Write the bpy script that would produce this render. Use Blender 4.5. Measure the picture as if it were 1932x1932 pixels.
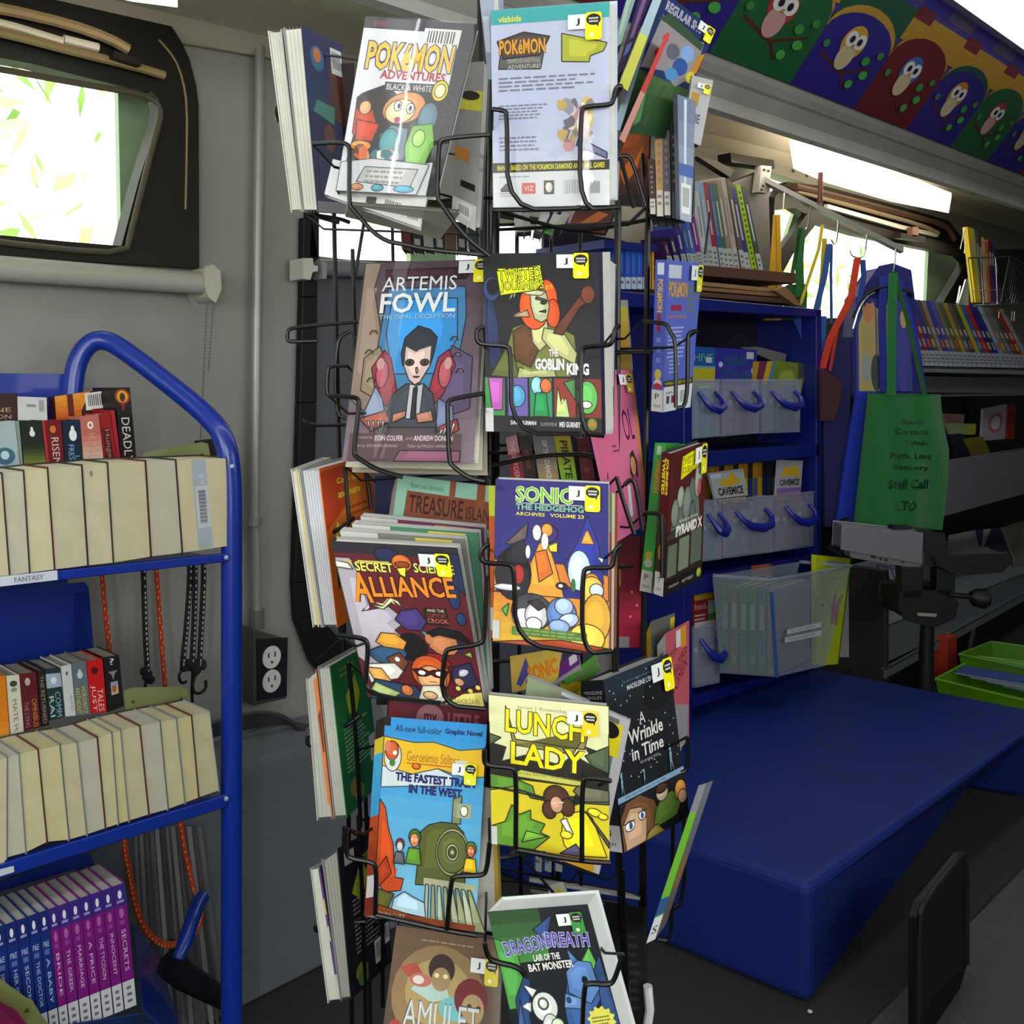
import bpy, bmesh, math, random
import numpy as np
from mathutils import Vector
for o in list(bpy.data.objects): bpy.data.objects.remove(o)
SC = bpy.context.scene
COL = SC.collection
# ---------------------------------------------------------------- camera
F, CX, CY, ANG, H = 1823.0, 966.0, 745.0, math.radians(43.6), 1.4
VIEW = Vector((math.cos(ANG), math.sin(ANG), 0)); RIGHT = Vector((math.sin(ANG), -math.cos(ANG), 0)); UP = Vector((0, 0, 1))
CAM = Vector((0, 0, H))
cd = bpy.data.cameras.new('camera'); cam = bpy.data.objects.new('camera', cd); COL.objects.link(cam)
cam.location = CAM; cam.rotation_euler = (math.pi/2, 0, ANG - math.pi/2)
cd.sensor_width = 36; cd.lens = F/1932*36; cd.shift_y = -(966-CY)/1932; cd.clip_start = .02
SC.camera = cam
# ---------------------------------------------------------------- world, exposure, large lights
w = bpy.data.worlds.new('sky'); SC.world = w; w.use_nodes = True
nt = w.node_tree; nt.nodes.clear()
bg = nt.nodes.new('ShaderNodeBackground'); ow = nt.nodes.new('ShaderNodeOutputWorld')
bg.inputs[0].default_value = (.96, 1, .9, 1); bg.inputs[1].default_value = 3.4
nt.links.new(bg.outputs[0], ow.inputs[0])
SC.view_settings.view_transform = 'Standard'; SC.view_settings.look = 'None'
SC.view_settings.exposure = -0.14; SC.view_settings.gamma = 1; SC.view_settings.use_curve_mapping = False
def area(name, loc, rot, sx, sy, power, col):
    l = bpy.data.lights.new(name, 'AREA'); l.shape = 'RECTANGLE'; l.size = sx; l.size_y = sy; l.energy = power; l.color = col
    o = bpy.data.objects.new(name, l); o.location = loc; o.rotation_euler = rot; COL.objects.link(o); return o
# ceiling fluorescent above the aisle, cove strip above the windows, daylight through the windows behind the viewer
area('aisle_light', (1.4, .95, 2.50), (0, 0, 0), 5.5, .12, 6.5, (.93, .96, 1))
area('cove_light', (3.2, 1.98, 2.36), (math.radians(-18), 0, 0), 6.0, .06, 13, (1, .84, .58))
area('daylight_side', (.35, -1.12, 1.75), (math.radians(90), 0, 0), 2.4, .75, 19, (.94, .98, 1))
area('daylight_front', (-1.45, .6, 1.8), (math.radians(90), 0, math.radians(-90)), 1.5, .8, 9, (.94, .98, 1))
# added narrow lamp behind the viewer, gives the clear jackets a glare streak
_d = area('added_streak_light', (-.92, -.80, 1.55), (math.radians(90), 0, math.radians(-46)), 0.09, 1.6, 15, (.97, .99, 1))
# ---------------------------------------------------------------- pixel of the photograph -> point of the room
def ray(px, py): return VIEW + RIGHT*((px-CX)/F) - UP*((py-CY)/F)
def P(px, py, d): return CAM + ray(px, py)*d
def PY(px, py, y): r = ray(px, py); return CAM + r*(y/r.y)
def PZ(px, py, z): r = ray(px, py); return CAM + r*((z-H)/r.z)
def lin(c):
    if isinstance(c, str):
        c = c.lstrip('#'); c = c if len(c) == 6 else c*2; c = tuple(int(c[i:i+2], 16) for i in (0, 2, 4))
    return tuple((v/255/12.92 if v/255 <= .04045 else ((v/255+.055)/1.055)**2.4) for v in c) + (1,)
# ---------------------------------------------------------------- materials (base colour = the thing's own colour attribute)
def mat(name, rough=.5, metal=0, noise=0.06, nscale=60, bump=0, bscale=200, coat=0, trans=0, spec=.5, alpha=1, sheen=0):
    m = bpy.data.materials.new(name); m.use_nodes = True; n = m.node_tree.nodes; L = m.node_tree.links
    b = n['Principled BSDF']; b.inputs['Roughness'].default_value = rough; b.inputs['Metallic'].default_value = metal
    b.inputs['Coat Weight'].default_value = coat; b.inputs['Coat Roughness'].default_value = .06
    b.inputs['Specular IOR Level'].default_value = spec; b.inputs['Sheen Weight'].default_value = sheen
    at = n.new('ShaderNodeAttribute'); at.attribute_name = 'Col'
    tc = n.new('ShaderNodeTexCoord'); ns = n.new('ShaderNodeTexNoise'); ns.inputs['Scale'].default_value = nscale; ns.inputs['Detail'].default_value = 3
    L.new(tc.outputs['Object'], ns.inputs['Vector'])
    mr = n.new('ShaderNodeMapRange'); mr.inputs['To Min'].default_value = 1-noise*2; mr.inputs['To Max'].default_value = 1+noise*2
    L.new(ns.outputs['Fac'], mr.inputs['Value'])
    vm = n.new('ShaderNodeVectorMath'); vm.operation = 'SCALE'
    L.new(at.outputs['Color'], vm.inputs[0]); L.new(mr.outputs[0], vm.inputs['Scale']); L.new(vm.outputs[0], b.inputs['Base Color'])
    if bump:
        n2 = n.new('ShaderNodeTexNoise'); n2.inputs['Scale'].default_value = bscale; L.new(tc.outputs['Object'], n2.inputs['Vector'])
        bp = n.new('ShaderNodeBump'); bp.inputs['Strength'].default_value = bump; bp.inputs['Distance'].default_value = .01
        L.new(n2.outputs['Fac'], bp.inputs['Height']); L.new(bp.outputs[0], b.inputs['Normal'])
    if alpha < 1: b.inputs['Alpha'].default_value = alpha
    if trans: b.inputs['Transmission Weight'].default_value = trans
    return m
def emis(name, col, s):
    m = bpy.data.materials.new(name); m.use_nodes = True; b = m.node_tree.nodes['Principled BSDF']
    b.inputs['Emission Color'].default_value = col; b.inputs['Emission Strength'].default_value = s; return m
M = dict(
 printed=mat('printed_cover', .5, noise=.04, nscale=90, coat=.08, spec=.25),
 gloss=mat('laminated_cover', .5, noise=.03, nscale=90, coat=.1, spec=.25),
 paper=mat('paper_pages', .85, noise=.07, nscale=25, bump=.15, bscale=900),
 matte=mat('matte_card', .7, noise=.1, nscale=14),
 blue=mat('blue_enamel', .32, noise=.04, nscale=30, coat=.3),
 metal=mat('grey_metal', .38, metal=.3, noise=.06, nscale=20),
 wire=mat('black_wire', .35, noise=.05, spec=.35),
 chrome=mat('bright_wire', .22, metal=1, noise=.02),
 wall=mat('wall_vinyl', .55, noise=.05, nscale=9, bump=.06, bscale=450),
 duct=mat('brushed_duct', .42, metal=.15, noise=.12, nscale=6),
 rubber=mat('black_rubber', .5, noise=.08, nscale=40, spec=.3),
 fabric=mat('woven_fabric', .9, noise=.1, nscale=160, bump=.5, bscale=700, sheen=.2),
 vinyl=mat('seat_vinyl', .55, noise=.1, nscale=8, bump=.12, bscale=600, spec=.25),
 carpet=mat('floor_carpet', .95, noise=.25, nscale=220, bump=.7, bscale=500),
 plastic=mat('plastic', .35, noise=.04, nscale=30),
 clear=mat('frosted_clear_plastic', .3, noise=.05, nscale=14, alpha=.32),
 rope=mat('braided_rope', .8, noise=.3, nscale=240, bump=.6, bscale=400),
 card=mat('corrugated_card', .85, noise=.12, nscale=35),
 leaf=mat('leaves', .7, noise=.3, nscale=5),
 lamp_c=emis('lamp_cool', (.9, .96, 1, 1), 3.2), lamp_w=emis('lamp_warm', (1, .93, .76, 1), 3.4))
def glassmat():
    m = bpy.data.materials.new('window_glass'); m.use_nodes = True; n = m.node_tree.nodes; L = m.node_tree.links; n.clear()
    o = n.new('ShaderNodeOutputMaterial'); mx = n.new('ShaderNodeMixShader'); t = n.new('ShaderNodeBsdfTransparent'); g = n.new('ShaderNodeBsdfGlossy')
    t.inputs[0].default_value = (.93, .98, .93, 1); g.inputs['Roughness'].default_value = .03; mx.inputs[0].default_value = .06
    L.new(t.outputs[0], mx.inputs[1]); L.new(g.outputs[0], mx.inputs[2]); L.new(mx.outputs[0], o.inputs[0]); return m
M['glass'] = glassmat()
def jacketmat():
    m = bpy.data.materials.new('clear_jacket'); m.use_nodes = True; n = m.node_tree.nodes; L = m.node_tree.links; n.clear()
    o = n.new('ShaderNodeOutputMaterial'); mx = n.new('ShaderNodeMixShader'); t = n.new('ShaderNodeBsdfTransparent'); g = n.new('ShaderNodeBsdfGlossy'); f = n.new('ShaderNodeFresnel')
    g.inputs['Roughness'].default_value = .05; f.inputs[0].default_value = 1.5
    tc = n.new('ShaderNodeTexCoord'); ns = n.new('ShaderNodeTexNoise'); ns.inputs['Scale'].default_value = 22; bp = n.new('ShaderNodeBump'); bp.inputs['Strength'].default_value = .06; bp.inputs['Distance'].default_value = .01
    L.new(tc.outputs['Object'], ns.inputs['Vector']); L.new(ns.outputs['Fac'], bp.inputs['Height']); L.new(bp.outputs[0], g.inputs['Normal'])
    mu = n.new('ShaderNodeMath'); mu.operation = 'MULTIPLY'; mu.inputs[1].default_value = .6; L.new(f.outputs[0], mu.inputs[0]); L.new(mu.outputs[0], mx.inputs[0]); L.new(t.outputs[0], mx.inputs[1]); L.new(g.outputs[0], mx.inputs[2]); L.new(mx.outputs[0], o.inputs[0]); return m
M['jacket'] = jacketmat()
def jacket(b):          # slightly bowed clear laminate over a front cover
    def f(pt, n, root, asp):
        N = 24; vs = []; fs = []
        for i in range(N+1):
            u = i/N; o = .0052+b*math.sin(math.pi*u)
            vs += [pt(u, .002, 0)+n*o, pt(u, .998, 0)+n*o]
        for i in range(N): fs.append((2*i, 2*i+2, 2*i+3, 2*i+1))
        mb = MB(); mb.mesh(vs, fs, '#ffffff'); ob = mb.build('clear_jacket', 'jacket', root); ob.data.shade_smooth()
    return f
# ---------------------------------------------------------------- mesh builder
ORG = {}
def rnd_path(pts, k=2):
    pts = [Vector(p) for p in pts]
    for _ in range(k):
        if len(pts) < 3: return pts
        q = [pts[0]]
        for a, b in zip(pts[:-1], pts[1:]): q += [a.lerp(b, .25), a.lerp(b, .75)]
        q.append(pts[-1]); pts = q
    return pts
class MB:
    def __init__(s): s.v = []; s.f = []; s.c = []
    def poly(s, pts, c):
        i = len(s.v); s.v += [Vector(p) for p in pts]; s.f.append(tuple(range(i, i+len(pts)))); s.c.append(lin(c)); return s
    def mesh(s, vs, fs, c):
        i = len(s.v); s.v += [Vector(p) for p in vs]; c = lin(c)
        for f in fs: s.f.append(tuple(i+k for k in f)); s.c.append(c)
        return s
    def hexa(s, p, c):      # 8 corners: 4 of one side, 4 of the other
        return s.mesh(p, [(0,1,2,3),(7,6,5,4),(0,4,5,1),(1,5,6,2),(2,6,7,3),(3,7,4,0)], c)
    def box(s, a, b, c):
        (x0,y0,z0),(x1,y1,z1) = a, b
        return s.hexa([(x0,y0,z0),(x1,y0,z0),(x1,y1,z0),(x0,y1,z0),(x0,y0,z1),(x1,y0,z1),(x1,y1,z1),(x0,y1,z1)], c)
    def slab(s, quad, off, c):
        off = Vector(off)
        if len(quad) != 4: return s.prism(quad, off, c)
        return s.hexa([Vector(q) for q in quad]+[Vector(q)+off for q in quad], c)
    def prism(s, pts, off, c):
        pts = [Vector(p) for p in pts]; off = Vector(off); n = len(pts)
        return s.mesh(pts+[p+off for p in pts], [tuple(range(n)), tuple(range(2*n-1, n-1, -1))]+[(i, (i+1)%n, n+(i+1)%n, n+i) for i in range(n)], c)
    def tube(s, pts, r, c, n=8, k=0):
        pts = rnd_path(pts, k) if k else [Vector(p) for p in pts]
        vs = []; m = len(pts); prev = None
        for i, p in enumerate(pts):
            t = (pts[min(i+1, m-1)]-pts[max(i-1, 0)]).normalized()
            if prev is None: a = t.orthogonal().normalized()
            else: a = (prev - t*prev.dot(t)); a = a.normalized() if a.length > 1e-6 else t.orthogonal().normalized()
            prev = a; b = t.cross(a)
            rr = r[i] if isinstance(r, (list, tuple)) else r
            vs += [p + (a*math.cos(2*math.pi*j/n)+b*math.sin(2*math.pi*j/n))*rr for j in range(n)]
        fs = [(i*n+j, i*n+(j+1)%n, (i+1)*n+(j+1)%n, (i+1)*n+j) for i in range(m-1) for j in range(n)]
        fs += [tuple(range(n-1, -1, -1)), tuple((m-1)*n+j for j in range(n))]
        return s.mesh(vs, fs, c)
    def ball(s, c0, r, c, n=10):
        c0 = Vector(c0); r = (r, r, r) if not isinstance(r, (tuple, list)) else r
        vs = []; fs = []
        for i in range(n+1):
            for j in range(n*2):
                th = math.pi*i/n; ph = math.pi*j/n
                vs.append(c0+Vector((r[0]*math.sin(th)*math.cos(ph), r[1]*math.sin(th)*math.sin(ph), r[2]*math.cos(th))))
        for i in range(n):
            for j in range(n*2): fs.append((i*2*n+j, (i+1)*2*n+j, (i+1)*2*n+(j+1)%(2*n), i*2*n+(j+1)%(2*n)))
        return s.mesh(vs, fs, c)
    def build(s, name, m, parent=None, smooth=False, bevel=0, origin=None, **props):
        if origin is None:
            if parent is not None: origin = ORG[parent.name]
            elif s.v:
                origin = Vector((sum(v.x for v in s.v)/len(s.v), sum(v.y for v in s.v)/len(s.v), min(v.z for v in s.v)))
            else: origin = Vector()
        me = bpy.data.meshes.new(name); me.from_pydata([v-origin for v in s.v], [], s.f)
        at = me.attributes.new('Col', 'FLOAT_COLOR', 'CORNER')
        data = np.empty((len(me.loops), 4), 'f'); k = 0
        for f, c in zip(s.f, s.c): data[k:k+len(f)] = c; k += len(f)
        at.data.foreach_set('color', data.ravel())
        me.materials.append(M[m]); ob = bpy.data.objects.new(name, me); COL.objects.link(ob)
        if smooth:
            me.shade_smooth() if hasattr(me, 'shade_smooth') else None
            md = ob.modifiers.new('es', 'EDGE_SPLIT'); md.split_angle = math.radians(38)
        if bevel:
            md = ob.modifiers.new('bv', 'BEVEL'); md.width = bevel; md.segments = 3; md.limit_method = 'ANGLE'; md.angle_limit = math.radians(40)
        if parent is None: ob.location = origin
        else: ob.parent = parent
        ORG[ob.name] = origin
        for a, b in props.items(): ob[a] = b
        return ob
def thing(name, label, cat, loc, group=None):
    o = bpy.data.objects.new(name, None); COL.objects.link(o); o.location = loc; o.empty_display_size = .05
    ORG[o.name] = Vector(loc); o['label'] = label; o['category'] = cat
    if group: o['group'] = group
    return o
def T(mb, name, m, label, cat, group=None, **k):
    o = mb.build(name, m, **k); o['label'] = label; o['category'] = cat
    if group: o['group'] = group
    return o
def S(mb, name, m, **k): o = mb.build(name, m, **k); o['kind'] = 'structure'; return o
# ---------------------------------------------------------------- lettering and printed art
_tx = {}
def text_polys(s, bold=0):
    key = (s, bold)
    if key not in _tx:
        cu = bpy.data.curves.new('t', 'FONT'); cu.body = s; cu.resolution_u = 2; cu.offset = bold
        ob = bpy.data.objects.new('t', cu); COL.objects.link(ob)
        me = bpy.data.meshes.new_from_object(ob)
        vs = [(v.co.x, v.co.y) for v in me.vertices]; fs = [tuple(p.vertices) for p in me.polygons]
        bpy.data.objects.remove(ob); bpy.data.curves.remove(cu); bpy.data.meshes.remove(me)
        if vs:
            x0 = min(v[0] for v in vs); x1 = max(v[0] for v in vs); y0 = min(v[1] for v in vs); y1 = max(v[1] for v in vs)
            vs = [((x-x0)/(x1-x0), (y-y0)/(y1-y0)) for x, y in vs]
        _tx[key] = (vs, fs)
    return _tx[key]
def hx(c, f): return '#'+''.join('%02x' % max(0, min(255, int(int(c[i:i+2], 16)*f))) for i in (1, 3, 5))
def inkline(q, pts, col, asp, ink):          # drawn outline and a lighter inner patch, as printed cartoon art has
    if len(col) < 7: return
    n = len(pts); cx = sum(p[0] for p in pts)/n; cy = sum(p[1] for p in pts)/n
    size = max(p[0] for p in pts)-min(p[0] for p in pts)
    if size > .07 and size < .6: q([(cx+(x-cx)*.62-.012, cy+(y-cy)*.62+.012*asp) for x, y in pts], hx(col, 1.13))
    w = ink; dc = hx(col, .28)
    for (x0, y0), (x1, y1) in zip(pts, pts[1:]+pts[:1]):
        dx, dy = (x1-x0), (y1-y0)/asp; L = math.hypot(dx, dy)
        if L < 1e-5: continue
        nx, ny = -dy/L*w, dx/L*w*asp
        q([(x0+nx, y0+ny), (x0-nx, y0-ny), (x1-nx, y1-ny), (x1+nx, y1+ny)], dc)
def art(mb, pt, items, base=.0002, step=.00002, asp=.67, ink=0):
    """items are drawn on the face pt(u, v, out); later items lie on top"""
    k = base
    for it in items:
        t = it[0]; k += step; q = lambda pts, c: mb.poly([pt(u, v, k) for u, v in pts], c)
        if t == 'r': _, a, b, c, d, col = it; q([(a,b),(c,b),(c,d),(a,d)], col)
        elif t == 'p':
            q(it[1], it[2])
            if ink: k += step; inkline(q, it[1], it[2], asp, ink); k += step
        elif t == 'e':
            cu, cv, ru, rv, col = it[1:6]; ro = math.radians(it[6]) if len(it) > 6 else 0; pts = []
            for j in range(20):
                x = ru*math.cos(math.pi*j/10)/asp*asp; y = rv*math.sin(math.pi*j/10)
                X = x*math.cos(ro)-y/asp*math.sin(ro)*1; Y = x*asp*math.sin(ro)+y*math.cos(ro)
                pts.append((cu+X, cv+Y))
            q(pts, col)
            if ink and ru > .03: k += step; inkline(q, pts, col, asp, ink); k += step
        elif t == 't':
            _, s, a, b, ww, hh, col = it[:7]; ro = it[7] if len(it) > 7 else 0; bold = it[8] if len(it) > 8 else 0
            vs, fs = text_polys(s, bold); out = []
            for x, y in vs:
                if ro == -90: u, v = a+y*ww, b+hh-x*hh
                elif ro == 90: u, v = a+ww-y*ww, b+x*hh
                else:
                    X = (x-.5)*ww; Y = (y-.5)*hh; r = math.radians(ro)
                    u = a+ww/2+X*math.cos(r)-Y/asp*math.sin(r); v = b+hh/2+X*asp*math.sin(r)+Y*math.cos(r)
                out.append(pt(u, v, k))
            mb.mesh(out, fs, col)
        elif t == 'n':      # lines of small print too small to read
            _, a, b, c, d, rows, col = it; rg = random.Random(int(a*977+b*131+rows))
            for i in range(rows):
                y = d-(i+.5)*(d-b)/rows; h = (d-b)/rows*.22; x = a; e = c-(c-a)*rg.random()*.25
                while x < e:
                    l = min(e-x, (c-a)*(.05+.09*rg.random())); q([(x,y-h),(x+l,y-h),(x+l,y+h),(x,y+h)], col); x += l+(c-a)*.025
        elif t == 'b':      # barcode
            _, a, b, c, d = it[:5]; q([(a,b),(c,b),(c,d),(a,d)], '#d8d8d4'); k += step; x = a+(c-a)*.12; rg = random.Random(5)
            while x < c-(c-a)*.12:
                l = (c-a)*(.012+.03*rg.random()); q([(x,b+(d-b)*.22),(x+l,b+(d-b)*.22),(x+l,d-(d-b)*.12),(x,d-(d-b)*.12)], '#333333'); x += l*2.1
        elif t == 'g':      # printed colour graduation in bands
            _, a, b, c, d, c0, c1, n = it[:8]
            A = [int(c0[i:i+2], 16) for i in (1,3,5)]; B = [int(c1[i:i+2], 16) for i in (1,3,5)]
            for i in range(n):
                f = i/(n-1); col = tuple(x+(y-x)*f for x, y in zip(A, B)); y0 = b+(d-b)*i/n; y1 = b+(d-b)*(i+1)/n
                q([(a,y0),(c,y0),(c,y1),(a,y1)], col)
        elif t == 's':      # busy artwork as small printed patches
            _, a, b, c, d, n, sz, cols, seed = it; rg = random.Random(seed)
            for i in range(n):
                cu = a+sz+(c-a-2*sz)*rg.random(); cv = b+sz*.7+(d-b-1.4*sz)*rg.random(); m = rg.randint(5, 8); ph = rg.random()*6
                q([(cu+sz*(.5+.5*rg.random())*math.cos(ph+2*math.pi*j/m), cv+sz*.7*(.5+.5*rg.random())*math.sin(ph+2*math.pi*j/m)) for j in range(m)], cols[i % len(cols)])
                k += step*.25
        elif t == 'star':
            _, cu, cv, r0, r1, n, col = it
            q([(cu+(r0 if j % 2 else r1)*math.cos(math.pi*j/n), cv+(r0 if j % 2 else r1)*asp*math.sin(math.pi*j/n)) for j in range(2*n)], col)
def fig(u, v, s, skin, hair, top, acc='#222222', asp=.67):      # a small generic drawn figure: head, hair, eyes, shoulders
    return [('p', [(u-s*1.1, v-s*2.6*asp), (u+s*1.1, v-s*2.6*asp), (u+s*.75, v-s*.9*asp), (u-s*.75, v-s*.9*asp)], top),
            ('e', u, v+s*.25*asp, s*.82, s*.85*asp, hair), ('e', u, v-s*.05*asp, s*.62, s*.72*asp, skin),
            ('e', u-s*.24, v, s*.13, s*.12*asp, '#f4f4f0'), ('e', u+s*.24, v, s*.13, s*.12*asp, '#f4f4f0'),
            ('e', u-s*.22, v, s*.06, s*.07*asp, acc), ('e', u+s*.22, v, s*.06, s*.07*asp, acc),
            ('r', u-s*.15, v-s*.42*asp, u+s*.15, v-s*.36*asp, acc)]
def title(s, a, b, ww, hh, col, out='#111111', ro=0, o=.035, b0=.02):   # outlined lettering
    e = ww*.012
    return [('t', s, a-e, b-e*.7, ww+2*e, hh+1.4*e, out, ro, b0+o), ('t', s, a, b, ww, hh, col, ro, b0)]
# ---------------------------------------------------------------- quads and books
def quad3(px4, d, prior=(1, 1, 1), reg=.12):
    """depths of TL, TR, BR (BL at d) that make the outline of a flat rectangle"""
    r = [ray(*p) for p in px4]            # TL TR BR BL
    x = np.array([d*p for p in prior]); x0 = x.copy()
    def res(x):
        a, b, c, e = r[0]*x[0], r[1]*x[1], r[2]*x[2], r[3]*d
        pl = a-b+c-e; h = (a-e); ww = (c-e)
        o = h.normalized().dot(ww.normalized())*.12*min(h.length, ww.length)
        return np.array([pl.x, pl.y, pl.z, o]+list((x-x0)*reg))
    for _ in range(12):
        f = res(x); J = np.zeros((len(f), 3))
        for i in range(3):
            y = x.copy(); y[i] += 1e-4; J[:, i] = (res(y)-f)/1e-4
        x = x - np.linalg.lstsq(J, f, rcond=None)[0]
    a, b, c = CAM+r[0]*x[0], CAM+r[2]*x[2], CAM+r[3]*d
    n = (a-c).cross(b-c)                   # keep the face perfectly flat
    return [a, CAM+r[1]*((c-CAM).dot(n)/r[1].dot(n)), b, c]
SIDES = {}
def book(name, label, q, back, mode='cover', side='L', cols=('#888888', '#888888', '#888888'), pages='#cfc9b4', items=(), left=(), right=(),
         m='printed', group=None, sticker=None, cat='book', extra=None, pageart=(), top_round=0, bt=.0011):
    """q = TL TR BR BL of the face that looks at the viewer; back = vector to the opposite face; cols = front, spine, back cover colours"""
    TL, TR, BR, BL = [Vector(p) for p in q]; bk = Vector(back)
    def pt(u, v, ww):
        b = BL.lerp(BR, u); t = TL.lerp(TR, u); return b.lerp(t, v)+bk*ww
    n = (BR-BL).cross(TL-BL).normalized()
    W = (BR-BL).length; Dp = bk.length; e = bt/W; g = bt/Dp
    root = thing(name, label, cat, (BL+BR)/2+bk*.5, group)
    c = MB(); p = MB()
    def blk(mb, a, b, col): mb.hexa([pt(*k) for k in ((a[0],a[1],a[2]),(b[0],a[1],a[2]),(b[0],b[1],a[2]),(a[0],b[1],a[2]),(a[0],a[1],b[2]),(b[0],a[1],b[2]),(b[0],b[1],b[2]),(a[0],b[1],b[2]))], col)
    hi = .003/(TL-BL).length
    if mode == 'cover':
        blk(c, (0,0,0), (1,1,g), cols[0]); blk(c, (0,0,1-g), (1,1,1), cols[2])
        if side == 'L': blk(c, (0,0,g), (e,1,1-g), cols[1]); blk(p, (e*1.2,hi,g*1.1), (1-.003/W,1-hi,1-g*1.1), pages)
        else: blk(c, (1-e,0,g), (1,1,1-g), cols[1]); blk(p, (.003/W,hi,g*1.1), (1-e*1.2,1-hi,1-g*1.1), pages)
    else:
        sp = (0, g) if mode == 'spine' else (1-g, 1)
        blk(c, (0,0,0), (e,1,1), cols[2]); blk(c, (1-e,0,0), (1,1,1), cols[0]); blk(c, (e,0,sp[0]), (1-e,1,sp[1]), cols[1])
        if mode == 'spine': blk(p, (e*1.05,hi,g*1.1), (1-e*1.05,1-hi,1-.003/Dp), pages)
        else: blk(p, (e*1.05,hi,.002/Dp), (1-e*1.05,1-hi,1-g*1.1), pages)
    asp = W/(TL-BL).length
    nl = (TL-BL).cross(bk).normalized(); nl = nl if nl.dot(BL-BR) > 0 else -nl
    if items: art(c, lambda u, v, k: pt(u, v, 0)+n*k, items, asp=asp, ink=.0045 if len(items) > 22 else 0)
    if left: art(c, lambda u, v, k: pt(0, v, 1-u)+nl*k, left, asp=Dp/(TL-BL).length)
    if right: art(c, lambda u, v, k: pt(1, v, u)-nl*k, right, asp=Dp/(TL-BL).length)
    if pageart: art(p, lambda u, v, k: pt(u, v, .002/Dp)+n*k, pageart, asp=asp)
    c.build('cover', m, root); p.build('pages', 'paper', root)
    if sticker:
        su, sv, sc = sticker[:3]; s = MB(); hh = sc/asp*asp
        jit = [('r', su, sv-sc*.85*asp, su+sc*1.0, sv, '#dfe2e0'), ('t', 'J', su+sc*.45, sv-sc*.65*asp, sc*.24, sc*.42*asp, '#222222', 0, .03)]
        y = '#f2e400' if len(sticker) < 4 else sticker[3]
        a, b, cc, d = su+sc*1.0, sv-sc*1.5*asp, su+sc*1.95, sv+sc*.08*asp
        jit += [('p', [(a+sc*.1,b),(cc-sc*.1,b),(cc,b+sc*.1*asp),(cc,d-sc*.1*asp),(cc-sc*.1,d),(a+sc*.1,d),(a,d-sc*.1*asp),(a,b+sc*.1*asp)], y),
                ('e', (a+cc)/2, d-sc*.42*asp, sc*.42, sc*.33*asp, '#16161a'), ('p', [(cc-sc*.35,d-sc*.65*asp),(cc-sc*.15,d-sc*.55*asp),(cc-sc*.22,d-sc*.88*asp)], '#16161a'),
                ('r', (a+cc)/2-sc*.28, d-sc*.4*asp, (a+cc)/2+sc*.28, d-sc*.3*asp, '#b8b8b0'), ('r', (a+cc)/2-sc*.26, d-sc*.58*asp, (a+cc)/2+sc*.26, d-sc*.48*asp, '#b8b8b0'),
                ('e', (a+cc)/2-sc*.1, b+sc*.28*asp, sc*.14, sc*.12*asp, '#efefc8')]
        art(s, lambda u, v, k: pt(u, v, 0)+n*k, jit, base=.0046, step=.00005, asp=asp)
        s.build('library_sticker', 'printed', root)
    if extra: extra(pt, n, root, asp)
    return root
def bk_vec(tl3, px, py, dd):     # thickness vector: pixel offset of the far side and how much deeper it is
    r = tl3-CAM; d = r.dot(VIEW); x = CX+F*r.dot(RIGHT)/d; y = CY-F*r.z/d
    return P(x+px, y+py, d+dd)-tl3
# ================================================================ SETTING
W = 2.15                                  # window wall
def pw(x, tab):
    if x <= tab[0][0]: (a, b), (c, d) = tab[0], tab[1]
    else:
        for (a, b), (c, d) in zip(tab[:-1], tab[1:]):
            if x <= c: break
    return b+(d-b)*(x-a)/(c-a)
TOPT = [(0, 2.17), (1.2, 2.24), (3.9, 2.445), (6.4, 2.535), (8.6, 2.6)]
top = lambda x: pw(x, TOPT)
WC = '#8f8d88'
holes = [(-1.0, 1.13, 1.70, 2.19), (1.50, 2.70, 1.77, 1.96), (3.94, 6.5, 1.72, 2.40)]
mb = MB(); xs = [-1.6, -1.0, 1.13, 1.50, 2.70, 3.94, 6.5, 8.6]
for a, b in zip(xs[:-1], xs[1:]):
    h = [q for q in holes if q[0] == a]
    segs = [(0, h[0][2]), (h[0][3], None)] if h else [(0, None)]
    n = max(1, int((b-a)/.6))
    for z0, z1 in segs:
        for i in range(n):
            x0 = a+(b-a)*i/n; x1 = a+(b-a)*(i+1)/n
            za, zb = (z1, z1) if z1 else (top(x0), top(x1))
            mb.hexa([(x0,W,z0),(x1,W,z0),(x1,W+.07,z0),(x0,W+.07,z0),(x0,W,za),(x1,W,zb),(x1,W+.07,zb),(x0,W+.07,za)], WC)
S(mb, 'wall_left', 'wall')
S(MB().box((8.6,-1.3,0), (8.7,2.22,2.9), '#3a3a3a'), 'wall_end', 'wall')
S(MB().box((-1.6,-1.2,0), (8.6,-1.13,1.3), '#8b8983').box((-1.6,-1.2,2.1), (8.6,-1.13,2.9), '#8b8983').box((2.9,-1.2,1.3), (8.6,-1.13,2.1), '#8b8983'), 'wall_right', 'wall')
S(MB().box((-1.67,-1.2,0), (-1.6,2.22,1.2), '#8b8983').box((-1.67,-1.2,2.3), (-1.6,2.22,2.9), '#8b8983').box((-1.67,1.4,1.2), (-1.6,2.22,2.3), '#8b8983'), 'wall_rear', 'wall')
S(MB().box((-1.7,-1.25,-.06), (8.7,2.25,0), '#2c2c2e'), 'floor', 'carpet')
# lighter aisle mat along the floor (its edge runs to the lower right)
a, b, c = PZ(1647, 1932, .004), PZ(1932, 1641, .004), PZ(1560, 2020, .004)
dirv = (b-a).normalized(); p0 = a-dirv*1.2; p1 = b+dirv*1.2; offy = Vector((0, -1.3, 0))
mb = MB().prism([p0, p1, p1+offy, p0+offy], (0, 0, .006), '#4a4a4c')
S(mb, 'trim_1', 'carpet')
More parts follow.
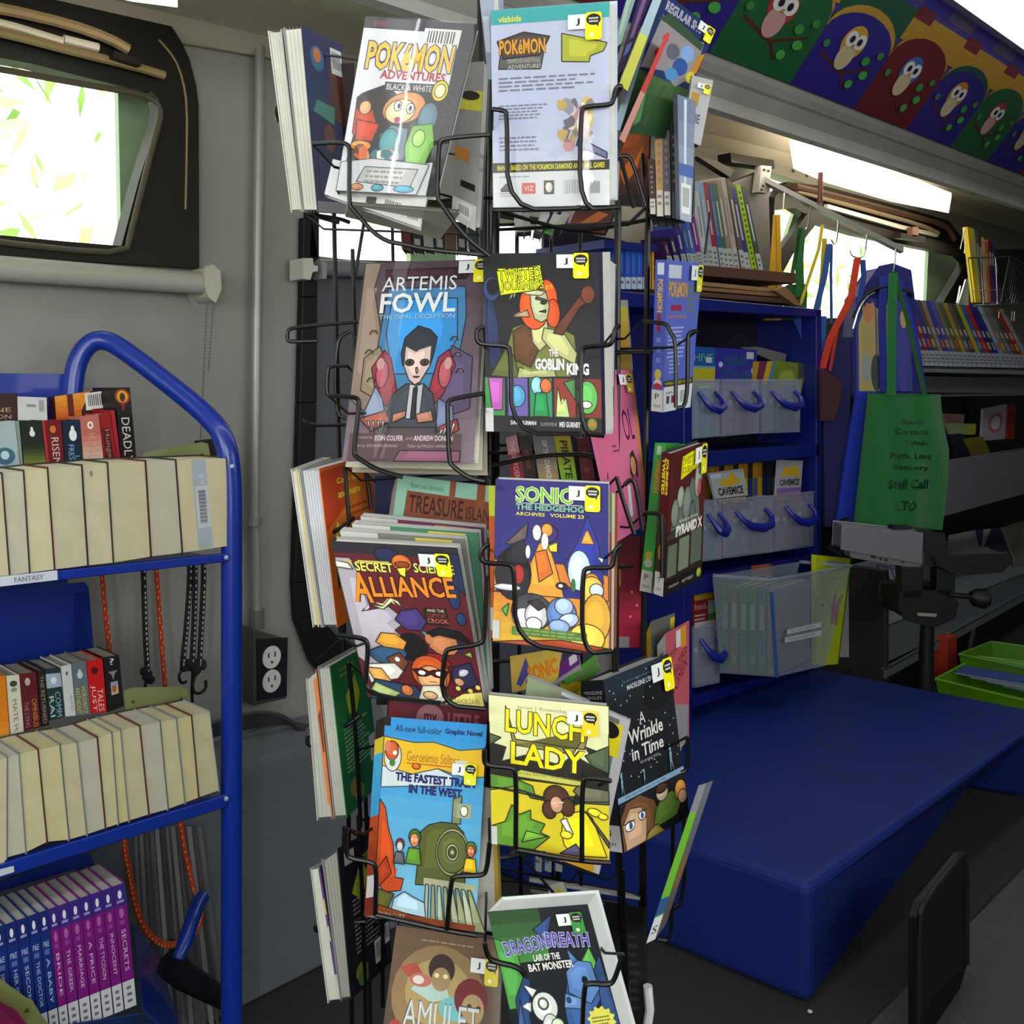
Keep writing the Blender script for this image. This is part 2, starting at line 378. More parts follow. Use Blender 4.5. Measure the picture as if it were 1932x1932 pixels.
# cove, duct and ceiling profiles run the whole length (y, height table)
L3 = [(0, 2.085), (2.31, 2.18), (5.17, 2.30), (8.6, 2.44)]
L2 = [(0, 2.10), (2.31, 2.215), (5.17, 2.345), (8.6, 2.49)]
def YL(px, py, y): p = PY(px, py, y); return (p.x, p.z)
L1 = [YL(1337, 95, 1.33), YL(1932, 330, 1.33)]
LA = [YL(1777, 0, 1.09), YL(1932, 107, 1.09)]
zl = lambda tab, x: pw(x, tab)
def sheet(name, m, prof, c, x0=-1.6, x1=8.6, n=14, th=.012, st=True):
    mb = MB()
    for i in range(n):
        a = x0+(x1-x0)*i/n; b = x0+(x1-x0)*(i+1)/n
        for (ya, ta), (yb, tb) in zip(prof[:-1], prof[1:]):
            q = [(a, ya, ta(a)), (b, ya, ta(b)), (b, yb, tb(b)), (a, yb, tb(a))]
            mb.slab(q, (0, 0, th), c)
    return S(mb, name, m)
f3 = lambda x: zl(L3, x); f2 = lambda x: zl(L2, x); f1 = lambda x: L1[0][1]+(L1[1][1]-L1[0][1])*(x-L1[0][0])/(L1[1][0]-L1[0][0])
fA = lambda x: LA[0][1]+(LA[1][1]-LA[0][1])*(x-LA[0][0])/(LA[1][0]-LA[0][0])
sheet('trim_2', 'wall', [(W+.01, lambda x: top(x)), (2.08, lambda x: top(x)+.035), (1.9, lambda x: max(top(x), f3(x))+.05), (1.62, lambda x: max(f3(x)+.09, top(x)-.02)), (1.47, lambda x: f3(x)+.03)], '#d2c8b2')
mb = MB(); n = 14
for i in range(n):                         # the rounded metal duct under the cove
    a = -1.6+10.2*i/n; b = -1.6+10.2*(i+1)/n
    pr = [(1.50, f3, .03), (1.45, f3, 0), (1.425, f3, .004), (1.415, f2, .0), (1.40, f2, .012), (1.38, f2, .03), (1.365, f1, -.035), (1.345, f1, -.02), (1.33, f1, 0)]
    for (ya, fa, oa), (yb, fb, ob_) in zip(pr[:-1], pr[1:]):
        mb.slab([(a, ya, fa(a)+oa), (b, ya, fa(b)+oa), (b, yb, fb(b)+ob_), (a, yb, fb(a)+ob_)], (0, 0, .01), '#a5a29c')
T(mb, 'air_duct', 'duct', 'long rounded grey metal air duct running under the printed ceiling banner', 'duct')
mb = MB()
for x in (2.9, 3.6, 4.4, 5.2):             # rivets on the duct lip
    mb.ball((x, 1.437, f3(x)+.004), .006, '#6c6a66', 5)
for a_ in list(bpy.data.objects):
    if a_.name == 'air_duct': mb.build('rivet', 'metal', None, origin=ORG['air_duct']).parent = a_
bpy.data.objects['rivet'].location = (0, 0, 0)
S(MB().box((-1.6, -1.2, 2.92), (8.6, 2.2, 2.98), '#8b8983'), 'ceiling', 'wall')
sheet('trim_3', 'wall', [(1.34, lambda x: f1(x)+.02), (1.09, lambda x: fA(x)+.03), (1.06, lambda x: fA(x)+.06), (-1.14, lambda x: 2.66)], '#a9a9a6')
# ---- owl banner on the sloping ceiling panel
def bpt(X, v): y = 1.326+(1.088-1.326)*v; return Vector((X, y, f1(X)+(fA(X)-f1(X))*v-.004))
mb = MB()
PAL = [('#2a1f86','#1f4f45','#c9962e'), ('#1d5f33','#c9962e','#c9962e'), ('#2a1f86','#c9962e','#1f5a40'), ('#6e1a22','#c9962e','#c9962e')]
order = [3, 0, 1, 2, 3, 0, 1, 2, 3, 0, 1, 2]
x = 1.69-.42; k = 0
N3 = Vector((0, -.75, -.7)).normalized()
for j in range(12):
    X0 = x+.42*j; X1 = X0+.42; bgc, ring, up = PAL[order[j]]
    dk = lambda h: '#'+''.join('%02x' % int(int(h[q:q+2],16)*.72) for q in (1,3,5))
    pt = lambda u, v, o_: bpt(X0+(X1-X0)*u, v)+N3*(.001+o_)
    its = [('r',0,0,1,1,'#4b3a9a'), ('r',0,.9,.5,1,'#3a2f90'), ('r',.5,.9,1,1,'#5b4a70'), ('r',0,.62,1,.86,up), ('r',0,.80,.3,.9,'#7a2030'), ('r',.0,0,1,.5,bgc),
           ('e',.5,.5,.5,.28,up), ('e',.5,.48,.5,.24,ring if ring != up else bgc), ('e',.5,.44,.5,.22,bgc), ('r',0,0,1,.44,bgc)]
    oc = ['#c98a2a', '#b8323a', '#d8a233', '#3f6fb0'][order[j]]
    its += [('p',[(.12,.30),(.5,.22),(.88,.34),(.88,.32),(.5,.195),(.12,.275)],'#5a2418'), ('p',[(.5,.21),(.64,.10),(.66,.11),(.54,.215)],'#5a2418'),
            ('e',.44,.44,.16,.13,oc), ('e',.43,.33,.11,.11,'#d8c79a' if order[j] != 1 else '#d8a0a0'), ('e',.38,.46,.075,.06,'#eeeeea'), ('e',.51,.46,.075,.06,'#eeeeea'),
            ('e',.39,.46,.032,.028,'#15102a'), ('e',.50,.46,.032,.028,'#15102a'), ('p',[(.42,.43),(.47,.43),(.445,.40)],'#d89a20'),
            ('e',.72,.36,.055,.035,'#3f9a3f'), ('e',.80,.26,.06,.035,'#4fae48'), ('e',.68,.16,.05,.035,'#4fae48'), ('e',.86,.44,.045,.03,'#3f8a3a'), ('e',.1,.36,.04,.03,'#3f8a3a')]
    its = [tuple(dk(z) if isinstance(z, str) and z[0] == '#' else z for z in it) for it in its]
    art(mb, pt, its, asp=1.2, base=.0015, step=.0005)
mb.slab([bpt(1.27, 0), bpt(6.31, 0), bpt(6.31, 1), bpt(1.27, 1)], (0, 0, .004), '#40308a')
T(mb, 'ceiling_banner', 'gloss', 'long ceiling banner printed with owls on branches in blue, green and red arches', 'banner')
# ---- ceiling lamp above the aisle
q0 = [(1.2, .86, fA(1.2)), (7.6, .86, fA(7.6))]
lamp = thing('ceiling_lamp', 'long bright fluorescent ceiling lamp with a silver rim beside the owl banner', 'lamp', (3, .8, 2.4))
za_, zb_ = fA(-1.5), fA(7.6)
MB().hexa([(-1.5,1.055,za_-.01),(7.6,1.055,zb_-.01),(7.6,1.088,zb_),(-1.5,1.088,za_),(-1.5,1.055,za_+.05),(7.6,1.055,zb_+.05),(7.6,1.088,zb_+.05),(-1.5,1.088,za_+.05)], '#c0c6d0').build('lamp_rim', 'metal', lamp)
MB().hexa([(-1.5,.86,za_+.005),(7.6,.86,zb_+.005),(7.6,1.053,zb_+.005),(-1.5,1.053,za_+.005),(-1.5,.86,za_+.04),(7.6,.86,zb_+.04),(7.6,1.053,zb_+.04),(-1.5,1.053,za_+.04)], '#ffffff').build('lamp_diffuser', 'lamp_c', lamp)
# ---- warm strip lamp in the cove
lw = thing('cove_lamp', 'bright warm strip lamp tucked in the cove above the far window', 'lamp', (4.5, 1.8, 2.45))
mb = MB(); A = [(1490, 273), (1560, 292), (1680, 328), (1795, 372)]; B = [(1497, 318), (1560, 345), (1680, 380), (1790, 402)]
for i in range(3):
    a0, a1, b0, b1 = PY(*A[i], 1.62), PY(*A[i+1], 1.62), PY(*B[i], 1.95), PY(*B[i+1], 1.95)
    mb.slab([a0, a1, b1, b0], (0, 0, .02), '#fff6e0')
mb.build('lamp_diffuser', 'lamp_w', lw)
lw = thing('cove_lamp', 'warm strip lamp in the cove above the near window, top left corner', 'lamp', (.6, 1.8, 2.2))
MB().slab([PY(150, -20, 1.75), PY(300, -1, 1.9), PY(335, 14, 1.93), PY(250, 3, 1.75)], (0, 0, .02), '#fff6e0').build('lamp_diffuser', 'lamp_w', lw)
# ---- windows
def yq(pts, y): return [PY(px, py, y) for px, py in pts]
def ringpoly(mb, outer, inner, y, dy, c):
    n = len(outer)
    for i in range(n):
        j = (i+1) % n
        mb.slab([PY(*outer[i], y), PY(*outer[j], y), PY(*inner[j], y), PY(*inner[i], y)], (0, dy, 0), c)
fr = '#17130f'
win = MB()      # near window frame: outer rounded outline, inner slanted opening
O = [(-260,-90),(150,-20),(245,-8),(285,5),(323,48),(345,83),(358,113),(370,160),(375,200),(376,506),(200,495),(-260,470)]
I = [(-260,62),(60,120),(160,146),(223,161),(285,172),(298,185),(301,203),(298,225),(262,340),(229,464),(120,455),(-260,418)]
ringpoly(win, O, I, W-.035, .05, fr)
wf = S(win, 'window_1', 'rubber')
def child(mb, name, m, par, **k):
    return mb.build(name, m, par, **k)
child(MB().tube(yq([(-200,-20),(0,15),(130,45),(205,72),(242,93)], W-.06), .012, '#b3966c', k=1), 'rail_or_reflection', 'metal', wf)
child(MB().tube(yq([(-200,0),(0,42),(118,78)], W-.055), .009, '#e8ddc4', k=1).tube(yq([(120,74),(185,90)], W-.055), .010, '#efe6d2'), 'rail_or_reflection', 'metal', wf)  # pale tubes stand in for the white reflection on the frame
child(MB().tube(yq([(-200,18),(0,60),(150,100),(250,124),(310,142)], W-.06), .010, '#9a8258', k=1), 'rail_or_reflection', 'metal', wf)
child(MB().slab(yq([(215,95),(268,112),(266,124),(214,108)], W-.09), (0,.03,0), '#1b1511'), 'latch', 'rubber', wf)
child(MB().tube(yq([(300,75),(330,110),(345,150),(353,200),(352,300),(350,395)], W-.037), .0028, '#8a7450', k=1), 'seal_or_highlight', 'rubber', wf)  # thin tan tube stands in for a highlight line on the frame
child(MB().tube(yq([(-200,100),(0,130),(150,158),(270,178),(296,192),(305,215),(292,260),(247,440),(238,478),(100,470),(-200,430)], W-.045), .007, '#4b4536', k=1), 'seal_or_highlight', 'rubber', wf)
child(MB().poly(yq([(-260,62),(60,120),(223,161),(285,172),(301,203),(262,340),(229,464),(-260,418)], W-.005), '#ffffff'), 'glass', 'glass', wf)
child(MB().slab(yq([(222,140),(330,150),(330,500),(229,480)], W+.10), (0,.02,0), '#8fa486'), 'outer_flange', 'plastic', wf)
win = MB()      # middle window, mostly behind the book rack
ringpoly(win, [(585,330),(1120,430),(1120,520),(585,505)], [(602,350),(1100,440),(1100,500),(602,489)], W-.03, .05, fr)
wf = S(win, 'window_2', 'rubber')
child(MB().poly(yq([(602,350),(1100,440),(1100,500),(602,489)], W-.005), '#fff'), 'glass', 'glass', wf)
child(MB().slab(yq([(772,380),(860,400),(860,500),(775,500)], W+.10), (0,.02,0), '#8fa486'), 'outer_flange', 'plastic', wf)
win = MB()      # far window
O = [(1462,372),(1487,343),(1560,352),(1700,390),(1790,416),(1808,440),(1842,470),(1838,500),(1792,590),(1780,640),(1600,660),(1440,660)]
I = [(1462,396),(1500,392),(1545,420),(1620,443),(1709,462),(1770,474),(1812,482),(1824,494),(1777,575),(1750,600),(1600,600),(1455,600)]
ringpoly(win, O, I, W-.035, .05, '#1a1410')
wf = S(win, 'window_3', 'rubber')
child(MB().tube(yq([(1500,352),(1560,366),(1700,402),(1782,424),(1795,440),(1800,452)], W-.07), .016, '#6b4f3c', k=1), 'rail_or_reflection', 'metal', wf)
child(MB().tube(yq([(1503,360),(1620,392),(1740,425),(1770,440)], W-.06), .012, '#c9b08c', k=1), 'rail_or_reflection', 'metal', wf)
child(MB().slab(yq([(1562,385),(1700,424),(1770,440),(1770,447),(1700,432),(1562,393)], W-.06), (0,.02,0), '#f2ead8'), 'rail_or_reflection', 'plastic', wf)
child(MB().slab(yq([(1700,440),(1745,446),(1747,456),(1700,449)], W-.1), (0,.04,0), '#201713').slab(yq([(1722,428),(1733,428),(1733,446),(1722,446)], W-.1), (0,.03,0), '#7c5a48'), 'latch', 'rubber', wf)
child(MB().slab(yq([(1524,402),(1548,412),(1496,480),(1452,560),(1440,560),(1474,470)], W-.05), (0,.03,0), '#16120f'), 'mullion', 'rubber', wf)
child(MB().poly(yq([(1462,396),(1500,392),(1824,484),(1824,500),(1784,570),(1600,600),(1455,600)], W-.005), '#fff'), 'glass', 'glass', wf)
child(MB().slab(yq([(1753,450),(1870,470),(1870,720),(1740,720)], W+.12), (0,.02,0), '#8fa486').slab(yq([(1504,385),(1560,415),(1545,420),(1530,410),(1490,455),(1474,500),(1466,500)], W+.1), (0,.02,0), '#9aa77c'), 'outer_flange', 'plastic', wf)
# ---- trim seam and screws on the wall, conduit, outlet
mb = MB()
for a, b in (((345,83),(480,106)),): mb.tube(yq([a, b, (560,120)], W-.003), .0025, '#6c6656', 6)
S(mb, 'trim_4', 'wall')
for px, py, lb in ((463,86,'beside the conduit, top left'),(1497,322,'left one of the pair beside the pillar'),(1523,331,'right one of the pair beside the pillar'),(1695,380,'above the far window')): T(MB().ball(PY(px, py, W-.004), .009, '#6f6a60', 6), 'screw', 'metal', 'small round screw in the wall seam '+lb, 'screw')
mb = MB().slab(yq([(345,84),(480,20),(480,106)], W-.002), (0,.001,0), '#a59a80')
cnd = thing('electrical_outlet', 'dark double outlet box with two white sockets on the wall right of the book cart', 'outlet', PY(500, 1325, W))
MB().tube(yq([(489,15),(491,100),(484,600),(480,985),(482,1010),(484,1180)], W-.03), .0125, '#9a9a98', 12, 1).build('conduit', 'metal', cnd, smooth=True)
MB().slab([PY(478,1186,W-.075),PY(543,1206,W-.075),PY(541,1318,W-.075),PY(478,1332,W-.075)], (0,.07,0), '#4d4b48').build('outlet_box', 'metal', cnd, bevel=.003)
MB().slab([PY(485,1206,W-.08),PY(543,1203,W-.08),PY(541,1314,W-.08),PY(487,1322,W-.08)], (0,.004,0), '#15161c').build('cover_plate', 'plastic', cnd)
for cy, nm in ((1240, 'a'), (1285, 'b')):
    c0 = PY(513, cy, W-.082); mb = MB()
    mb.prism([c0+Vector((.026*math.cos(t*math.pi/8), 0, .028*math.sin(t*math.pi/8))) for t in range(16)], (0, .004, 0), '#c9c9c6')
    for dx in (-.009, .009): mb.box((c0.x+dx-.0018, c0.y-.0006, c0.z), (c0.x+dx+.0018, c0.y+.001, c0.z+.012), '#20201e')
    mb.ball((c0.x, c0.y, c0.z-.012), .0035, '#20201e', 4)
    mb.build('socket', 'plastic', cnd)
MB().tube(yq([(482,975),(480,992)], W-.03), .018, '#8a8986', 10).build('coupling', 'metal', cnd)
MB().tube(yq([(484,1150),(485,1186)], W-.03), .019, '#777673', 10).build('coupling', 'metal', cnd)
# roller blind rolls under the windows
rb = thing('roller_blind', 'rolled grey blind tube under the near window with a hanging bead chain', 'blind', PY(395, 530, W-.05))
MB().tube(yq([(-300,478),(0,506),(395,536)], W-.06), .026, '#a7a49c', 16).build('blind_tube', 'wall', rb, smooth=True)
MB().slab(yq([(388,505),(402,502),(414,512),(416,545),(406,568),(396,560),(388,540)], W-.09), (0,.09,0), '#b5b1a0').build('bracket', 'plastic', rb, bevel=.003)
mb = MB()
for off, n in ((0, 46), (13, 24)):
    for i in range(n): mb.ball(PY(391+off-i*.28*(1 if off == 0 else 1.6), 560+i*6.0, W-.05), .0032, '#6c6860', 3)
mb.build('bead_chain', 'plastic', rb)
rb = thing('roller_blind', 'dark grey blind tube with a white bracket under the window behind the book rack', 'blind', PY(640, 500, W-.05))
MB().tube(yq([(600,505),(1120,528)], W-.055), .022, '#6d7078', 14).build('blind_tube', 'wall', rb, smooth=True)
MB().slab(yq([(572,487),(590,487),(592,500),(600,502),(600,512),(590,513),(586,528),(572,526)], W-.08), (0,.06,0), '#c2c0b4').slab(yq([(608,492),(618,497),(616,526),(609,526)], W-.08), (0,.06,0), '#8c8c88').build('bracket', 'plastic', rb)
# ---- recessed emergency door behind the rack with a black rounded gasket
mb = MB().prism(yq([(590,512),(1120,535),(1120,1340),(700,1262),(640,1240),(600,1180),(588,1100)], W-.012), (0,.01,0), '#4c4e56')
dr = S(mb, 'door_1', 'wall')
path = [(588,410),(585,560),(581,760),(575,980),(573,1100),(582,1180),(612,1240),(670,1290)]
ii = [(603,410),(599,560),(598,760),(592,980),(592,1100),(602,1160),(640,1205),(700,1235)]
mb = MB()
oo = [(573,410),(571,560),(566,760),(560,980),(556,1100),(560,1170),(590,1250),(640,1310)]
for i in range(7): mb.slab([PY(*oo[i], W-.03), PY(*ii[i], W-.03), PY(*ii[i+1], W-.03), PY(*oo[i+1], W-.03)], (0, .025, 0), '#0e0e10')
child(mb, 'gasket', 'rubber', dr, bevel=.003)
# ---- wheel housing along the lower wall and the grey cables lying on it
zt = .565
hp = [(-1.5,1.98), (1.82,1.98)]
mb = MB().hexa([(-1.5,1.96,0),(1.85,1.96,0),(1.9,W-.002,0),(-1.5,W-.002,0),(-1.5,2.0,zt-.03),(1.62,2.0,zt-.03),(1.7,W-.002,zt),(-1.5,W-.002,zt)], '#5b6169')
T(mb, 'wheel_housing', 'fabric', 'grey carpeted wheel housing along the lower wall behind the book cart', 'wheel housing', bevel=.02)
mb = MB()
for i in range(5): mb.tube(yq([(380,1392-i*5),(470,1372-i*7),(530,1362-i*4),(585,1370+i*5),(640,1385+i*3)], W-.06-.004*i), .006, '#3d3d40', 6, 2)
T(mb, 'cable', 'rubber', 'bundle of grey cables lying along the wall above the wheel housing', 'cable')
# ---- outside: sunlit trees seen through the glass
def tree(c, r, n, seed, label):
    rg = random.Random(seed); root = thing('tree', label, 'tree', (c[0], c[1], -.6), 'trees outside the windows')
    MB().tube([(c[0], c[1], -.6), (c[0]+.1, c[1], c[2]*.6), (c[0], c[1]+.1, c[2]+r*.3)], [.18,.13,.05], '#6e5e48').build('trunk', 'leaf', root)
    mb = MB()
    for i in range(n):
        d = Vector((rg.gauss(0,1), rg.gauss(0,1), rg.gauss(0,1))).normalized()*r*rg.random()**.4
        p = Vector(c)+d; s = .10+.14*rg.random(); a = Vector((rg.gauss(0,1), rg.gauss(0,1), rg.gauss(0,1))).normalized(); b = a.orthogonal().normalized()
        mb.poly([p+a*s, p+b*s*.5, p-a*s, p-b*s*.5], rg.choice(['#cfe29a','#a8cc6a','#86b04c','#e0f0b4']))
    mb.build('crown', 'leaf', root)
tree((2.6, 9.5, 3.8), 1.7, 150, 1, 'pale sunlit tree outside beyond the near left window')
tree((15.2, 8.6, 3.2), 1.9, 170, 2, 'pale sunlit tree outside beyond the far window')
S(MB().box((-12,2.6,-.7), (40,40,-.6), '#a8b890'), 'floor_outside', 'leaf')
# ================================================================ BOOK CART (left)
YC = 1.70
cart = thing('book_cart', 'blue enamelled steel book cart with sloping shelves full of paperbacks at the left', 'book cart', PY(437, 1932, YC))
BL_ = '#0f2f96'
MB().tube([PY(437,2100,YC+.015), PY(437,1400,YC+.015), PY(437,1000,YC+.015), PY(437,905,YC+.015), PY(428,838,YC+.02), PY(404,795,YC+.05), PY(330,733,YC+.15), PY(240,664,YC+.27), PY(200,640,YC+.31), PY(168,646,YC+.33), PY(145,680,YC+.34), PY(137,730,YC+.34), PY(135,800,YC+.34)], .0205, BL_, 16, 2).build('frame_tube', 'blue', cart, smooth=True)
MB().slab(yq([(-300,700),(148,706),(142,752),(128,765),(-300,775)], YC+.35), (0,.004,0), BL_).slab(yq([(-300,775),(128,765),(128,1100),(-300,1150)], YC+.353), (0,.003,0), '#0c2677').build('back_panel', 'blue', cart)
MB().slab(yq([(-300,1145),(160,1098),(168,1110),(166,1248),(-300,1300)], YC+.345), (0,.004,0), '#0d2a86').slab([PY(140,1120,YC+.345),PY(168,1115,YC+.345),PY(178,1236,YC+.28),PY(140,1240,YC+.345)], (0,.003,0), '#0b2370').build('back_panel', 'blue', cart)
def shelf(a, b, c, d, back, nm='shelf'):
    A, B, Cc, D = yq([a, b, c, d], YC)
    mb = MB().slab([A, B, Cc, D], (0, .012, 0), BL_)
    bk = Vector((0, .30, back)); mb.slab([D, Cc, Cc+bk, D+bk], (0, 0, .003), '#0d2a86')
    mb.build(nm, 'blue', cart, bevel=.002)
shelf((-320,1122),(430,1044),(430,1060),(-320,1142), .0)
shelf((-320,1730),(430,1499),(430,1522),(-320,1762), .0)
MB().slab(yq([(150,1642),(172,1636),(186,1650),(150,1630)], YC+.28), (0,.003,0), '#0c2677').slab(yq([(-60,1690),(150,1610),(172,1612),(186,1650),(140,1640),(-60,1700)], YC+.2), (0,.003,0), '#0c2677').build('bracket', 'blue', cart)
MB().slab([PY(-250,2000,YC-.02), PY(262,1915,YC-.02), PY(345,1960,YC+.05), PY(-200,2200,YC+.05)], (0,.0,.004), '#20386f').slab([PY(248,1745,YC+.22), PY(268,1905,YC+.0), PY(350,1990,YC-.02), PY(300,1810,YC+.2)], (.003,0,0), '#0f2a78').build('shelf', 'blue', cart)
mb = MB().slab(yq([(-80,1097),(108,1076),(109,1094),(-80,1116)], YC-.003), (0,.001,0), '#ccd2dc')
bq = yq([(-80,1097),(108,1076),(109,1094),(-80,1116)], YC-.0035)
art(mb, lambda u, v, k: bq[3].lerp(bq[2], u).lerp(bq[0].lerp(bq[1], u), v)+Vector((0,-k,0)), [('t','FANTASY',.55,.25,.3,.5,'#5a6680')], asp=4)
mb.build('shelf_label', 'matte', cart)
MB().slab(yq([(-60,1655),(26,1634),(27,1645),(-60,1672)], YC-.003), (0,.001,0), '#ccd2dc').build('shelf_label', 'matte', cart)
MB().tube([PY(384,1690,YC+.12), PY(372,1708,YC+.11), PY(350,1775,YC+.06), PY(335,1810,YC+.05)], [.014,.015,.015,.012], '#0c2a80', 12).build('brake_lever', 'blue', cart, smooth=True)
MB().tube([PY(322,1815,YC+.1), PY(345,1840,YC+.1), PY(440,1895,YC+.1)], [.030,.026,.018], '#17151c', 12).build('caster', 'rubber', cart, smooth=True)
mb = MB()
for px, py in ((427,1052),(427,1507),(438,880)): mb.ball(PY(px, py, YC-.006), .005, '#9fb0d8', 5)
mb.build('bolt', 'metal', cart)
# paperbacks with their cut page edges towards the viewer
def yb(px, ytop, ybot, y): return PY(px, ytop, y), PY(px, ybot, y)
PG = ['#cdc3a2','#cbc19f','#c4bda6','#d2c7a0','#c8bfa2']
def fore(tl, tr, br, bl, y, dep, label, cols, group, pg, extra=(), n=0):
    q = [PY(*tl, y), PY(*tr, y), PY(*br, y), PY(*bl, y)]
    q[1] = q[1]+(q[0]-q[1])*.012; q[2] = q[2]+(q[3]-q[2])*.012
    return book('paperback_book', label, q, (0, dep, 0), 'fore', cols=cols, pages=pg, group=group, pageart=extra, bt=.0008)
g1 = 'paperbacks facing backwards on the upper cart shelf'
tops = [(-62,897),(-30,894),(4,891),(45,886),(90,881),(155,876),(203,871),(275,868),(332,866),(428,862)]
bots = [(-44,1095),(-12,1092),(19,1089),(57,1084),(104,1078),(167,1070),(215,1065),(286,1053),(345,1046),(446,1031)]
nm = ['thin cream-edged paperback half out of the picture on the upper cart shelf','cream-edged paperback at the left border of the upper cart shelf','cream-edged paperback third from the left border on the upper cart shelf','cream-edged paperback in front of the dark green spine, upper cart shelf',
 'narrow cream-edged paperback in front of the maroon spine, upper cart shelf','cream-edged paperback with a dark smudge on its page edge, upper cart shelf','cream-edged paperback just right of the smudged one, upper cart shelf','thick cream-edged paperback left of the barcoded book, upper cart shelf','thick paperback with a barcode label over its pages, end of upper cart shelf']
for i in range(9):
    ex = ()
    if i == 8: ex = [('r',.30,.03,.58,.985,'#aab4c0'), ('r',.33,.25,.58,.70,'#c8ccd2')] + [('r',.38,.30+.013*j,.52,.30+.013*j+(.008 if j % 3 else .004),'#4a4a50') for j in range(28)] + [('t','8',.42,.78,.1,.05,'#c8d0d8'),('t','2',.42,.72,.1,.04,'#c8d0d8')]
    if i == 5: ex = [('e',.35,.90,.07,.03,'#8f8a78')]
    fore(tops[i], tops[i+1], bots[i+1], bots[i], YC+.002, .105, nm[i], [('#5a2a26','#444','#2a3a4a'),('#22303f','#333','#3a2222'),('#303a2a','#333','#552222')][i % 3], g1, PG[i % 5], ex)
g2 = 'paperbacks facing backwards on the lower cart shelf'
tops = [(-60,1445),(-22,1437),(14,1428),(36,1421),(72,1412),(113,1404),(146,1399),(184,1390),(211,1381),(228,1376),(264,1368),(302,1360),(333,1354),(362,1349),(396,1341)]
bots = [(-45,1668),(-5,1660),(13,1622),(50,1612),(90,1592),(131,1588),(165,1578),(200,1566),(224,1558),(244,1552),(282,1540),(318,1530),(350,1518),(376,1508),(415,1494)]
for i in range(14):
    lab = ['yellow-cream','pale cream','greyish cream','light cream'][i % 4]
    fore(tops[i], tops[i+1], bots[i+1], bots[i], YC+.002, .105, f'{lab} page-edged paperback on the lower cart shelf, ' + ['at the left border','second from the left border','third from the left border','fourth from the left border','fifth from the left border','sixth from the left border','seventh from the left border','seventh from the post','sixth from the post','fifth from the post','fourth from the post','third from the post','second from the post','nearest the blue post'][i],
         [('#6a3038','#444','#8a8f96'),('#99a2a8','#333','#3a2222'),('#7d868c','#333','#2a3330')][i % 3], g2, ['#cfc492','#c9c09a','#c2bda8','#cdc598'][i % 4])
# second row: spines showing
def spine(tl, tr, br, bl, y, dep, label, col, its, group, m='printed', cat='book', side=None, pages='#b9b09a'):
    q = [PY(*tl, y), PY(*tr, y), PY(*br, y), PY(*bl, y)]
    return book('paperback_book', label, q, (0, dep, 0), 'spine', cols=(side or col, col, side or col), items=its, group=group, m=m, cat=cat, pages=pages, bt=.0008)
g = 'spines in the back row of the upper cart shelf'; yb1 = 1.84
spine((-40,742),(32,742),(38,900),(-30,905), yb1+.05, .1, 'dark brown paperback spine with pale capitals at the upper left of the cart', '#3a2420', [('t','EINE',.12,.78,.7,.05,'#b0a08c'),('t','GSON',.12,.70,.7,.05,'#b0a08c')], g)
spine((33,748),(88,750),(92,885),(36,885), yb1+.05, .1, 'white-labelled paperback behind the pale blue spine, upper cart shelf', '#c6c9c8', [('r',.30,.86,.62,.9,'#8a8a88'),('r',.72,.8,.9,.96,'#9a9a98')], g)
spine((-40,796),(28,794),(38,884),(-30,890), yb1, .1, 'pale blue-grey paperback spine with a round blue picture, left of the green one', '#9fb0b6', [('e',.62,.28,.28,.18,'#3f6478'),('e',.62,.30,.12,.09,'#b8d0da'),('t','f',.45,.7,.12,.2,'#6a7a80')], g)
spine((29,794),(36,794),(44,882),(39,884), yb1, .1, 'very thin grey paperback spine between pale blue and dark green, cart', '#7f8a84', [], g)
spine((38,793),(78,793),(88,880),(46,882), yb1, .1, 'dark green paperback spine with a small white figure logo, upper cart shelf', '#1c2620', [('g',0,0,1,.45,'#7d8a30','#26301f',6),('e',.5,.72,.13,.07,'#d8dcd8'),('e',.5,.81,.07,.05,'#d8dcd8')], g)
spine((79,793),(115,792),(122,878),(89,880), yb1, .1, 'dark red paperback spine reading RISEN with a gold emblem, upper cart shelf', '#6d141a', [('r',.0,0,.12,1,'#b03038'),('e',.52,.80,.16,.08,'#c8742c'),('t','RISEN',.38,.02,.4,.6,'#d0c0b8',-90)], g)
spine((117,792),(150,792),(157,876),(123,878), yb1, .1, 'navy paperback spine with a white bird logo and blue lettering, upper cart shelf', '#15263a', [('e',.55,.66,.22,.13,'#dfe6ea'),('e',.55,.80,.10,.07,'#dfe6ea'),('t','FRESH',.25,.0,.3,.45,'#7fb4d8',-90),('t','Lo',.6,.0,.25,.2,'#5fa0d0',-90)], g)
spine((151,786),(186,782),(196,873),(158,876), yb1, .1, 'peach pink paperback spine with a white ring, beside the navy one', '#b8685c', [('g',0,0,1,.7,'#dcc0ac','#b86258',6),('e',.5,.80,.16,.08,'#f0e6e0'),('e',.5,.80,.08,.04,'#b8685c'),('t','HUNGER',.3,.03,.4,.6,'#c89888',-90)], g)
spine((187,782),(207,778),(222,874),(198,874), yb1, .1, 'red paperback spine with black lettering left of the black one', '#8f1820', [('r',.1,.0,.75,.7,'#501014'),('t','Hunger',.2,.02,.5,.66,'#a8787a',-90)], g)
spine((208,776),(216,774),(228,872),(223,874), yb1, .1, 'narrow crimson paperback spine squeezed against the black one', '#a01c2c', [], g)
spine((103,748),(213,732),(230,872),(112,872), yb1+.06, .03, 'orange and black book lying behind the spines with a white barcode label', '#3a1014', [('g',0,.6,.42,1,'#b8500c','#e09020',5),('r',.2,.6,.3,1,'#5a1010'),('p',[(.42,.75),(.6,1),(.42,1)],'#d8861a'),('b',.50,.74,.92,.98),('r',.6,.3,1,.75,'#7a1620')], g)
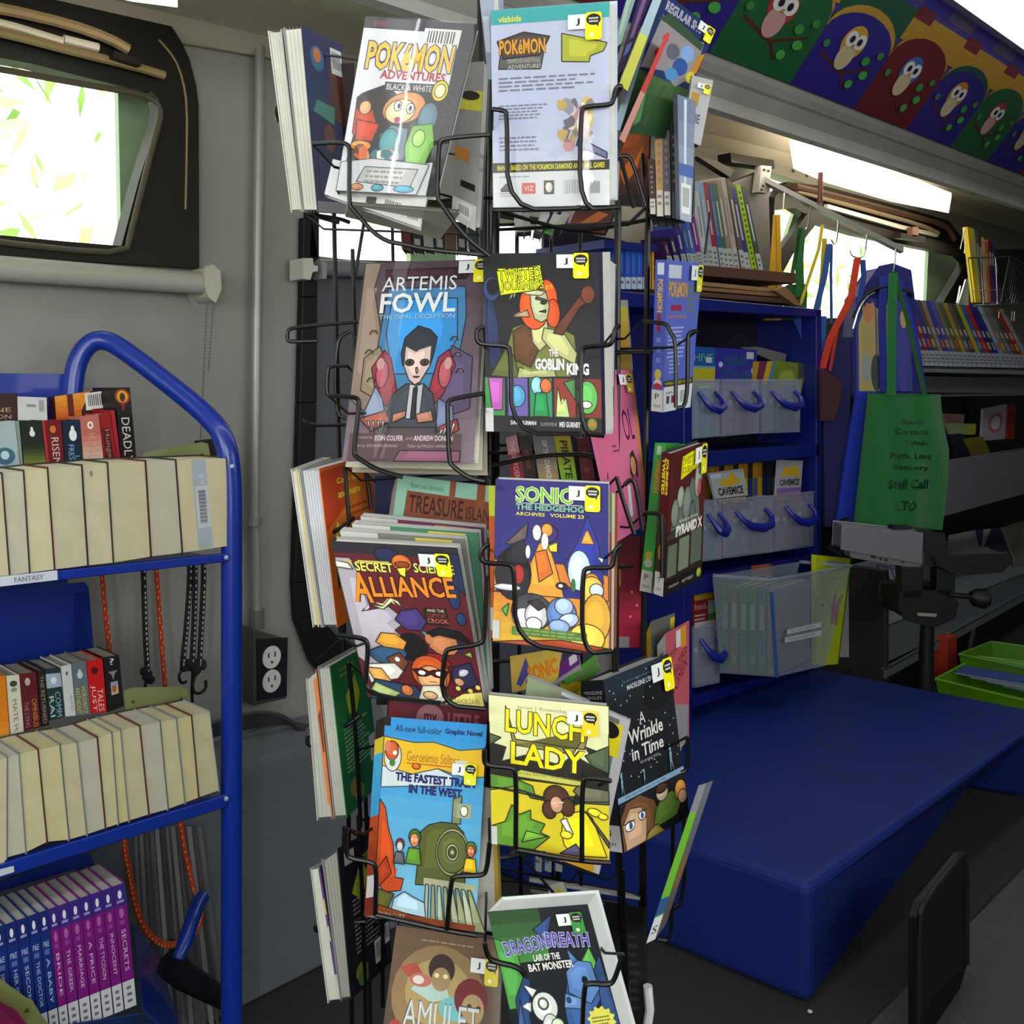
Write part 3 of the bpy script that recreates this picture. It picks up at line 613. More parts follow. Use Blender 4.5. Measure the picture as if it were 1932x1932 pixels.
spine((216,731),(245,731),(258,872),(229,874), yb1, .1, 'black paperback spine reading DEADLY with a fiery picture on top, last in the upper row', '#120c0e', [('e',.45,.88,.5,.10,'#8f3210'),('e',.45,.88,.36,.08,'#d89828'),('e',.45,.87,.18,.06,'#40200c'),('p',[(.3,.8),(.6,.8),(.45,.68)],'#8f2410'),('t','DEADLY',.25,.0,.52,.6,'#cfc4c0',-90)], g)
g = 'spines in the back row of the lower cart shelf'
def S2(a, b, y0, y1, z0, z1, lab, col, its): spine((a,y0),(b,y1),(b+9,z1),(a+9,z0), yb1, .1, lab, col, its, g)
S2(-30, 10, 1275, 1275, 1400, 1398, 'orange paperback spine at the left end of the lower cart row', '#e08018', [('t','S',.3,.6,.4,.15,'#f4d8a8'),('g',0,0,1,.4,'#f0a030','#e08018',4)])
S2(12, 36, 1275, 1273, 1395, 1380, 'cream paperback spine with a green emblem beside the orange one', '#d9d4c2', [('e',.5,.86,.3,.05,'#3c4a34'),('e',.5,.76,.25,.04,'#9aa088'),('t','MATE H',.3,.1,.35,.5,'#8a6a58',-90)])
S2(36, 68, 1272, 1268, 1380, 1372, 'maroon paperback spine reading OMNIBUS with gold and pink lettering', '#5e1c26', [('e',.45,.85,.16,.07,'#c8a8a8'),('t','OMNIBUS',.6,.03,.28,.5,'#c88a38',-90),('t','THE LYING',.15,.05,.25,.45,'#a87880',-90)])
S2(70, 84, 1265, 1264, 1372, 1368, 'thin black paperback spine with grey lettering, lower cart row', '#26201f', [('t','THE RETURNED',.25,.05,.5,.85,'#a09080',-90)])
S2(85, 113, 1262, 1260, 1360, 1352, 'dark paperback spine with a light blue block and pale RAI COMM lettering', '#26363c', [('r',0,.62,1,.9,'#a4b4cc'),('e',.5,.76,.2,.07,'#dfe6f0'),('t','RAI',.1,.06,.3,.4,'#b8d0d0',-90),('t','COMM',.5,.03,.35,.5,'#8fc0c0',-90)])
S2(115, 134, 1257, 1253, 1352, 1350, 'white paperback spine between the dark and grey-blue ones', '#cfd2d2', [('e',.5,.84,.12,.04,'#5a5e60'),('t','BLIND',.6,.1,.25,.3,'#80868a',-90)])
S2(135, 162, 1252, 1247, 1350, 1348, 'grey-blue paperback spine with a white bird logo and yellow lettering', '#64707c', [('e',.5,.76,.2,.07,'#c8d2da'),('e',.5,.83,.1,.04,'#c8d2da'),('t','ANTHONY',.08,.03,.32,.5,'#d8c420',-90),('t','HOROWITZ',.5,.03,.32,.5,'#d8c420',-90)])
S2(163, 193, 1247, 1243, 1346, 1344, 'bright red paperback spine with a black bird and white lettering', '#c81c1c', [('e',.45,.80,.22,.07,'#5a0c10'),('t','JUST',.1,.03,.3,.5,'#e8c8c0',-90),('t','TALES',.5,.03,.35,.42,'#e8c8c0',-90)])
S2(195, 225, 1240, 1236, 1344, 1332, 'black paperback spine with a white question mark and a small picture, end of lower row', '#1e1a1e', [('t','?',.35,.84,.3,.12,'#cfcccc'),('p',[(.2,.72),(.8,.72),(.6,.66),(.5,.55),(.4,.66)],'#8a8684'),('r',.3,.28,.75,.52,'#c8a890'),('e',.5,.40,.14,.08,'#a8603c'),('r',.3,.45,.75,.52,'#8aa0c8')])
for px, w_, cx in ((0,0,0),):
    for (a, b, c, d, lab) in (((272,858),(392,838),(397,866),(272,876),'olive metal bookend standing behind the upper row of paperbacks'),((236,1305),(352,1300),(362,1345),(240,1350),'olive metal bookend standing behind the lower row of paperbacks'),((-40,1835),(60,1888),(78,1918),(-40,1960),'olive metal bookend lying tilted at the bottom left of the cart')):
        mb = MB(); y = 1.835 if c[1] < 1500 else 1.66
        q = yq([a, (a[0]+14, a[1]-6), (b[0]-10, b[1]-3), b, c, d], y)
        mb.prism(q, (0, .004, 0), '#7f8452'); q2 = q[4]+Vector((0,-.06,0)); mb.slab([q[4], q[5], q[5]+Vector((0,-.05,0)), q2], (0,0,.003), '#7f8452')
        ho = MB(); 
        for f in (.12, .9): ho.ball(q[0].lerp(q[3], f)+Vector((0,-.001,-.02)), .0035, '#4a4020', 4)
        r = thing('bookend', lab, 'bookend', (q[4]+q[5])/2, 'olive metal bookends on the cart')
        mb.build('plate', 'plastic', r, bevel=.001); ho.build('hole', 'rubber', r)
T(MB().slab(yq([(376,832),(408,828),(414,858),(396,864),(394,850),(376,848)], 1.86), (0,.02,0), '#16141a'), 'cord_clip', 'rubber', 'small black plastic clip behind the cart post above the upper row', 'clip')
# bottom shelf: blue and purple series with white labels
g = 'matching series spines on the bottom cart shelf'
xt = [-96,-70,-44,-18,9,31,52,72,91,109,130,151,171,192,212,236]
for i in range(15):
    a, b = xt[i], xt[i+1]; f = lambda x: 1748-(x)*(1748-1665)/236.; gq = lambda x: 1990-(x-20)*(1990-1896)/238.
    ab, bb = a+24, b+22; blue = i < 8
    body = '#17307c' if blue else '#7c1a7c'
    its = [('r',0,0,1,1,body), ('r',0,.83,1,1,'#3c2a84' if not blue else '#1a2a70'), ('r',0,0,1,.22,'#cfd2d8'), ('n',.3,.03,.75,.19,3,'#3a3a48'), ('e',.5,.92,.16,.035,'#e8e8f0'), ('r',.22,.855,.78,.875,'#9c98c8')]
    if blue: its += [('t','P&E',.2,.72,.6,.045,'#b8c4e8'), ('r',.25,.66,.75,.70,'#5a6cb0'), ('t',['MY DAUGHTER','THE SECRET','FALLING FOR','HIS RUNAWAY','HER ISLAND','SECOND','THE DOCTOR','A BABY'][i],.35,.27,.35,.36,'#b8c4e8',-90)]
    else: its += [('e',.5,.77,.2,.04,'#b060a8'), ('r',.3,.68,.7,.715,'#9a409a'), ('t',['BRIDE','THE GREEK','MARRIAGE','A PRICE','THE TYCOON','INNOCENT','SECRETS','ROYAL'][i-8],.35,.30,.35,.34,'#d8b8d8',-90)]
    spine((a,f(a)),(b-.6,f(b)),(bb-.6,gq(bb)),(ab,gq(ab)), YC-.01, .11, f"{'navy blue' if blue else 'purple'} series paperback, white foot label, bottom cart shelf, {['first','second','third','fourth','fifth','sixth','seventh','eighth','ninth','tenth','eleventh','twelfth','thirteenth','fourteenth','fifteenth'][14-i]} from the right", body, its, g, pages='#a8a59c')
book('paperback_book', 'purple-red paperback lying forward under the tilted bookend, bottom left corner', [PY(-60,1860,1.62),PY(30,1905,1.62),PY(78,1965,1.60),PY(-60,1990,1.60)], (0,.012,-.004), 'cover', cols=('#6a1440','#5a1038','#5a1038'), items=[('r',.1,.1,.6,.3,'#c8c8c8')])
# ---- cords hanging behind the cart
def cord(name, pts, y, r, c, lab, cat, m='rope', fleck=None, tip=None, k=2, group=None):
    root = thing(name, lab, cat, PY(*pts[-1], y), group); path = rnd_path(yq(pts, y), k)
    MB().tube(path, r, c, 8).build('cord', m, root, smooth=True)
    if fleck:
        mb = MB(); L = 0
        for a, b in zip(path[:-1], path[1:]):
            n = max(1, int((b-a).length/.010))
            for i in range(n):
                p = a.lerp(b, (i+.5)/n); t = (b-a).normalized(); s = Vector((0,-1,0)); o = Vector((r*.45*(1 if i % 2 else -1) if fleck[1] else 0, -r*.88, 0))
                mb.box(p+o-Vector((r*.22,.0008,.0028)), p+o+Vector((r*.22,.0008,.0028)), fleck[0])
        mb.build('fleck', 'rope', root)
    if tip: tip(root)
    return root
def hook(pts, y, r): 
    return lambda root: MB().tube(rnd_path(yq(pts, y), 2), r, '#141214', 8).build('hook', 'rubber', root)
cord('rope', [(191,1060),(193,1100),(200,1170),(208,1240)], 2.03, .0052, '#c23a1c', 'orange-red rope hanging straight behind the cart, left one', 'rope', fleck=('#e8a040', 1))
cord('rope', [(292,1050),(296,1085),(302,1180),(312,1302)], 2.03, .0052, '#c23a1c', 'orange-red rope hanging straight behind the cart, between the black bungees', 'rope', fleck=('#e8a040', 1))
def knot(px, py, y, s=.012):
    def f(root):
        mb = MB(); rg = random.Random(int(px))
        for i in range(4): mb.ball(PY(px+rg.uniform(-9,9), py+rg.uniform(-9,9), y), s*.8, '#16121a', 6)
        mb.build('knot', 'rope', root, smooth=True)
    return f
def kh(px, py, y, pts):
    def f(root): knot(px, py, y)(root); hook(pts, y, .0035)(root)
    return f
cord('bungee_cord', [(270,1060),(272,1120),(274,1200),(279,1275)], 2.02, .0062, '#1c1720', 'single black bungee cord with white flecks and a knotted end', 'bungee cord', fleck=('#cfcac4', 0), tip=kh(277,1275,2.02,[(276,1285),(273,1300)]))
for i, (a, b, c, lab) in enumerate([(358,352,344,'left'),(368,366,362,'middle'),(384,380,376,'right')]):
    cord('bungee_cord', [(a,1055),(a,1100),(b,1180),(c,1255)], 2.02-.008*i, .0062, '#1c1720', f'black bungee cord with white flecks, {lab} one of the hanging bundle of three', 'bungee cord', group='bundle of black bungee cords', fleck=('#cfcac4', 0),
         tip=kh(c+2,1258,2.02-.008*i,[[(345,1262),(336,1275),(342,1290),(352,1286)],[(364,1262),(362,1300),(363,1325)],[(374,1262),(362,1290),(366,1308),(380,1308),(389,1298),(388,1284)]][i]))
cord('rope', [(234,1575),(236,1610),(245,1650),(249,1680),(260,1725),(282,1765),(305,1782),(330,1783),(356,1774),(374,1750),(380,1722)], 1.94, .0068, '#c4401c', 'orange-red rope hanging in a loop around the blue lever of the cart', 'rope', fleck=('#e8a040', 1))
cord('rope', [(338,1540),(346,1590),(358,1650),(366,1682)], 1.94, .0056, '#c23a1c', 'short orange-red rope running down to the blue lever', 'rope', fleck=('#e8a040', 1))
# creased clear plastic sheet hanging by the wall
mb = MB(); rg = random.Random(3)
for i in range(13):
    a = 252+i*10; b = a+rg.uniform(5,9); s = 20+i*3
    q = [PY(a,1560,1.952+.004*(i%2)), PY(b,1560,1.95), PY(b+s,1932+60,1.95), PY(a+s,1932+60,1.952+.004*(i%2))]
    mb.slab(q, (0,.0015,0), ['#67676a','#7d7e80','#545558'][i % 3])
T(mb, 'plastic_sheet', 'plastic', 'grey creased plastic strips hanging against the wall behind the rope loop', 'plastic sheet')
# ================================================================ WIRE BOOK RACK (centre)
RC = Vector((.955, .955, 0))                    # axis of the rack
rack = thing('book_rack', 'tall black wire revolving rack crowded with comic books in the middle', 'book rack', RC)
wr = .0027
def wire(pts, r=wr, nm='pocket_wire', k=2):      # points: px, py, depth
    return MB().tube([P(*p) for p in pts], r, '#060607', 8, k).build(nm, 'wire', rack, smooth=True)
def wd(pts, d): return [(a, b, d) for a, b in pts]
pole = MB().tube([RC+Vector((0,0,.05)), RC+Vector((0,0,2.02))], .016, '#0a0a0b', 14).build('pole', 'wire', rack, smooth=True)
mb = MB()
for i in range(4):
    a = math.pi/2*i+.3; mb.tube([RC+Vector((0,0,.09)), RC+Vector((.16*math.cos(a),.16*math.sin(a),.05)), RC+Vector((.30*math.cos(a),.30*math.sin(a),.016))], .014, '#0a0a0b', 10, 1)
mb.build('base', 'wire', rack, smooth=True)
# upright wires of the four frames
for pts, r in (([(926,-30,1.27),(924,480,1.27),(922,1200,1.25),(915,2000,1.24)],.0036), ([(905,470,1.30),(902,1250,1.28),(915,2000,1.27)],.0028),
               ([(1166,380,1.24),(1163,820,1.23),(1160,1500,1.22),(1190,2000,1.22)],.0045), ([(1222,400,1.33),(1218,900,1.31),(1212,1400,1.3),(1218,2000,1.3)],.004),
               ([(630,400,1.36),(640,900,1.34),(655,1400,1.34),(665,2000,1.33)],.0032), ([(665,470,1.33),(676,900,1.32),(688,1400,1.32),(700,2000,1.32)],.0028),
               ([(975,400,1.42),(978,1000,1.42),(985,2000,1.4)],.003), ([(1040,400,1.46),(1042,1700,1.44),(1045,2000,1.44)],.003), ([(1095,400,1.44),(1096,1800,1.42)],.003),
               ([(740,420,1.5),(742,520,1.5)],.0026), ([(690,400,1.46),(670,520,1.46)],.0026), ([(1290,1540,1.38),(1292,1700,1.38),(1260,1722,1.38),(1252,1722,1.4)],.0028), ([(1340,400,1.40),(1330,480,1.4)],.002)):
    wire(pts, r, 'upright_wire', 1)
# level rings that carry the pockets
for z, rr in ((1.655,.10),(1.325,.10),(1.055,.10),(.80,.10),(.56,.10)):
    MB().tube([RC+Vector((rr*math.cos(t*math.pi/12+.5), rr*math.sin(t*math.pi/12+.5), z)) for t in range(25)], .0026, '#060607', 6).build('ring_wire', 'wire', rack, smooth=True)
D1 = 1.075
PW = [
 ([(590,271),(640,268),(656,272),(660,283),(658,383),(666,396),(716,452),(765,462),(815,472),(925,482)], 1.09), ([(925,254),(880,257),(835,262),(828,270),(824,372),(832,384),(873,443),(925,484)], 1.075),
 ([(929,206),(950,208),(957,214),(957,396),(1093,394),(1094,388)], 1.035), ([(1174,163),(1162,163),(1157,192),(1150,198),(1104,201),(1096,208),(1093,395),(1160,391)], 1.035), ([(931,396),(1020,396),(1170,390)], 1.045), ([(931,393),(980,410),(1090,440),(1220,415)], 1.3),
 ([(673,607),(560,617),(542,622),(542,642),(550,645),(600,643)], 1.25), ([(620,747),(660,748),(676,752),(678,765),(667,854),(672,862),(710,886),(760,900)], 1.06), ([(913,742),(855,752),(845,757),(844,770),(847,868),(852,878),(884,902),(915,908)], 1.055),
 ([(655,690),(622,690),(618,700),(616,742),(625,749)], 1.2), ([(660,625),(634,640),(632,780),(655,790)], 1.3), ([(660,800),(610,803),(578,800),(574,790)], 1.3),
 ([(913,616),(902,619),(899,626),(899,642),(908,650),(955,652),(964,660),(965,818),(1095,818)], 1.05), ([(1169,613),(1160,621),(1156,645),(1148,652),(1105,654),(1096,661),(1095,818),(1140,822)], 1.05),
 ([(637,1198),(685,1204),(695,1213),(692,1260),(688,1312),(832,1327)], 1.05), ([(922,1026),(910,1035),(905,1052),(915,1063),(960,1064),(971,1074),(972,1213),(1097,1232)], 1.03), ([(918,1100),(915,1200),(908,1216),(850,1223),(838,1230),(832,1330),(916,1338)], 1.045),
 ([(1172,1028),(1160,1037),(1157,1066),(1148,1072),(1108,1071),(1099,1080),(1098,1234),(1155,1228)], 1.03),
 ([(653,1562),(653,1612),(662,1620),(700,1626),(711,1635),(708,1726)], 1.06), ([(924,1590),(918,1645),(908,1652),(862,1652),(851,1658),(843,1754)], 1.05), ([(708,1726),(843,1756),(900,1765)], 1.06),
 ([(914,1415),(913,1438),(922,1445),(966,1448),(974,1456),(973,1602)], 1.015), ([(1153,1473),(1108,1467),(1098,1472),(1098,1624)], 1.015), ([(973,1603),(1098,1625),(1152,1628)], 1.02),
 ([(914,1780),(920,1806),(935,1815),(978,1824),(990,1840)], 1.01), ([(1175,1800),(1160,1848),(1150,1858),(1110,1854),(1102,1862),(1098,1960)], .985),
 ([(1220,388),(1224,405),(1232,413),(1292,419),(1304,412),(1308,400),(1307,280),(1303,275),(1316,274)], 1.28), ([(1170,296),(1176,293),(1192,298),(1218,390)], 1.22), ([(1170,296),(1196,392)], 1.22), ([(1217,395),(1212,290)], 1.3),
 ([(1211,607),(1250,609),(1260,614),(1266,630),(1275,640),(1275,769)], 1.19), ([(1316,624),(1300,627),(1297,640),(1297,766),(1275,770)], 1.2), ([(1150,664),(1240,664)], 1.3), ([(1160,665),(1228,664)], 1.22),
 ([(930,878),(1010,860),(1100,856),(1128,864),(1144,890),(1144,905)], 1.19), ([(1163,900),(1180,960),(1197,1008)], 1.17), ([(1178,915),(1190,903),(1200,915),(1212,1000)], 1.17), ([(1100,1072),(1195,1068)], 1.2),
 ([(1218,968),(1243,969),(1250,975),(1249,1090)], 1.2), ([(525,228),(520,215),(524,200),(534,195),(600,190)], 1.24), ([(537,62),(550,180),(574,402),(640,420)], 1.23), ([(575,403),(640,412),(660,420)], 1.3),
 ([(565,1010),(618,1009),(645,996),(668,975)], 1.2), ([(651,878),(654,930),(659,985),(650,1000)], 1.2), ([(690,890),(700,960)], 1.26), ([(638,1060),(637,1195),(662,1204)], 1.2), ([(580,1405),(579,1390),(586,1384),(628,1382),(650,1372),(680,1350)], 1.2),
 ([(657,1250),(668,1340),(678,1500),(680,1560)], 1.2), ([(597,1757),(594,1748),(600,1744),(650,1741),(690,1738)], 1.19), ([(650,1560),(648,1605),(660,1616),(700,1622)], 1.22), ([(676,1540),(686,1740),(690,1932),(690,2000)], 1.2), ([(722,1700),(722,1900)], 1.25),
 ([(1095,1640),(1098,1700)], 1.3), ([(1055,1640),(1053,1700)], 1.34), ([(1175,1640),(1178,1800),(1180,1932)], 1.22), ([(1270,1540),(1268,1700),(1266,1775),(1240,1772)], 1.3), ([(1210,1560),(1208,1760),(1215,1990)], 1.3),
 ([(1297,1390),(1299,1452),(1285,1458)], 1.2)]
for pts, d in PW:
    p0 = P(pts[0][0], pts[0][1], d); c0_ = Vector((RC.x, RC.y, p0.z-.02)); dr_ = (p0-c0_); dr_.z = 0
    q0 = c0_+dr_.normalized()*.014
    w3 = [Vector(P(a, b, d)) for a, b in pts]; full = [q0, c0_+dr_*.85]+w3
    MB().tube(rnd_path(w3, 2), wr, '#060607', 8).tube([q0, c0_+dr_*.9, p0], .0016, '#060607', 6).build('pocket_wire', 'wire', rack, smooth=True)
MB().tube([P(1222,1860,1.25), P(1226,1905,1.25), P(1218,1960,1.25)], .006, '#cfcfcc', 8).build('paper_tag', 'paper', rack)
# ---------------------------------------------------------------- comic books, front columns
def cq(tl, tr, br, bl, d, prior=(1.02, 1.02, 1), reg=.12): return quad3([tl, tr, br, bl], d, prior, reg)
G1 = 'comic books in the front pockets of the wire rack'
def cb(label, px4, d, bk, cols, items, prior=(1.02,1.02,1), side='L', m='printed', st=None, left=(), right=(), group=G1, pages='#cfcdc4', reg=.12, mode='cover', pageart=(), extra=None):
    q = cq(*px4, d, prior, reg)
    return book('comic_book', label, q, bk_vec(q[0], *bk), mode, side, cols, pages, items, left, right, m, group, st, extra=extra, pageart=pageart)
def patch(u0, v0, u1, v1, n, sz, cols, seed): return ('s', u0, v0, u1, v1, n, sz, cols, seed)
# -- upper left: black-topped comic with a generic busy group drawing
POK = lambda u, v, w_, h_: title('POKéMON', u, v, w_, h_, '#e8b820', '#1d2470', 0, .05, .03)
cb('white comic with yellow outlined title and red subtitle leaning in the top left pocket', [(690,32),(902,46),(823,370),(634,360)], 1.12, (4,14,.02), ('#d4d6da','#1a1a22','#dddddd'),
   [('r',0,.94,1,1,'#17182a'),('r',.08,.95,.22,.985,'#5a2a3a'),('p',[(.9,.0),(1,0),(1,1),(.86,1)],'#15141c'),('p',[(.05,.18),(.5,.15),(.9,.2),(.9,.6),(.55,.62),(.45,.55),(.3,.63),(.12,.58)],'#1c1a1e'),
    ('b',.54,.855,.87,.96)]+POK(.07,.71,.78,.16)+[('t','ADVENTURES',.22,.66,.6,.05,'#a81824',0,.03),('r',.28,.595,.74,.645,'#2e2c30'),('t','BLACK & WHITE',.3,.6,.42,.035,'#d8d8d8'),
    ('e',.80,.61,.075,.06,'#e0c81c'),('e',.80,.61,.05,.04,'#e8e4b0'),
    ('p',[(.05,.55),(.2,.5),(.3,.36),(.22,.28),(.06,.34)],'#b83418'),('e',.14,.52,.09,.06,'#2a1812'),('e',.14,.49,.055,.04,'#d8a070'),('p',[(.08,.42),(.30,.40),(.26,.30),(.1,.3)],'#c23c1c'),('e',.16,.27,.1,.03,'#e0902c'),
    ('e',.50,.50,.2,.09,'#d88a4c',20),('e',.47,.48,.14,.07,'#e4c89a',20),('e',.44,.51,.035,.03,'#f0f0ee'),('e',.56,.50,.035,.03,'#f0f0ee'),('e',.45,.51,.015,.016,'#28304c'),('e',.56,.50,.015,.016,'#28304c'),('e',.46,.43,.03,.018,'#b02a60'),
    ('p',[(.32,.34),(.42,.4),(.58,.38),(.6,.2),(.36,.18)],'#6a7c8c'),('e',.42,.3,.09,.08,'#4c8e98'),('e',.74,.45,.09,.09,'#5a7888'),('p',[(.62,.4),(.8,.42),(.86,.3),(.78,.1),(.64,.14),(.58,.28)],'#78b43c'),('e',.7,.33,.06,.05,'#a4d868'),
    patch(.04,.16,.6,.3,9,.07,['#c8a060','#d86430','#3a7080','#e8e0d0','#7a4a30','#b8b8b8'],4),('p',[(0,0),(.8,.0),(.86,.18),(.3,.2),(0,.17)],'#c9cbd0'),('p',[(.18,.06),(.72,.04),(.76,.15),(.24,.15)],'#b4b2b0'),('n',.26,.05,.7,.14,3,'#8a8890'),('e',.2,.03,.06,.02,'#c88050'),('e',.4,.03,.06,.02,'#3f94a8'),('e',.66,.03,.1,.02,'#5aa8c8')],
   m='gloss', extra=jacket(.007))
cb('upside white comic back with barcode sagging out of the top left pocket', [(628,300),(812,345),(793,430),(612,366)], 1.15, (3,7,.012), ('#d6d6d4','#cfcfcf','#cccccc'), [('r',.42,.15,.52,.34,'#55504c'),('b',.58,.05,.80,.42),('b',.83,.04,.98,.40),('r',.2,.4,.34,.45,'#b05050')], (1,1,1))
cb('cream comic drooping below the top left pocket with its grey underside showing', [(655,380),(868,395),(830,446),(650,403)], 1.19, (2,7,.012), ('#a8a494','#c0bcae','#9c988c'), [('r',.1,.2,.6,.5,'#b8a870')], (1,1,1))
cb('grey-backed comic leaning behind the white one, with a yellow sticker near its top', [(868,118),(914,116),(897,436),(852,410)], 1.19, (12,4,.02), ('#8e8e8a','#b8b8b4','#777777'), [('r',0,.70,1,.82,'#c8c43a'),('e',.5,.79,.4,.03,'#1c1a14'),('r',0,.38,.6,.46,'#b87a30'),('r',0,.0,1,.14,'#c9c9c6'),('r',.3,.22,.9,.26,'#16161a'),('b',.2,.04,.8,.12)], (1,1,1))
# -- upper right: pale back cover
cb('pale lavender comic back cover with a teal top band, top right front pocket', [(926,20),(1150,3),(1150,387),(931,392)], 1.06, (20,-2,.025), ('#b4b8d0','#a8acc0','#b4b8d0'),
   [('r',0,.925,1,1,'#3a9c9c'),('t','vizkids',.06,.935,.2,.03,'#d8c832',0,.03),('p',[(.06,.70),(.09,.82),(.25,.86),(.46,.81),(.42,.69)],'#5e5a58'),('p',[(.05,.84),(.1,.75),(.42,.76),(.5,.85),(.28,.88)],'#4a3c38')]+title('POKéMON',.07,.77,.39,.075,'#d89a2a','#6a4428')+
   [('t','DIAMOND AND PEARL',.14,.725,.28,.022,'#a8a8a0'),('t','ADVENTURE!',.14,.695,.28,.022,'#b8b8ac'),('p',[(.60,.86),(.98,.80),(.95,.76),(.84,.74),(.83,.71),(.60,.72)],'#a4a638'),('n',.06,.58,.92,.66,4,'#76788c'),('n',.06,.44,.48,.52,5,'#76788c'),('n',.06,.28,.42,.36,4,'#76788c'),
    patch(.52,.26,.92,.56,34,.06,['#b89a5c','#c8b070','#a85c68','#8c7c6c','#d0c8b8','#6c6470','#c08a88','#8e8c9c'],7),('p',[(.74,.34),(.98,.26),(.98,.23),(.72,.30)],'#646684'),('g',.55,.2,.75,.27,'#c4c6d4','#b8bcd0',4),
    ('r',0,.175,1,.225,'#26261c'),('t','MANGA BASED ON THE POKéMON DIAMOND AND PEARL GAMES',.04,.185,.92,.028,'#c8c020',0,.03),('r',0,0,1,.175,'#cbcccf'),('n',.06,.145,.38,.16,1,'#8a8a8a'),('p',[(.07,.09),(.12,.12),(.17,.09),(.17,.08),(.07,.08)],'#4a4a4c'),('n',.06,.05,.18,.075,2,'#8a8a8a'),
    ('r',.25,.065,.37,.12,'#c4625c'),('t','VIZ',.27,.08,.08,.025,'#e8d0cc'),('r',.44,.06,.53,.13,'#5a544c'),('e',.485,.095,.035,.028,'#c4c0b8'),('r',.60,.06,.66,.13,'#c4c4c4')]+[('r',.62+.012*j,.06,.62+.012*j+(.006 if j%2 else .003),.13,'#8a8a8a') for j in range(15)]+[('r',.84+.012*j,.06,.84+.012*j+.006,.12,'#707070') for j in range(7)],
   (1.0,1.0,1), m='gloss', st=(.655,.94,.145), extra=jacket(.004))
cb('clear-covered comic edge sticking up behind the pale lavender back cover', [(903,-20),(930,-20),(934,150),(921,150)], 1.10, (20,0,.02), ('#8e98a8','#9aa4b4','#80889a'), [('r',.1,.3,.6,.7,'#b8c0cc'),('r',0,.9,1,1,'#b8c8e0')], (1,1,1))
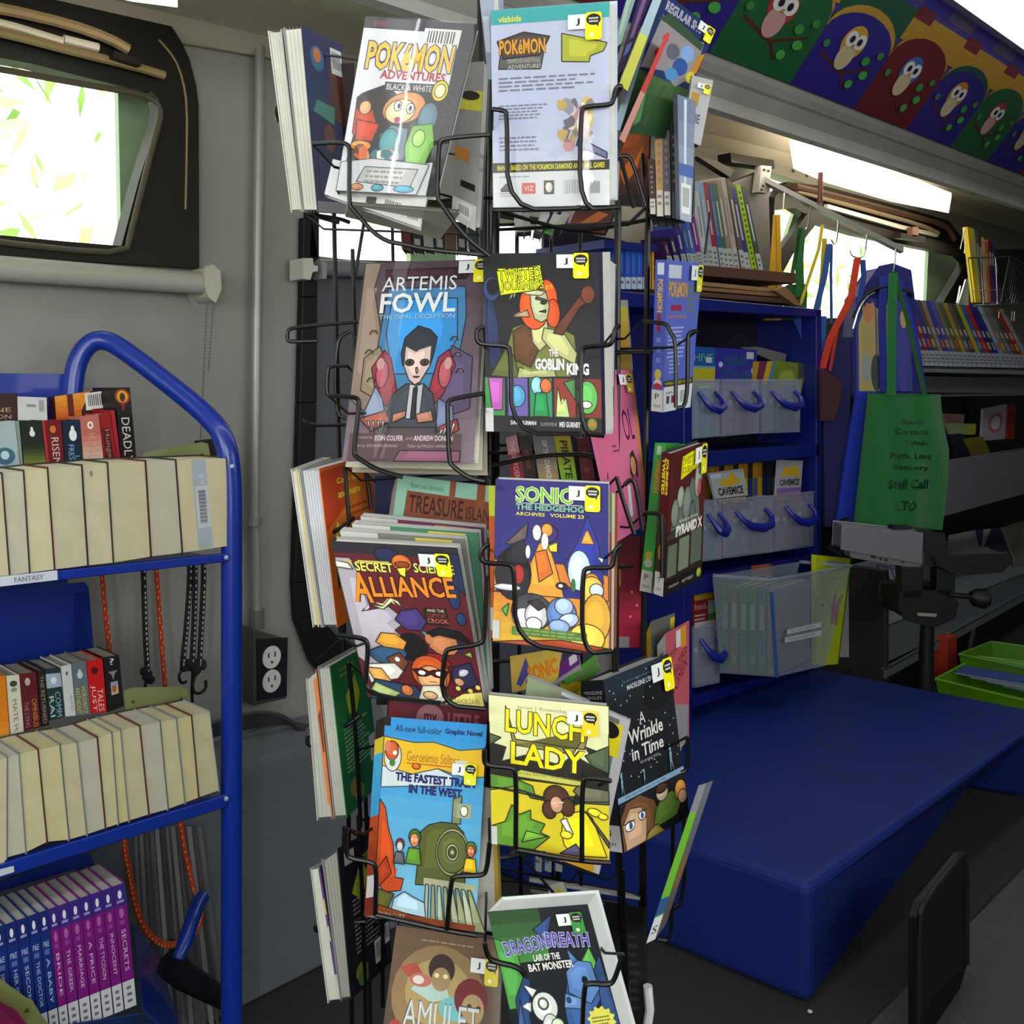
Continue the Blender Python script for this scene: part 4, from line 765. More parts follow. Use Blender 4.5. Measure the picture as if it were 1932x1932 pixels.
# -- second row
ART2 = [('g',0,0,1,1,'#7a6a76','#4e3c46',10),('p',[(.18,.96),(.9,.96),(.86,.9),(.2,.9)],'#35202a'),('t','THE GRAPHIC NOVEL',.16,.925,.6,.022,'#6c2a36'),('p',[(0,.3),(0,1),(.14,1),(.1,.86),(.2,.62),(.26,.4),(.2,.2)],'#8a7668'),
 ('p',[(.22,.86),(.86,.86),(.88,.7),(.84,.5),(.7,.3),(.3,.3),(.18,.55),(.2,.7)],'#3f78a4'),('p',[(.26,.80),(.8,.80),(.82,.6),(.7,.42),(.32,.42),(.24,.62)],'#2f86c4'),
 ('p',[(.08,.5),(.2,.56),(.3,.42),(.2,.3),(.08,.34)],'#8c7a62'),('p',[(.78,.56),(.95,.5),(.95,.25),(.72,.2),(.7,.35)],'#57496a'),('p',[(.15,.45),(.24,.54),(.3,.5),(.38,.32),(.3,.26),(.2,.33)],'#8c2a38'),('p',[(.62,.33),(.68,.5),(.76,.54),(.82,.46),(.74,.32),(.66,.26)],'#8c2a38'),
 ('e',.24,.42,.05,.07,'#a8505c'),('e',.74,.42,.05,.07,'#a8505c'),('e',.22,.47,.03,.03,'#c09090'),('e',.76,.47,.03,.03,'#c09090'),
 ('p',[(.2,.36),(.26,.3),(.3,.22),(.2,.16),(.12,.22)],'#8894ac'),('p',[(.7,.3),(.82,.26),(.84,.16),(.7,.14)],'#707ca0'),
 ('p',[(.28,.13),(.34,.32),(.44,.37),(.58,.37),(.66,.32),(.72,.12)],'#3a4048'),('p',[(.32,.02),(.3,.16),(.7,.16),(.7,.02)],'#4a4246'),('p',[(.38,.52),(.40,.60),(.5,.66),(.6,.64),(.66,.60),(.64,.52),(.62,.46),(.40,.46)],'#272c34'),
 ('p',[(.41,.56),(.5,.53),(.52,.54),(.62,.56),(.62,.46),(.55,.38),(.51,.365),(.46,.39),(.41,.46)],'#d0b4ac'),('e',.455,.475,.035,.016,'#4a3a3a'),('e',.575,.475,.035,.016,'#4a3a3a'),('e',.455,.475,.012,.01,'#18181c'),('e',.575,.475,.012,.01,'#18181c'),('p',[(.49,.405),(.545,.405),(.52,.40)],'#7a4a48'),('p',[(.507,.45),(.522,.45),(.528,.425),(.515,.42)],'#b89088'),
 ('p',[(.47,.37),(.52,.36),(.50,.2),(.46,.2)],'#b8b8c0'),('p',[(.53,.36),(.58,.37),(.57,.2),(.54,.2)],'#b0b0b8'),('p',[(.505,.35),(.535,.35),(.53,.2),(.50,.2)],'#26282e'),
 ('p',[(.1,.2),(.3,.24),(.34,.19),(.2,.14)],'#a85a48'),('p',[(.72,.16),(.86,.2),(.88,.15),(.76,.1)],'#a83440')]+[('p',[(.16+.04*i,.19),(.18+.04*i,.19),(.20+.03*i,.13)],'#ddd0c8') for i in range(4)]+[('p',[(.74+.03*i,.15+.01*i),(.765+.03*i,.15+.01*i),(.72+.03*i,.10)],'#d8ccc4') for i in range(4)]+[
 ('p',[(.36,.22),(.46,.24),(.46,.21),(.36,.18)],'#b07a60'),('p',[(.54,.22),(.66,.24),(.68,.19),(.56,.18)],'#b07a60'),('r',.04,.0,.9,.13,'#5a4248'),('p',[(.4,0),(.44,.05),(.9,.05),(.9,0)],'#86506a'),
 ('t','ARTEMIS',.17,.84,.62,.075,'#cfd2d0'),('t','FOWL',.17,.725,.62,.105,'#d8dcd8',0,.02),('t','THE OPAL DECEPTION',.17,.695,.62,.022,'#9cc0cc'),
 ('t','Adapted by',.10,.10,.12,.018,'#b0a0a0'),('t','EOIN COLFER',.24,.095,.22,.025,'#d8ccc8',0,.02),('t','and',.48,.10,.05,.015,'#b0a0a0'),('t','ANDREW DONKIN',.54,.095,.30,.025,'#d8ccc8',0,.02),('t','Art by GIOVANNI RIGANO',.10,.06,.32,.018,'#b8a8a8'),('t','Color by PAOLO LAMANNA',.5,.06,.34,.018,'#b8a8a8')]+[
 ('p',[(u+.03*math.cos(t),v+.02*math.sin(t)) for t in (0,1,2,3,3.3,2.2,1.1,.1)],'#b8a080') for u, v in ((.14,.62),(.12,.52),(.16,.38),(.83,.5),(.86,.42),(.8,.58))]
cb('comic titled ARTEMIS FOWL with a dark-haired figure on a blue and maroon cover', [(690,497),(914,489),(893,873),(646,870)], 1.10, (14,10,.03), ('#6a5560','#3a2a30','#c8c4b8'), ART2, (1.05,1.05,.985), m='gloss', st=(.80,.985,.125), extra=jacket(.009))
for i, (dy, c) in enumerate(((9,'#b8b4a6'),(19,'#a29c8a'))):
    cb('cream-bottomed comic ' + ('directly' if i == 0 else 'second') + ' behind the ARTEMIS FOWL comic, its lower edge peeking out', [(700+i*6,520),(916,510),(910+i*10,878+dy),(652+i*12,872+dy)], 1.145+.032*i, (2,3,.016), (c,'#777',c), [], (1.05,1.05,.985))
GOB = [('r',0,0,1,1,'#16181c'),('g',0,.5,.08,.8,'#2a3a64','#1b2440',3),('p',[(.05,.35),(.16,.34),(.12,.62),(.04,.84),(.02,.6)],'#1e2a50'),('e',.07,.8,.075,.07,'#2c3c66'),('e',.08,.81,.05,.045,'#0c0e16'),
 ('p',[(.05,.31),(.18,.44),(.25,.58),(.42,.62),(.6,.6),(.78,.54),(.8,.4),(.74,.31)],'#6e7434'),('p',[(.25,.56),(.36,.6),(.5,.5),(.4,.36),(.26,.4)],'#5c3a1c'),('p',[(.4,.62),(.55,.62),(.56,.5),(.48,.45),(.42,.5)],'#b8b47c'),('p',[(.52,.58),(.68,.56),(.8,.44),(.78,.38),(.6,.44),(.5,.52)],'#b4b478'),('p',[(.05,.31),(.3,.30),(.26,.42),(.18,.46)],'#59602a'),
 ('p',[(.28,.30),(.62,.31),(.6,.36),(.4,.34),(.3,.36)],'#a8aa70'),('p',[(.6,.55),(.64,.6),(.86,.78),(.94,.78),(.94,.73),(.84,.70),(.68,.54)],'#5e2a1c'),('e',.90,.765,.06,.05,'#6a3422'),
 ('e',.44,.70,.13,.13,'#d8501a'),('e',.54,.74,.10,.11,'#d8501a'),('e',.60,.66,.06,.08,'#c84818'),('p',[(.40,.80),(.54,.79),(.57,.70),(.55,.63),(.5,.61),(.44,.63),(.41,.70)],'#a9ac84'),
 ('p',[(.42,.80),(.54,.78),(.5,.76),(.38,.765),(.28,.79),(.22,.72),(.235,.76),(.30,.805)],'#c0bc98'),('p',[(.24,.64),(.38,.68),(.40,.64)],'#b08c68'),('e',.52,.72,.03,.012,'#2a2a18'),('p',[(.48,.67),(.54,.68),(.54,.665)],'#4a3a28'),('p',[(.45,.74),(.55,.725),(.55,.735),(.46,.755)],'#4a4a30'),
 ('r',0,.09,1,.30,'#2f7a4e'),('r',0,.09,.17,.30,'#3f8a4a'),('p',[(.03,.3),(.16,.3),(.15,.12),(.06,.12)],'#b45cae'),('r',.17,.09,.20,.30,'#14161a'),('r',.20,.09,.37,.30,'#6a58a0'),('e',.28,.2,.07,.06,'#4c9ac0'),('r',.37,.09,.39,.30,'#14161a'),('r',.39,.09,.58,.30,'#2f8a5c'),('e',.45,.26,.05,.05,'#8cc4d0'),('e',.53,.26,.05,.04,'#c86838'),('p',[(.42,.09),(.55,.09),(.53,.22),(.44,.22)],'#1f8a4c'),
 ('r',.58,.09,.60,.30,'#14161a'),('r',.60,.09,.78,.30,'#8c3026'),('p',[(.61,.09),(.63,.26),(.66,.16),(.70,.2),(.73,.09)],'#b8cc80'),('p',[(.68,.28),(.78,.3),(.78,.18)],'#3f7a40'),('r',.80,.09,1,.30,'#7a2c20'),('e',.88,.2,.09,.09,'#5fae54'),('e',.87,.16,.05,.02,'#d8d0c8'),('r',.78,.09,.80,.30,'#14161a'),
 ('r',0,0,1,.09,'#121215'),('r',0,.0,.07,.13,'#c8c8c8'),('t','DAVID JURMAN',.22,.035,.22,.03,'#d0d0d0',0,.03),('t','ILLUSTRATED BY',.48,.04,.14,.018,'#a0a0a0'),('t','MEI GURNEY',.64,.035,.18,.03,'#d0d0d0',0,.03),('e',.92,.055,.045,.035,'#6a7a2c'),('e',.92,.055,.03,.012,'#b8702c'),
 ('p',[(.12,.90),(.5,.93),(.52,.83),(.46,.79),(.15,.76)],'#d4dc10')]+[('t','TWISTED',.13,.845,.38,.075,'#23280c',2,.06),('t','TWISTED',.135,.85,.37,.065,'#d8e010',2,.0),('t','JOURNEYS',.15,.775,.38,.07,'#23280c',2,.06),('t','JOURNEYS',.155,.78,.37,.06,'#d8e010',2,.0),('t','#10',.54,.79,.06,.03,'#c8d020'),
 ('t','THE',.56,.42,.08,.04,'#dcdcdc',0,.03),('t','GOBLIN',.44,.345,.25,.065,'#dcdcdc',0,.05),('t','KING',.71,.32,.19,.065,'#dcdcdc',0,.05)]
cb('black TWISTED JOURNEYS comic, The Goblin King, with a horned red-haired goblin', [(911,479),(1130,476),(1136,821),(917,814)], 1.10, (28,-1,.04), ('#16181c','#101014','#16181c'), GOB, (1.02,1.02,.99), st=(.64,.985,.14), right=[('r',0,0,.3,1,'#2a2140'),('r',.3,0,1,1,'#c8c4c0')])
cb('white-edged comic behind the goblin comic, showing a purple striped edge', [(1128,478),(1161,502),(1157,818),(1134,821)], 1.155, (5,0,.03), ('#c4c0c0','#2a2140','#c8c4c0'), [('r',.0,0,.35,1,'#35255e'),('r',.35,.3,.5,1,'#b8b0b8'),('r',0,.1,1,.28,'#6a8c48')], (1,1,1), side='R')
# -- third row
SEC = [('r',0,0,1,1,'#5c1822'),('r',0,.93,1,1,'#26222c'),('p',[(0,.9),(.12,.9),(.16,.8),(.18,.6),(.12,.56),(.35,.6),(.42,.55),(.45,.5),(.36,.45),(.45,.38),(.4,.3),(.1,.2),(0,.26)],'#a8a0aa'),('e',.42,.93,.1,.05,'#1c2446'),('e',.9,.7,.05,.09,'#20345c'),('e',.93,.55,.04,.04,'#20345c'),('p',[(.7,.96),(1,.96),(1,.7),(.86,.8)],'#20284a'),('e',.88,.38,.03,.05,'#2a2450'),
 ('t','THE',.07,.855,.06,.03,'#d0c040',0,.03),('r',.18,.875,.43,.888,'#d8cc50')]+title('SECRET',.15,.82,.30,.06,'#dce060','#1a1010')+title('SCIENCE',.62,.83,.32,.06,'#dce060','#1a1010')+[('e',.53,.885,.08,.055,'#c86424'),('e',.53,.875,.06,.02,'#8c3c18'),('p',[(.48,.85),(.56,.86),(.54,.8),(.58,.78),(.50,.81)],'#e8e03c')]+\
 title('A',.09,.62,.15,.19,'#e8861c','#1c1010')+title('LLIANCE',.24,.67,.68,.13,'#e8861c','#1c1010',3)+[('p',[(.2,.61),(.30,.58),(.40,.64),(.46,.6),(.44,.64),(.38,.66),(.3,.6)],'#d8d4a0'),
 ('r',.63,.50,.82,.61,'#22121a'),('t','AND THE',.66,.585,.14,.018,'#d8d0a0'),('t','COPYCAT',.65,.55,.16,.025,'#b04030'),('t','CROOK',.65,.515,.17,.028,'#d86840'),('p',[(.38,.52),(.44,.58),(.58,.6),(.64,.52),(.58,.46),(.46,.46)],'#433070'),('p',[(.57,.46),(.61,.46),(.7,.36),(.66,.36)],'#4a7078'),
 ('p',[(.62,.42),(.64,.46),(.74,.49),(.9,.47),(.98,.4),(.9,.41),(.84,.44),(.7,.42)],'#101014'),('p',[(.64,.42),(.72,.44),(.86,.42),(.87,.36),(.82,.32),(.7,.31),(.62,.36)],'#c07a50'),('e',.63,.41,.03,.03,'#c07a50'),('p',[(.58,.32),(.7,.32),(.78,.26),(.7,.2),(.56,.24)],'#8c2018'),('e',.48,.35,.12,.09,'#0f0e12'),
 ('p',[(.08,.3),(.2,.34),(.4,.36),(.42,.3),(.34,.22),(.16,.24)],'#2c5070'),('p',[(.18,.37),(.24,.43),(.36,.43),(.44,.38),(.4,.33),(.24,.34)],'#d89838'),('p',[(.24,.27),(.36,.31),(.42,.25),(.36,.19),(.28,.21)],'#6a3c28'),('e',.33,.265,.02,.015,'#f0f0ec'),
 ('p',[(.04,.22),(.3,.24),(.36,.19),(.3,.14),(.06,.1)],'#d8d4cc'),('p',[(.05,.2),(.18,.2),(.24,.12),(.12,.08)],'#d89c50'),('e',.59,.19,.16,.115,'#c8541c'),('e',.59,.155,.12,.085,'#d8a070'),('p',[(.44,.21),(.52,.22),(.59,.2),(.66,.22),(.74,.21),(.70,.165),(.62,.17),(.59,.185),(.54,.17),(.48,.17)],'#3c1014'),('e',.515,.192,.03,.014,'#f0ecec'),('e',.66,.192,.03,.014,'#f0ecec'),('r',.56,.135,.63,.14,'#6a2a20'),
 ('p',[(.78,.24),(.94,.28),(.98,.14),(.84,.1),(.76,.16)],'#2c2244'),('e',.87,.21,.05,.02,'#c0bcd0',30),('e',.82,.15,.04,.025,'#c08a68'),('p',[(.03,.0),(.5,.02),(.44,.1),(.1,.13)],'#26405c'),('e',.36,.07,.05,.035,'#c06c40'),('p',[(.02,.03),(.10,.11),(.30,.05),(.2,0)],'#a8b878'),('p',[(.44,.02),(.5,.11),(.64,.12),(.72,.04),(.6,.0)],'#cfcbb8'),('e',.55,.05,.06,.025,'#d8a880'),
 ('p',[(.64,.0),(1,-0.0),(1,.1),(.84,.08),(.72,.03)],'#d8cc70'),('t','ELEANOR DAVIS',.72,.015,.24,.03,'#6a6030',2),('e',.8,.11,.02,.014,'#c8d060'),('e',.9,.1,.02,.014,'#c8d060'),('e',.97,.125,.02,.014,'#c8d060'),('p',[(.9,.33),(.96,.35),(.97,.31)],'#98b83c'),('p',[(0,.88),(.1,.87),(.13,.83),(0,.84)],'#d8d4c8')]
bq = [(624,1021),(863,1034),(915,1334),(694,1315)]
cb('dark red comic THE SECRET SCIENCE ALLIANCE with three drawn children, third row', bq, 1.10, (9,-9,.014), ('#5c1822','#2a1a20','#8a8a88'), SEC, (1.04,1.04,.99), st=(.68,.955,.125), pages='#d6d4cc')
for i, ((x0,y0),(x1,y1), c, nm_) in enumerate([((641,1001),(876,1018),'#6a6c64','first'),((664,988),(902,1006),'#3f7a5c','second'),((680,974),(912,996),'#6c2c50','third')]):
    cb(f'comic standing behind the SECRET SCIENCE ALLIANCE one, {nm_} behind it, only its top edge visible', [(x0,y0),(x1,y1),(920+i*3,1325-i*8),(705+i*6,1305-i*10)], 1.13+.026*i, (8,-7,.012), (c,'#ccc','#999'), [('r',.0,.9,.3,1,'#b8b8b0'),('r',.6,.93,.9,.99,'#c8b040')], (1.04,1.04,.99), pages='#cfccc4')
cb('pale green TREASURE ISLAND comic leaning behind, with a brown plank title', [(752,896),(935,918),(930,1030),(738,1000)], 1.22, (-8,-1,.02), ('#86b4a0','#a8a49c','#777'), 
   [('t','Robert Louis Stevenson\'s',.14,.80,.34,.10,'#2f7a60'),('p',[(.10,.28),(.11,.74),(1,.72),(1,.26)],'#7a3f26'),('p',[(.53,0),(.59,0),(.6,1),(.54,1)],'#84472c'),('p',[(.8,0),(.9,0),(.9,1),(.82,1)],'#84472c')]+[('t','TREASURE',.14,.36,.55,.32,'#2c1410',0,.01),('t','ISLAND',.72,.38,.30,.22,'#2c1410')], (1,1,1))
cb('plain dark navy comic standing behind the orange one in the left column', [(708,898),(752,896),(740,1000),(706,1000)], 1.26, (5,0,.02), ('#121a40','#101630','#101630'), [], (1,1,1))
SON = [('g',0,0,1,1,'#1c1f7a','#241a6c',6),('g',0,0,1,.3,'#e0b030','#d88a28',5),('p',[(0,.3),(.2,.4),(.6,.38),(1,.3),(1,.45),(.6,.5),(0,.5)],'#d87a20'),('p',[(.3,.45),(.4,.62),(.48,.62),(.56,.45),(.62,.3),(.3,.3)],'#e09a30'),('p',[(.36,.56),(.46,.58),(.52,.44),(.4,.38)],'#d06a1c'),('e',.17,.42,.16,.16,'#16121c'),('e',.22,.53,.08,.11,'#1a1424'),('e',.22,.42,.05,.06,'#a8201c'),('e',.30,.56,.02,.04,'#e8e8f0'),('e',.12,.335,.12,.02,'#d8d4d8'),
 ('p',[(.72,.62),(.82,.80),(.92,.62),(.96,.4),(.7,.34),(.62,.5)],'#1a2a94'),('p',[(.76,.63),(.82,.72),(.88,.63)],'#e8982c'),('e',.75,.47,.10,.12,'#c4d8e4'),('e',.86,.40,.07,.06,'#d88a28'),('e',.86,.36,.1,.08,'#e8b848'),('e',.90,.36,.06,.04,'#c0d8dc'),('e',.70,.38,.02,.04,'#3a6a38'),('e',.60,.37,.05,.02,'#1a1414'),('e',.59,.37,.02,.01,'#e0e0e0'),
 ('e',.34,.2,.18,.11,'#3a3a40'),('e',.27,.16,.1,.06,'#d8d8d8'),('e',.38,.18,.1,.08,'#c8c8cc'),('e',.36,.13,.07,.04,'#e4e4e4'),('p',[(.3,.26),(.4,.28),(.46,.24),(.40,.21)],'#2a2426'),('e',.60,.2,.13,.1,'#5a7ab4'),('e',.62,.25,.08,.05,'#a8bcdc'),('e',.66,.17,.09,.04,'#b4c4e0',20),('e',.58,.13,.09,.04,'#8ca4d0'),('e',.9,.2,.12,.14,'#d89c30'),('e',.82,.08,.15,.08,'#e8d050'),
 ('p',[(.1,.60),(.30,.74),(.28,.64),(.16,.60)],'#5a4a4a'),('e',.45,.68,.11,.06,'#3a1c70'),('e',.38,.68,.04,.05,'#d8d0d0'),('e',.47,.70,.05,.04,'#d88838'),('p',[(.48,.6),(.56,.63),(.56,.57),(.50,.57)],'#e8c830'),('e',.45,.63,.03,.05,'#d8d4d8'),('p',[(.9,.56),(.95,.52),(.96,.55)],'#c8dcec'),
 ('r',.17,.055,.82,.105,'#4c7a34'),('n',.2,.06,.78,.10,2,'#8a9a50'),('p',[(0,.0),(1,0),(1,.03),(.6,.05),(.2,.02)],'#b84a20'),('p',[(.08,.2),(.14,.24),(.12,.16)],'#4ab43a'),('r',0,.02,.06,.13,'#c8c8c8')]+title('SONIC',.19,.865,.50,.095,'#b8d820','#cfd8c8')+[('t','SONIC',.19,.865,.50,.095,'#6cb02c',0,.0),('r',.19,.855,.78,.86,'#a8b4a8'),('t','THE HEDGEHOG',.19,.815,.60,.038,'#7aa890',0,.04),('t','ARCHIVES   VOLUME 23',.19,.78,.60,.022,'#d8c850',0,.02)]
cb('blue SONIC archives comic with orange and blue cartoon shapes, middle front pocket', [(935,904),(1148,913),(1148,1234),(930,1210)], 1.07, (4,-4,.012), ('#20207a','#1c1c60','#a8a8a8'), SON, (1.02,1.02,1), st=(.66,.975,.14), left=[('r',0,0,1,1,'#2c2c90')])
cb('comic with a yellow and orange spine behind the left edge of the blue archives comic', [(922,916),(938,916),(934,1205),(926,1203)], 1.12, (20,0,.02), ('#c8602c','#c8602c','#999'), [('r',0,.8,1,1,'#c8cc40'),('r',0,.45,1,.8,'#c8602c'),('r',0,.05,1,.2,'#c4c4c0')], (1,1,1))
cb('comic with a brown and green edge behind the right side of the blue archives comic', [(1146,926),(1160,932),(1157,1225),(1146,1232)], 1.11, (6,0,.02), ('#a8502c','#a8502c','#888'), [('r',0,.75,1,1,'#7a8a3c'),('r',0,0,1,.75,'#a04a28'),('r',.6,0,1,1,'#d0ccc4')], (1,1,1), side='R')
# -- fourth row
GER = [('g',0,0,1,1,'#7ab8d4','#2f8ccc',10),('p',[(0,.75),(0,.90),(.3,.88),(.5,.89),(.75,.86),(1,.88),(1,.74),(.8,.73),(.55,.76),(.3,.72)],'#e0b428'),('p',[(0,.64),(0,.75),(.3,.72),(.55,.76),(.7,.73),(.7,.68),(.3,.66)],'#c8d4d8'),('r',0,.955,.06,1.0,'#1c1414'),('t','All-new full-color',.11,.93,.46,.035,'#1c2858',0,.01),('t','Graphic Novel',.60,.93,.36,.035,'#1c2858',0,.04),
 ('e',.10,.80,.085,.075,'#d8d4d0'),('e',.09,.83,.065,.05,'#c4562c'),('e',.045,.85,.03,.03,'#c87860'),('e',.12,.82,.02,.012,'#f4f4f4'),('e',.10,.77,.03,.02,'#3f7a3a'),('t','Geronimo Stilton',.24,.785,.52,.05,'#b86820'),('r',.24,.772,.68,.777,'#b8501c'),('e',.34,.762,.04,.015,'#d86c20'),
 ('t','THE FASTEST TRAIN',.14,.68,.78,.045,'#24205c',0,.05),('t','IN THE WEST',.28,.625,.52,.045,'#24205c',0,.05),('r',.72,.75,.84,.81,'#c8ccd0'),
 ('p',[(0,.18),(0,.58),(.06,.54),(.10,.44),(.16,.36),(.18,.26),(.2,.2),(.28,.2),(.26,.14),(.1,.12)],'#c04a1c'),('p',[(0,.12),(0,.22),(.1,.3),(.16,.22)],'#a83c18'),('p',[(.42,.44),(.5,.48),(.62,.5),(.75,.5),(.84,.46),(.88,.2),(.4,.18)],'#565a2a'),('p',[(.72,.5),(.80,.5),(.80,.64),(.72,.62)],'#7a8460'),('r',.76,.53,.90,.6,'#98a488'),('e',.83,.565,.035,.025,'#e8ecd0'),
 ('e',.74,.36,.16,.115,'#a0a678'),('e',.74,.36,.145,.102,'#5e6232'),('e',.74,.36,.06,.042,'#9ca07c'),('e',.74,.36,.04,.028,'#4c4e28'),('e',.74,.36,.015,.01,'#b0b498'),('r',.48,.185,.98,.22,'#a4a888')]+[('p',[(.50+.058*i,.19),(.53+.058*i,.19),(.54+.10*i-.02*i,.0),(.50+.09*i-.02*i,.0)],'#8e9470' if i%2 else '#a8ae90') for i in range(8)]+[
 ('p',[(.18,.04),(.2,.1),(.3,.14),(.38,.12),(.5,.1),(.52,.03)],'#a8c4d4'),('p',[(.0,.02),(.0,.14),(.2,.12),(.14,.04)],'#5c5c28'),('p',[(0,0),(.02,.06),(.4,.03),(1,-.0)],'#8c4a20'),('r',0,0,1,.03,'#7a3a1c'),('t','PAPERCUTZ',.06,.005,.26,.022,'#d0b8a8')]+fig(.37,.40,.07,'#d08050','#3c6a2c','#5a8c2c')+fig(.23,.36,.05,'#c8c8c8','#8c2030','#5a5a60')+fig(.92,.38,.06,'#c86840','#4a7a30','#d8b020')
q4 = [(727,1352),(919,1367),(897,1757),(704,1726)]
cb('sky blue comic THE FASTEST TRAIN IN THE WEST with a big green locomotive', q4, 1.08, (-17,8,.016), ('#4a9cc8','#7a3a2c','#888'), GER, (1.02,1.02,.99), m='gloss', st=(.70,.80,.12,'#e0dc20'), left=[('g',0,0,1,.5,'#7a2a1c','#b8481c',4),('g',0,.5,1,.9,'#3a9cd4','#4aaad8',4),('r',0,.82,1,.92,'#d8c030'),('r',0,.9,1,1,'#20181c'),('r',.1,.09,.9,.20,'#cdcdcd')])
cb('maroon MY LITTLE comic peeking out above the locomotive comic', [(735,1322),(921,1338),(915,1420),(730,1400)], 1.16, (-4,4,.012), ('#6e2430','#5a1c28','#5a1c28'), [('r',.1,.3,.9,.95,'#6a2c38'),('e',.42,.66,.14,.34,'#a87078'),('t','my',.36,.5,.13,.28,'#5c1c2c',0,.02),('t','LITTLE',.60,.50,.32,.34,'#a8586a',0,.04)], (1,1,1))
cb('white-paged comic with a yellow edge standing behind the locomotive comic', [(895,1480),(934,1490),(943,1760),(890,1752)], 1.15, (6,0,.02), ('#c9c4bc','#b8a040','#888'), [('r',.85,0,1,.9,'#c09a38'),('g',0,0,.85,1,'#d0ccc0','#bcb8b0',3)], (1,1,1), side='R')
cb('navy and white comic corner under the locomotive comic', [(895,1740),(945,1750),(945,1800),(895,1790)], 1.18, (4,0,.02), ('#1c2a5c','#888','#888'), [], (1,1,1))
LL = [('r',0,0,1,1,'#d8c428'),('r',0,.45,1,1,'#26221c'),('p',[(0,1),(1,1),(1,.72),(.9,.70),(.8,.72),(.92,.58),(.7,.66),(.6,.58),(.3,.62),(.1,.56),(.14,.66),(0,.68)],'#d8d8a4'),('r',0,.82,1,1,'#dedbaa'),('p',[(0,.74),(.1,.72),(0,.66)],'#4c5a40'),('p',[(.8,.66),(1,.74),(1,.56),(.86,.6)],'#4c5a40'),
 ('p',[(.14,.94),(.22,.72),(.8,.70),(.84,.84),(.7,.66),(.2,.68)],'#8a8448')]+[('t','Jarrett J. Krosoczka',.24,.92,.40,.03,'#8a8668')]+title('LUNCH',.14,.755,.66,.155,'#ecdc14','#3a340c',-2)+title('LADY',.18,.545,.62,.15,'#ecdc14','#3a340c',-2)+[('p',[(.22,.50),(.26,.52),(.8,.49),(.8,.455),(.2,.47)],'#c8c45c'),('t','and the Summer Camp Shakedown',.24,.485,.52,.022,'#6c682c'),
 ('p',[(0,.36),(0,.47),(.2,.46),(.36,.42),(.38,.36),(.3,.37),(.2,.40),(.1,.38)],'#5c8a30'),('p',[(0,.38),(.3,.38),(.34,.34),(.7,.32),(.72,.40),(1,.43),(1,.36),(.6,.34)],'#4a5c44'),('p',[(.7,.42),(.74,.46),(1,.45),(1,.38),(.8,.36)],'#6a6850'),('p',[(0,.0),(0,.12),(.12,.16),(.18,.28),(.24,.22),(.34,.26),(.34,.20),(.46,.18),(.42,.12),(.5,.1),(.36,.0)],'#5f9230'),('p',[(.26,.04),(.48,.10),(.3,.12)],'#76ac3c'),
 ('p',[(.7,.0),(.62,.06),(.60,.14),(.62,.26),(.78,.30),(.86,.26),(.98,.02)],'#ecd81c'),('p',[(.58,.0),(.72,.08),(.78,.02),(.74,0)],'#54506c'),('p',[(.8,.30),(.84,.27),(1,.12),(1,.08)],'#4c4c50'),('e',.56,.36,.11,.085,'#4e3022'),('e',.65,.31,.06,.06,'#4e3022'),('e',.50,.28,.06,.06,'#4e3022'),('e',.56,.32,.055,.055,'#c89878'),('r',.52,.325,.56,.332,'#d8d8d8'),('r',.58,.335,.62,.342,'#d8d8d8'),('p',[(.59,.22),(.64,.24),(.7,.14),(.66,.13)],'#d8d8d0'),('e',.64,.13,.05,.025,'#ecdc28'),('e',.88,.30,.06,.025,'#ecdc28',-10),('e',.95,.28,.04,.02,'#ecdc28'),('r',0,.0,.05,.12,'#c4c4c0')]
cb('yellow LUNCH LADY comic with a curly-haired woman and green tentacle, front pocket', [(922,1311),(1148,1333),(1150,1624),(928,1591)], 1.05, (0,-6,.016), ('#d8c428','#c8b428','#999'), LL, (1.02,1.02,1), st=(.66,.955,.13,'#e8c820'))
cb('grey-green comic leaning behind the yellow comic, its top corner showing', [(996,1277),(1110,1326),(1100,1400),(985,1360)], 1.12, (4,-5,.012), ('#8a9878','#9a9a90','#888'), [('e',.55,.5,.16,.2,'#3c4a54'),('e',.55,.5,.1,.12,'#a8b8c0'),('p',[(.2,.2),(.5,.8),(.8,.3)],'#7a8868')], (1,1,1))
cb('tilted white-edged comic squeezed between LUNCH LADY and the starry black book', [(1060,1305),(1189,1360),(1130,1650),(1030,1612)], 1.13, (3,-3,.012), ('#b8b8b8','#a8a8a8','#999'), [('r',0,0,.85,.98,'#6a6a6c'),('r',.55,.75,.92,.95,'#e0cc20'),('e',.74,.9,.14,.05,'#1c1814'),('p',[(.5,.5),(.8,.65),(.85,.4),(.6,.35)],'#c8401c'),('p',[(0,0),(.9,0),(.85,.1),(0,.2)],'#d09a24')], (1,1,1))
WR = [('r',0,0,1,1,'#14171d'),('g',0,.75,1,1,'#14171d','#1c2834',4),('e',.75,.80,.22,.10,'#0c0d10')]+[('e',random.Random(i).random()*.96+.02,.34+random.Random(i+50).random()*.64,.007,.005,'#b0bcc8') for i in range(60)]+[('t','MADELEINE L\'ENGLE\'S',.30,.885,.52,.032,'#b8bcc0',0,.02),('t','The extraordinary classic now as',.24,.93,.5,.018,'#5a7888'),
 ('t','A',.42,.66,.09,.07,'#d0d0cc'),('t','Wrinkle',.24,.565,.52,.085,'#d0d0cc',0,.02),('t','in Time',.26,.47,.48,.075,'#d0d0cc',0,.02),('t','THE GRAPHIC NOVEL',.36,.435,.3,.016,'#a0a0a0'),('r',0,.272,1,.305,'#7c9cb8'),('n',.1,.278,.85,.298,1,'#567890')]
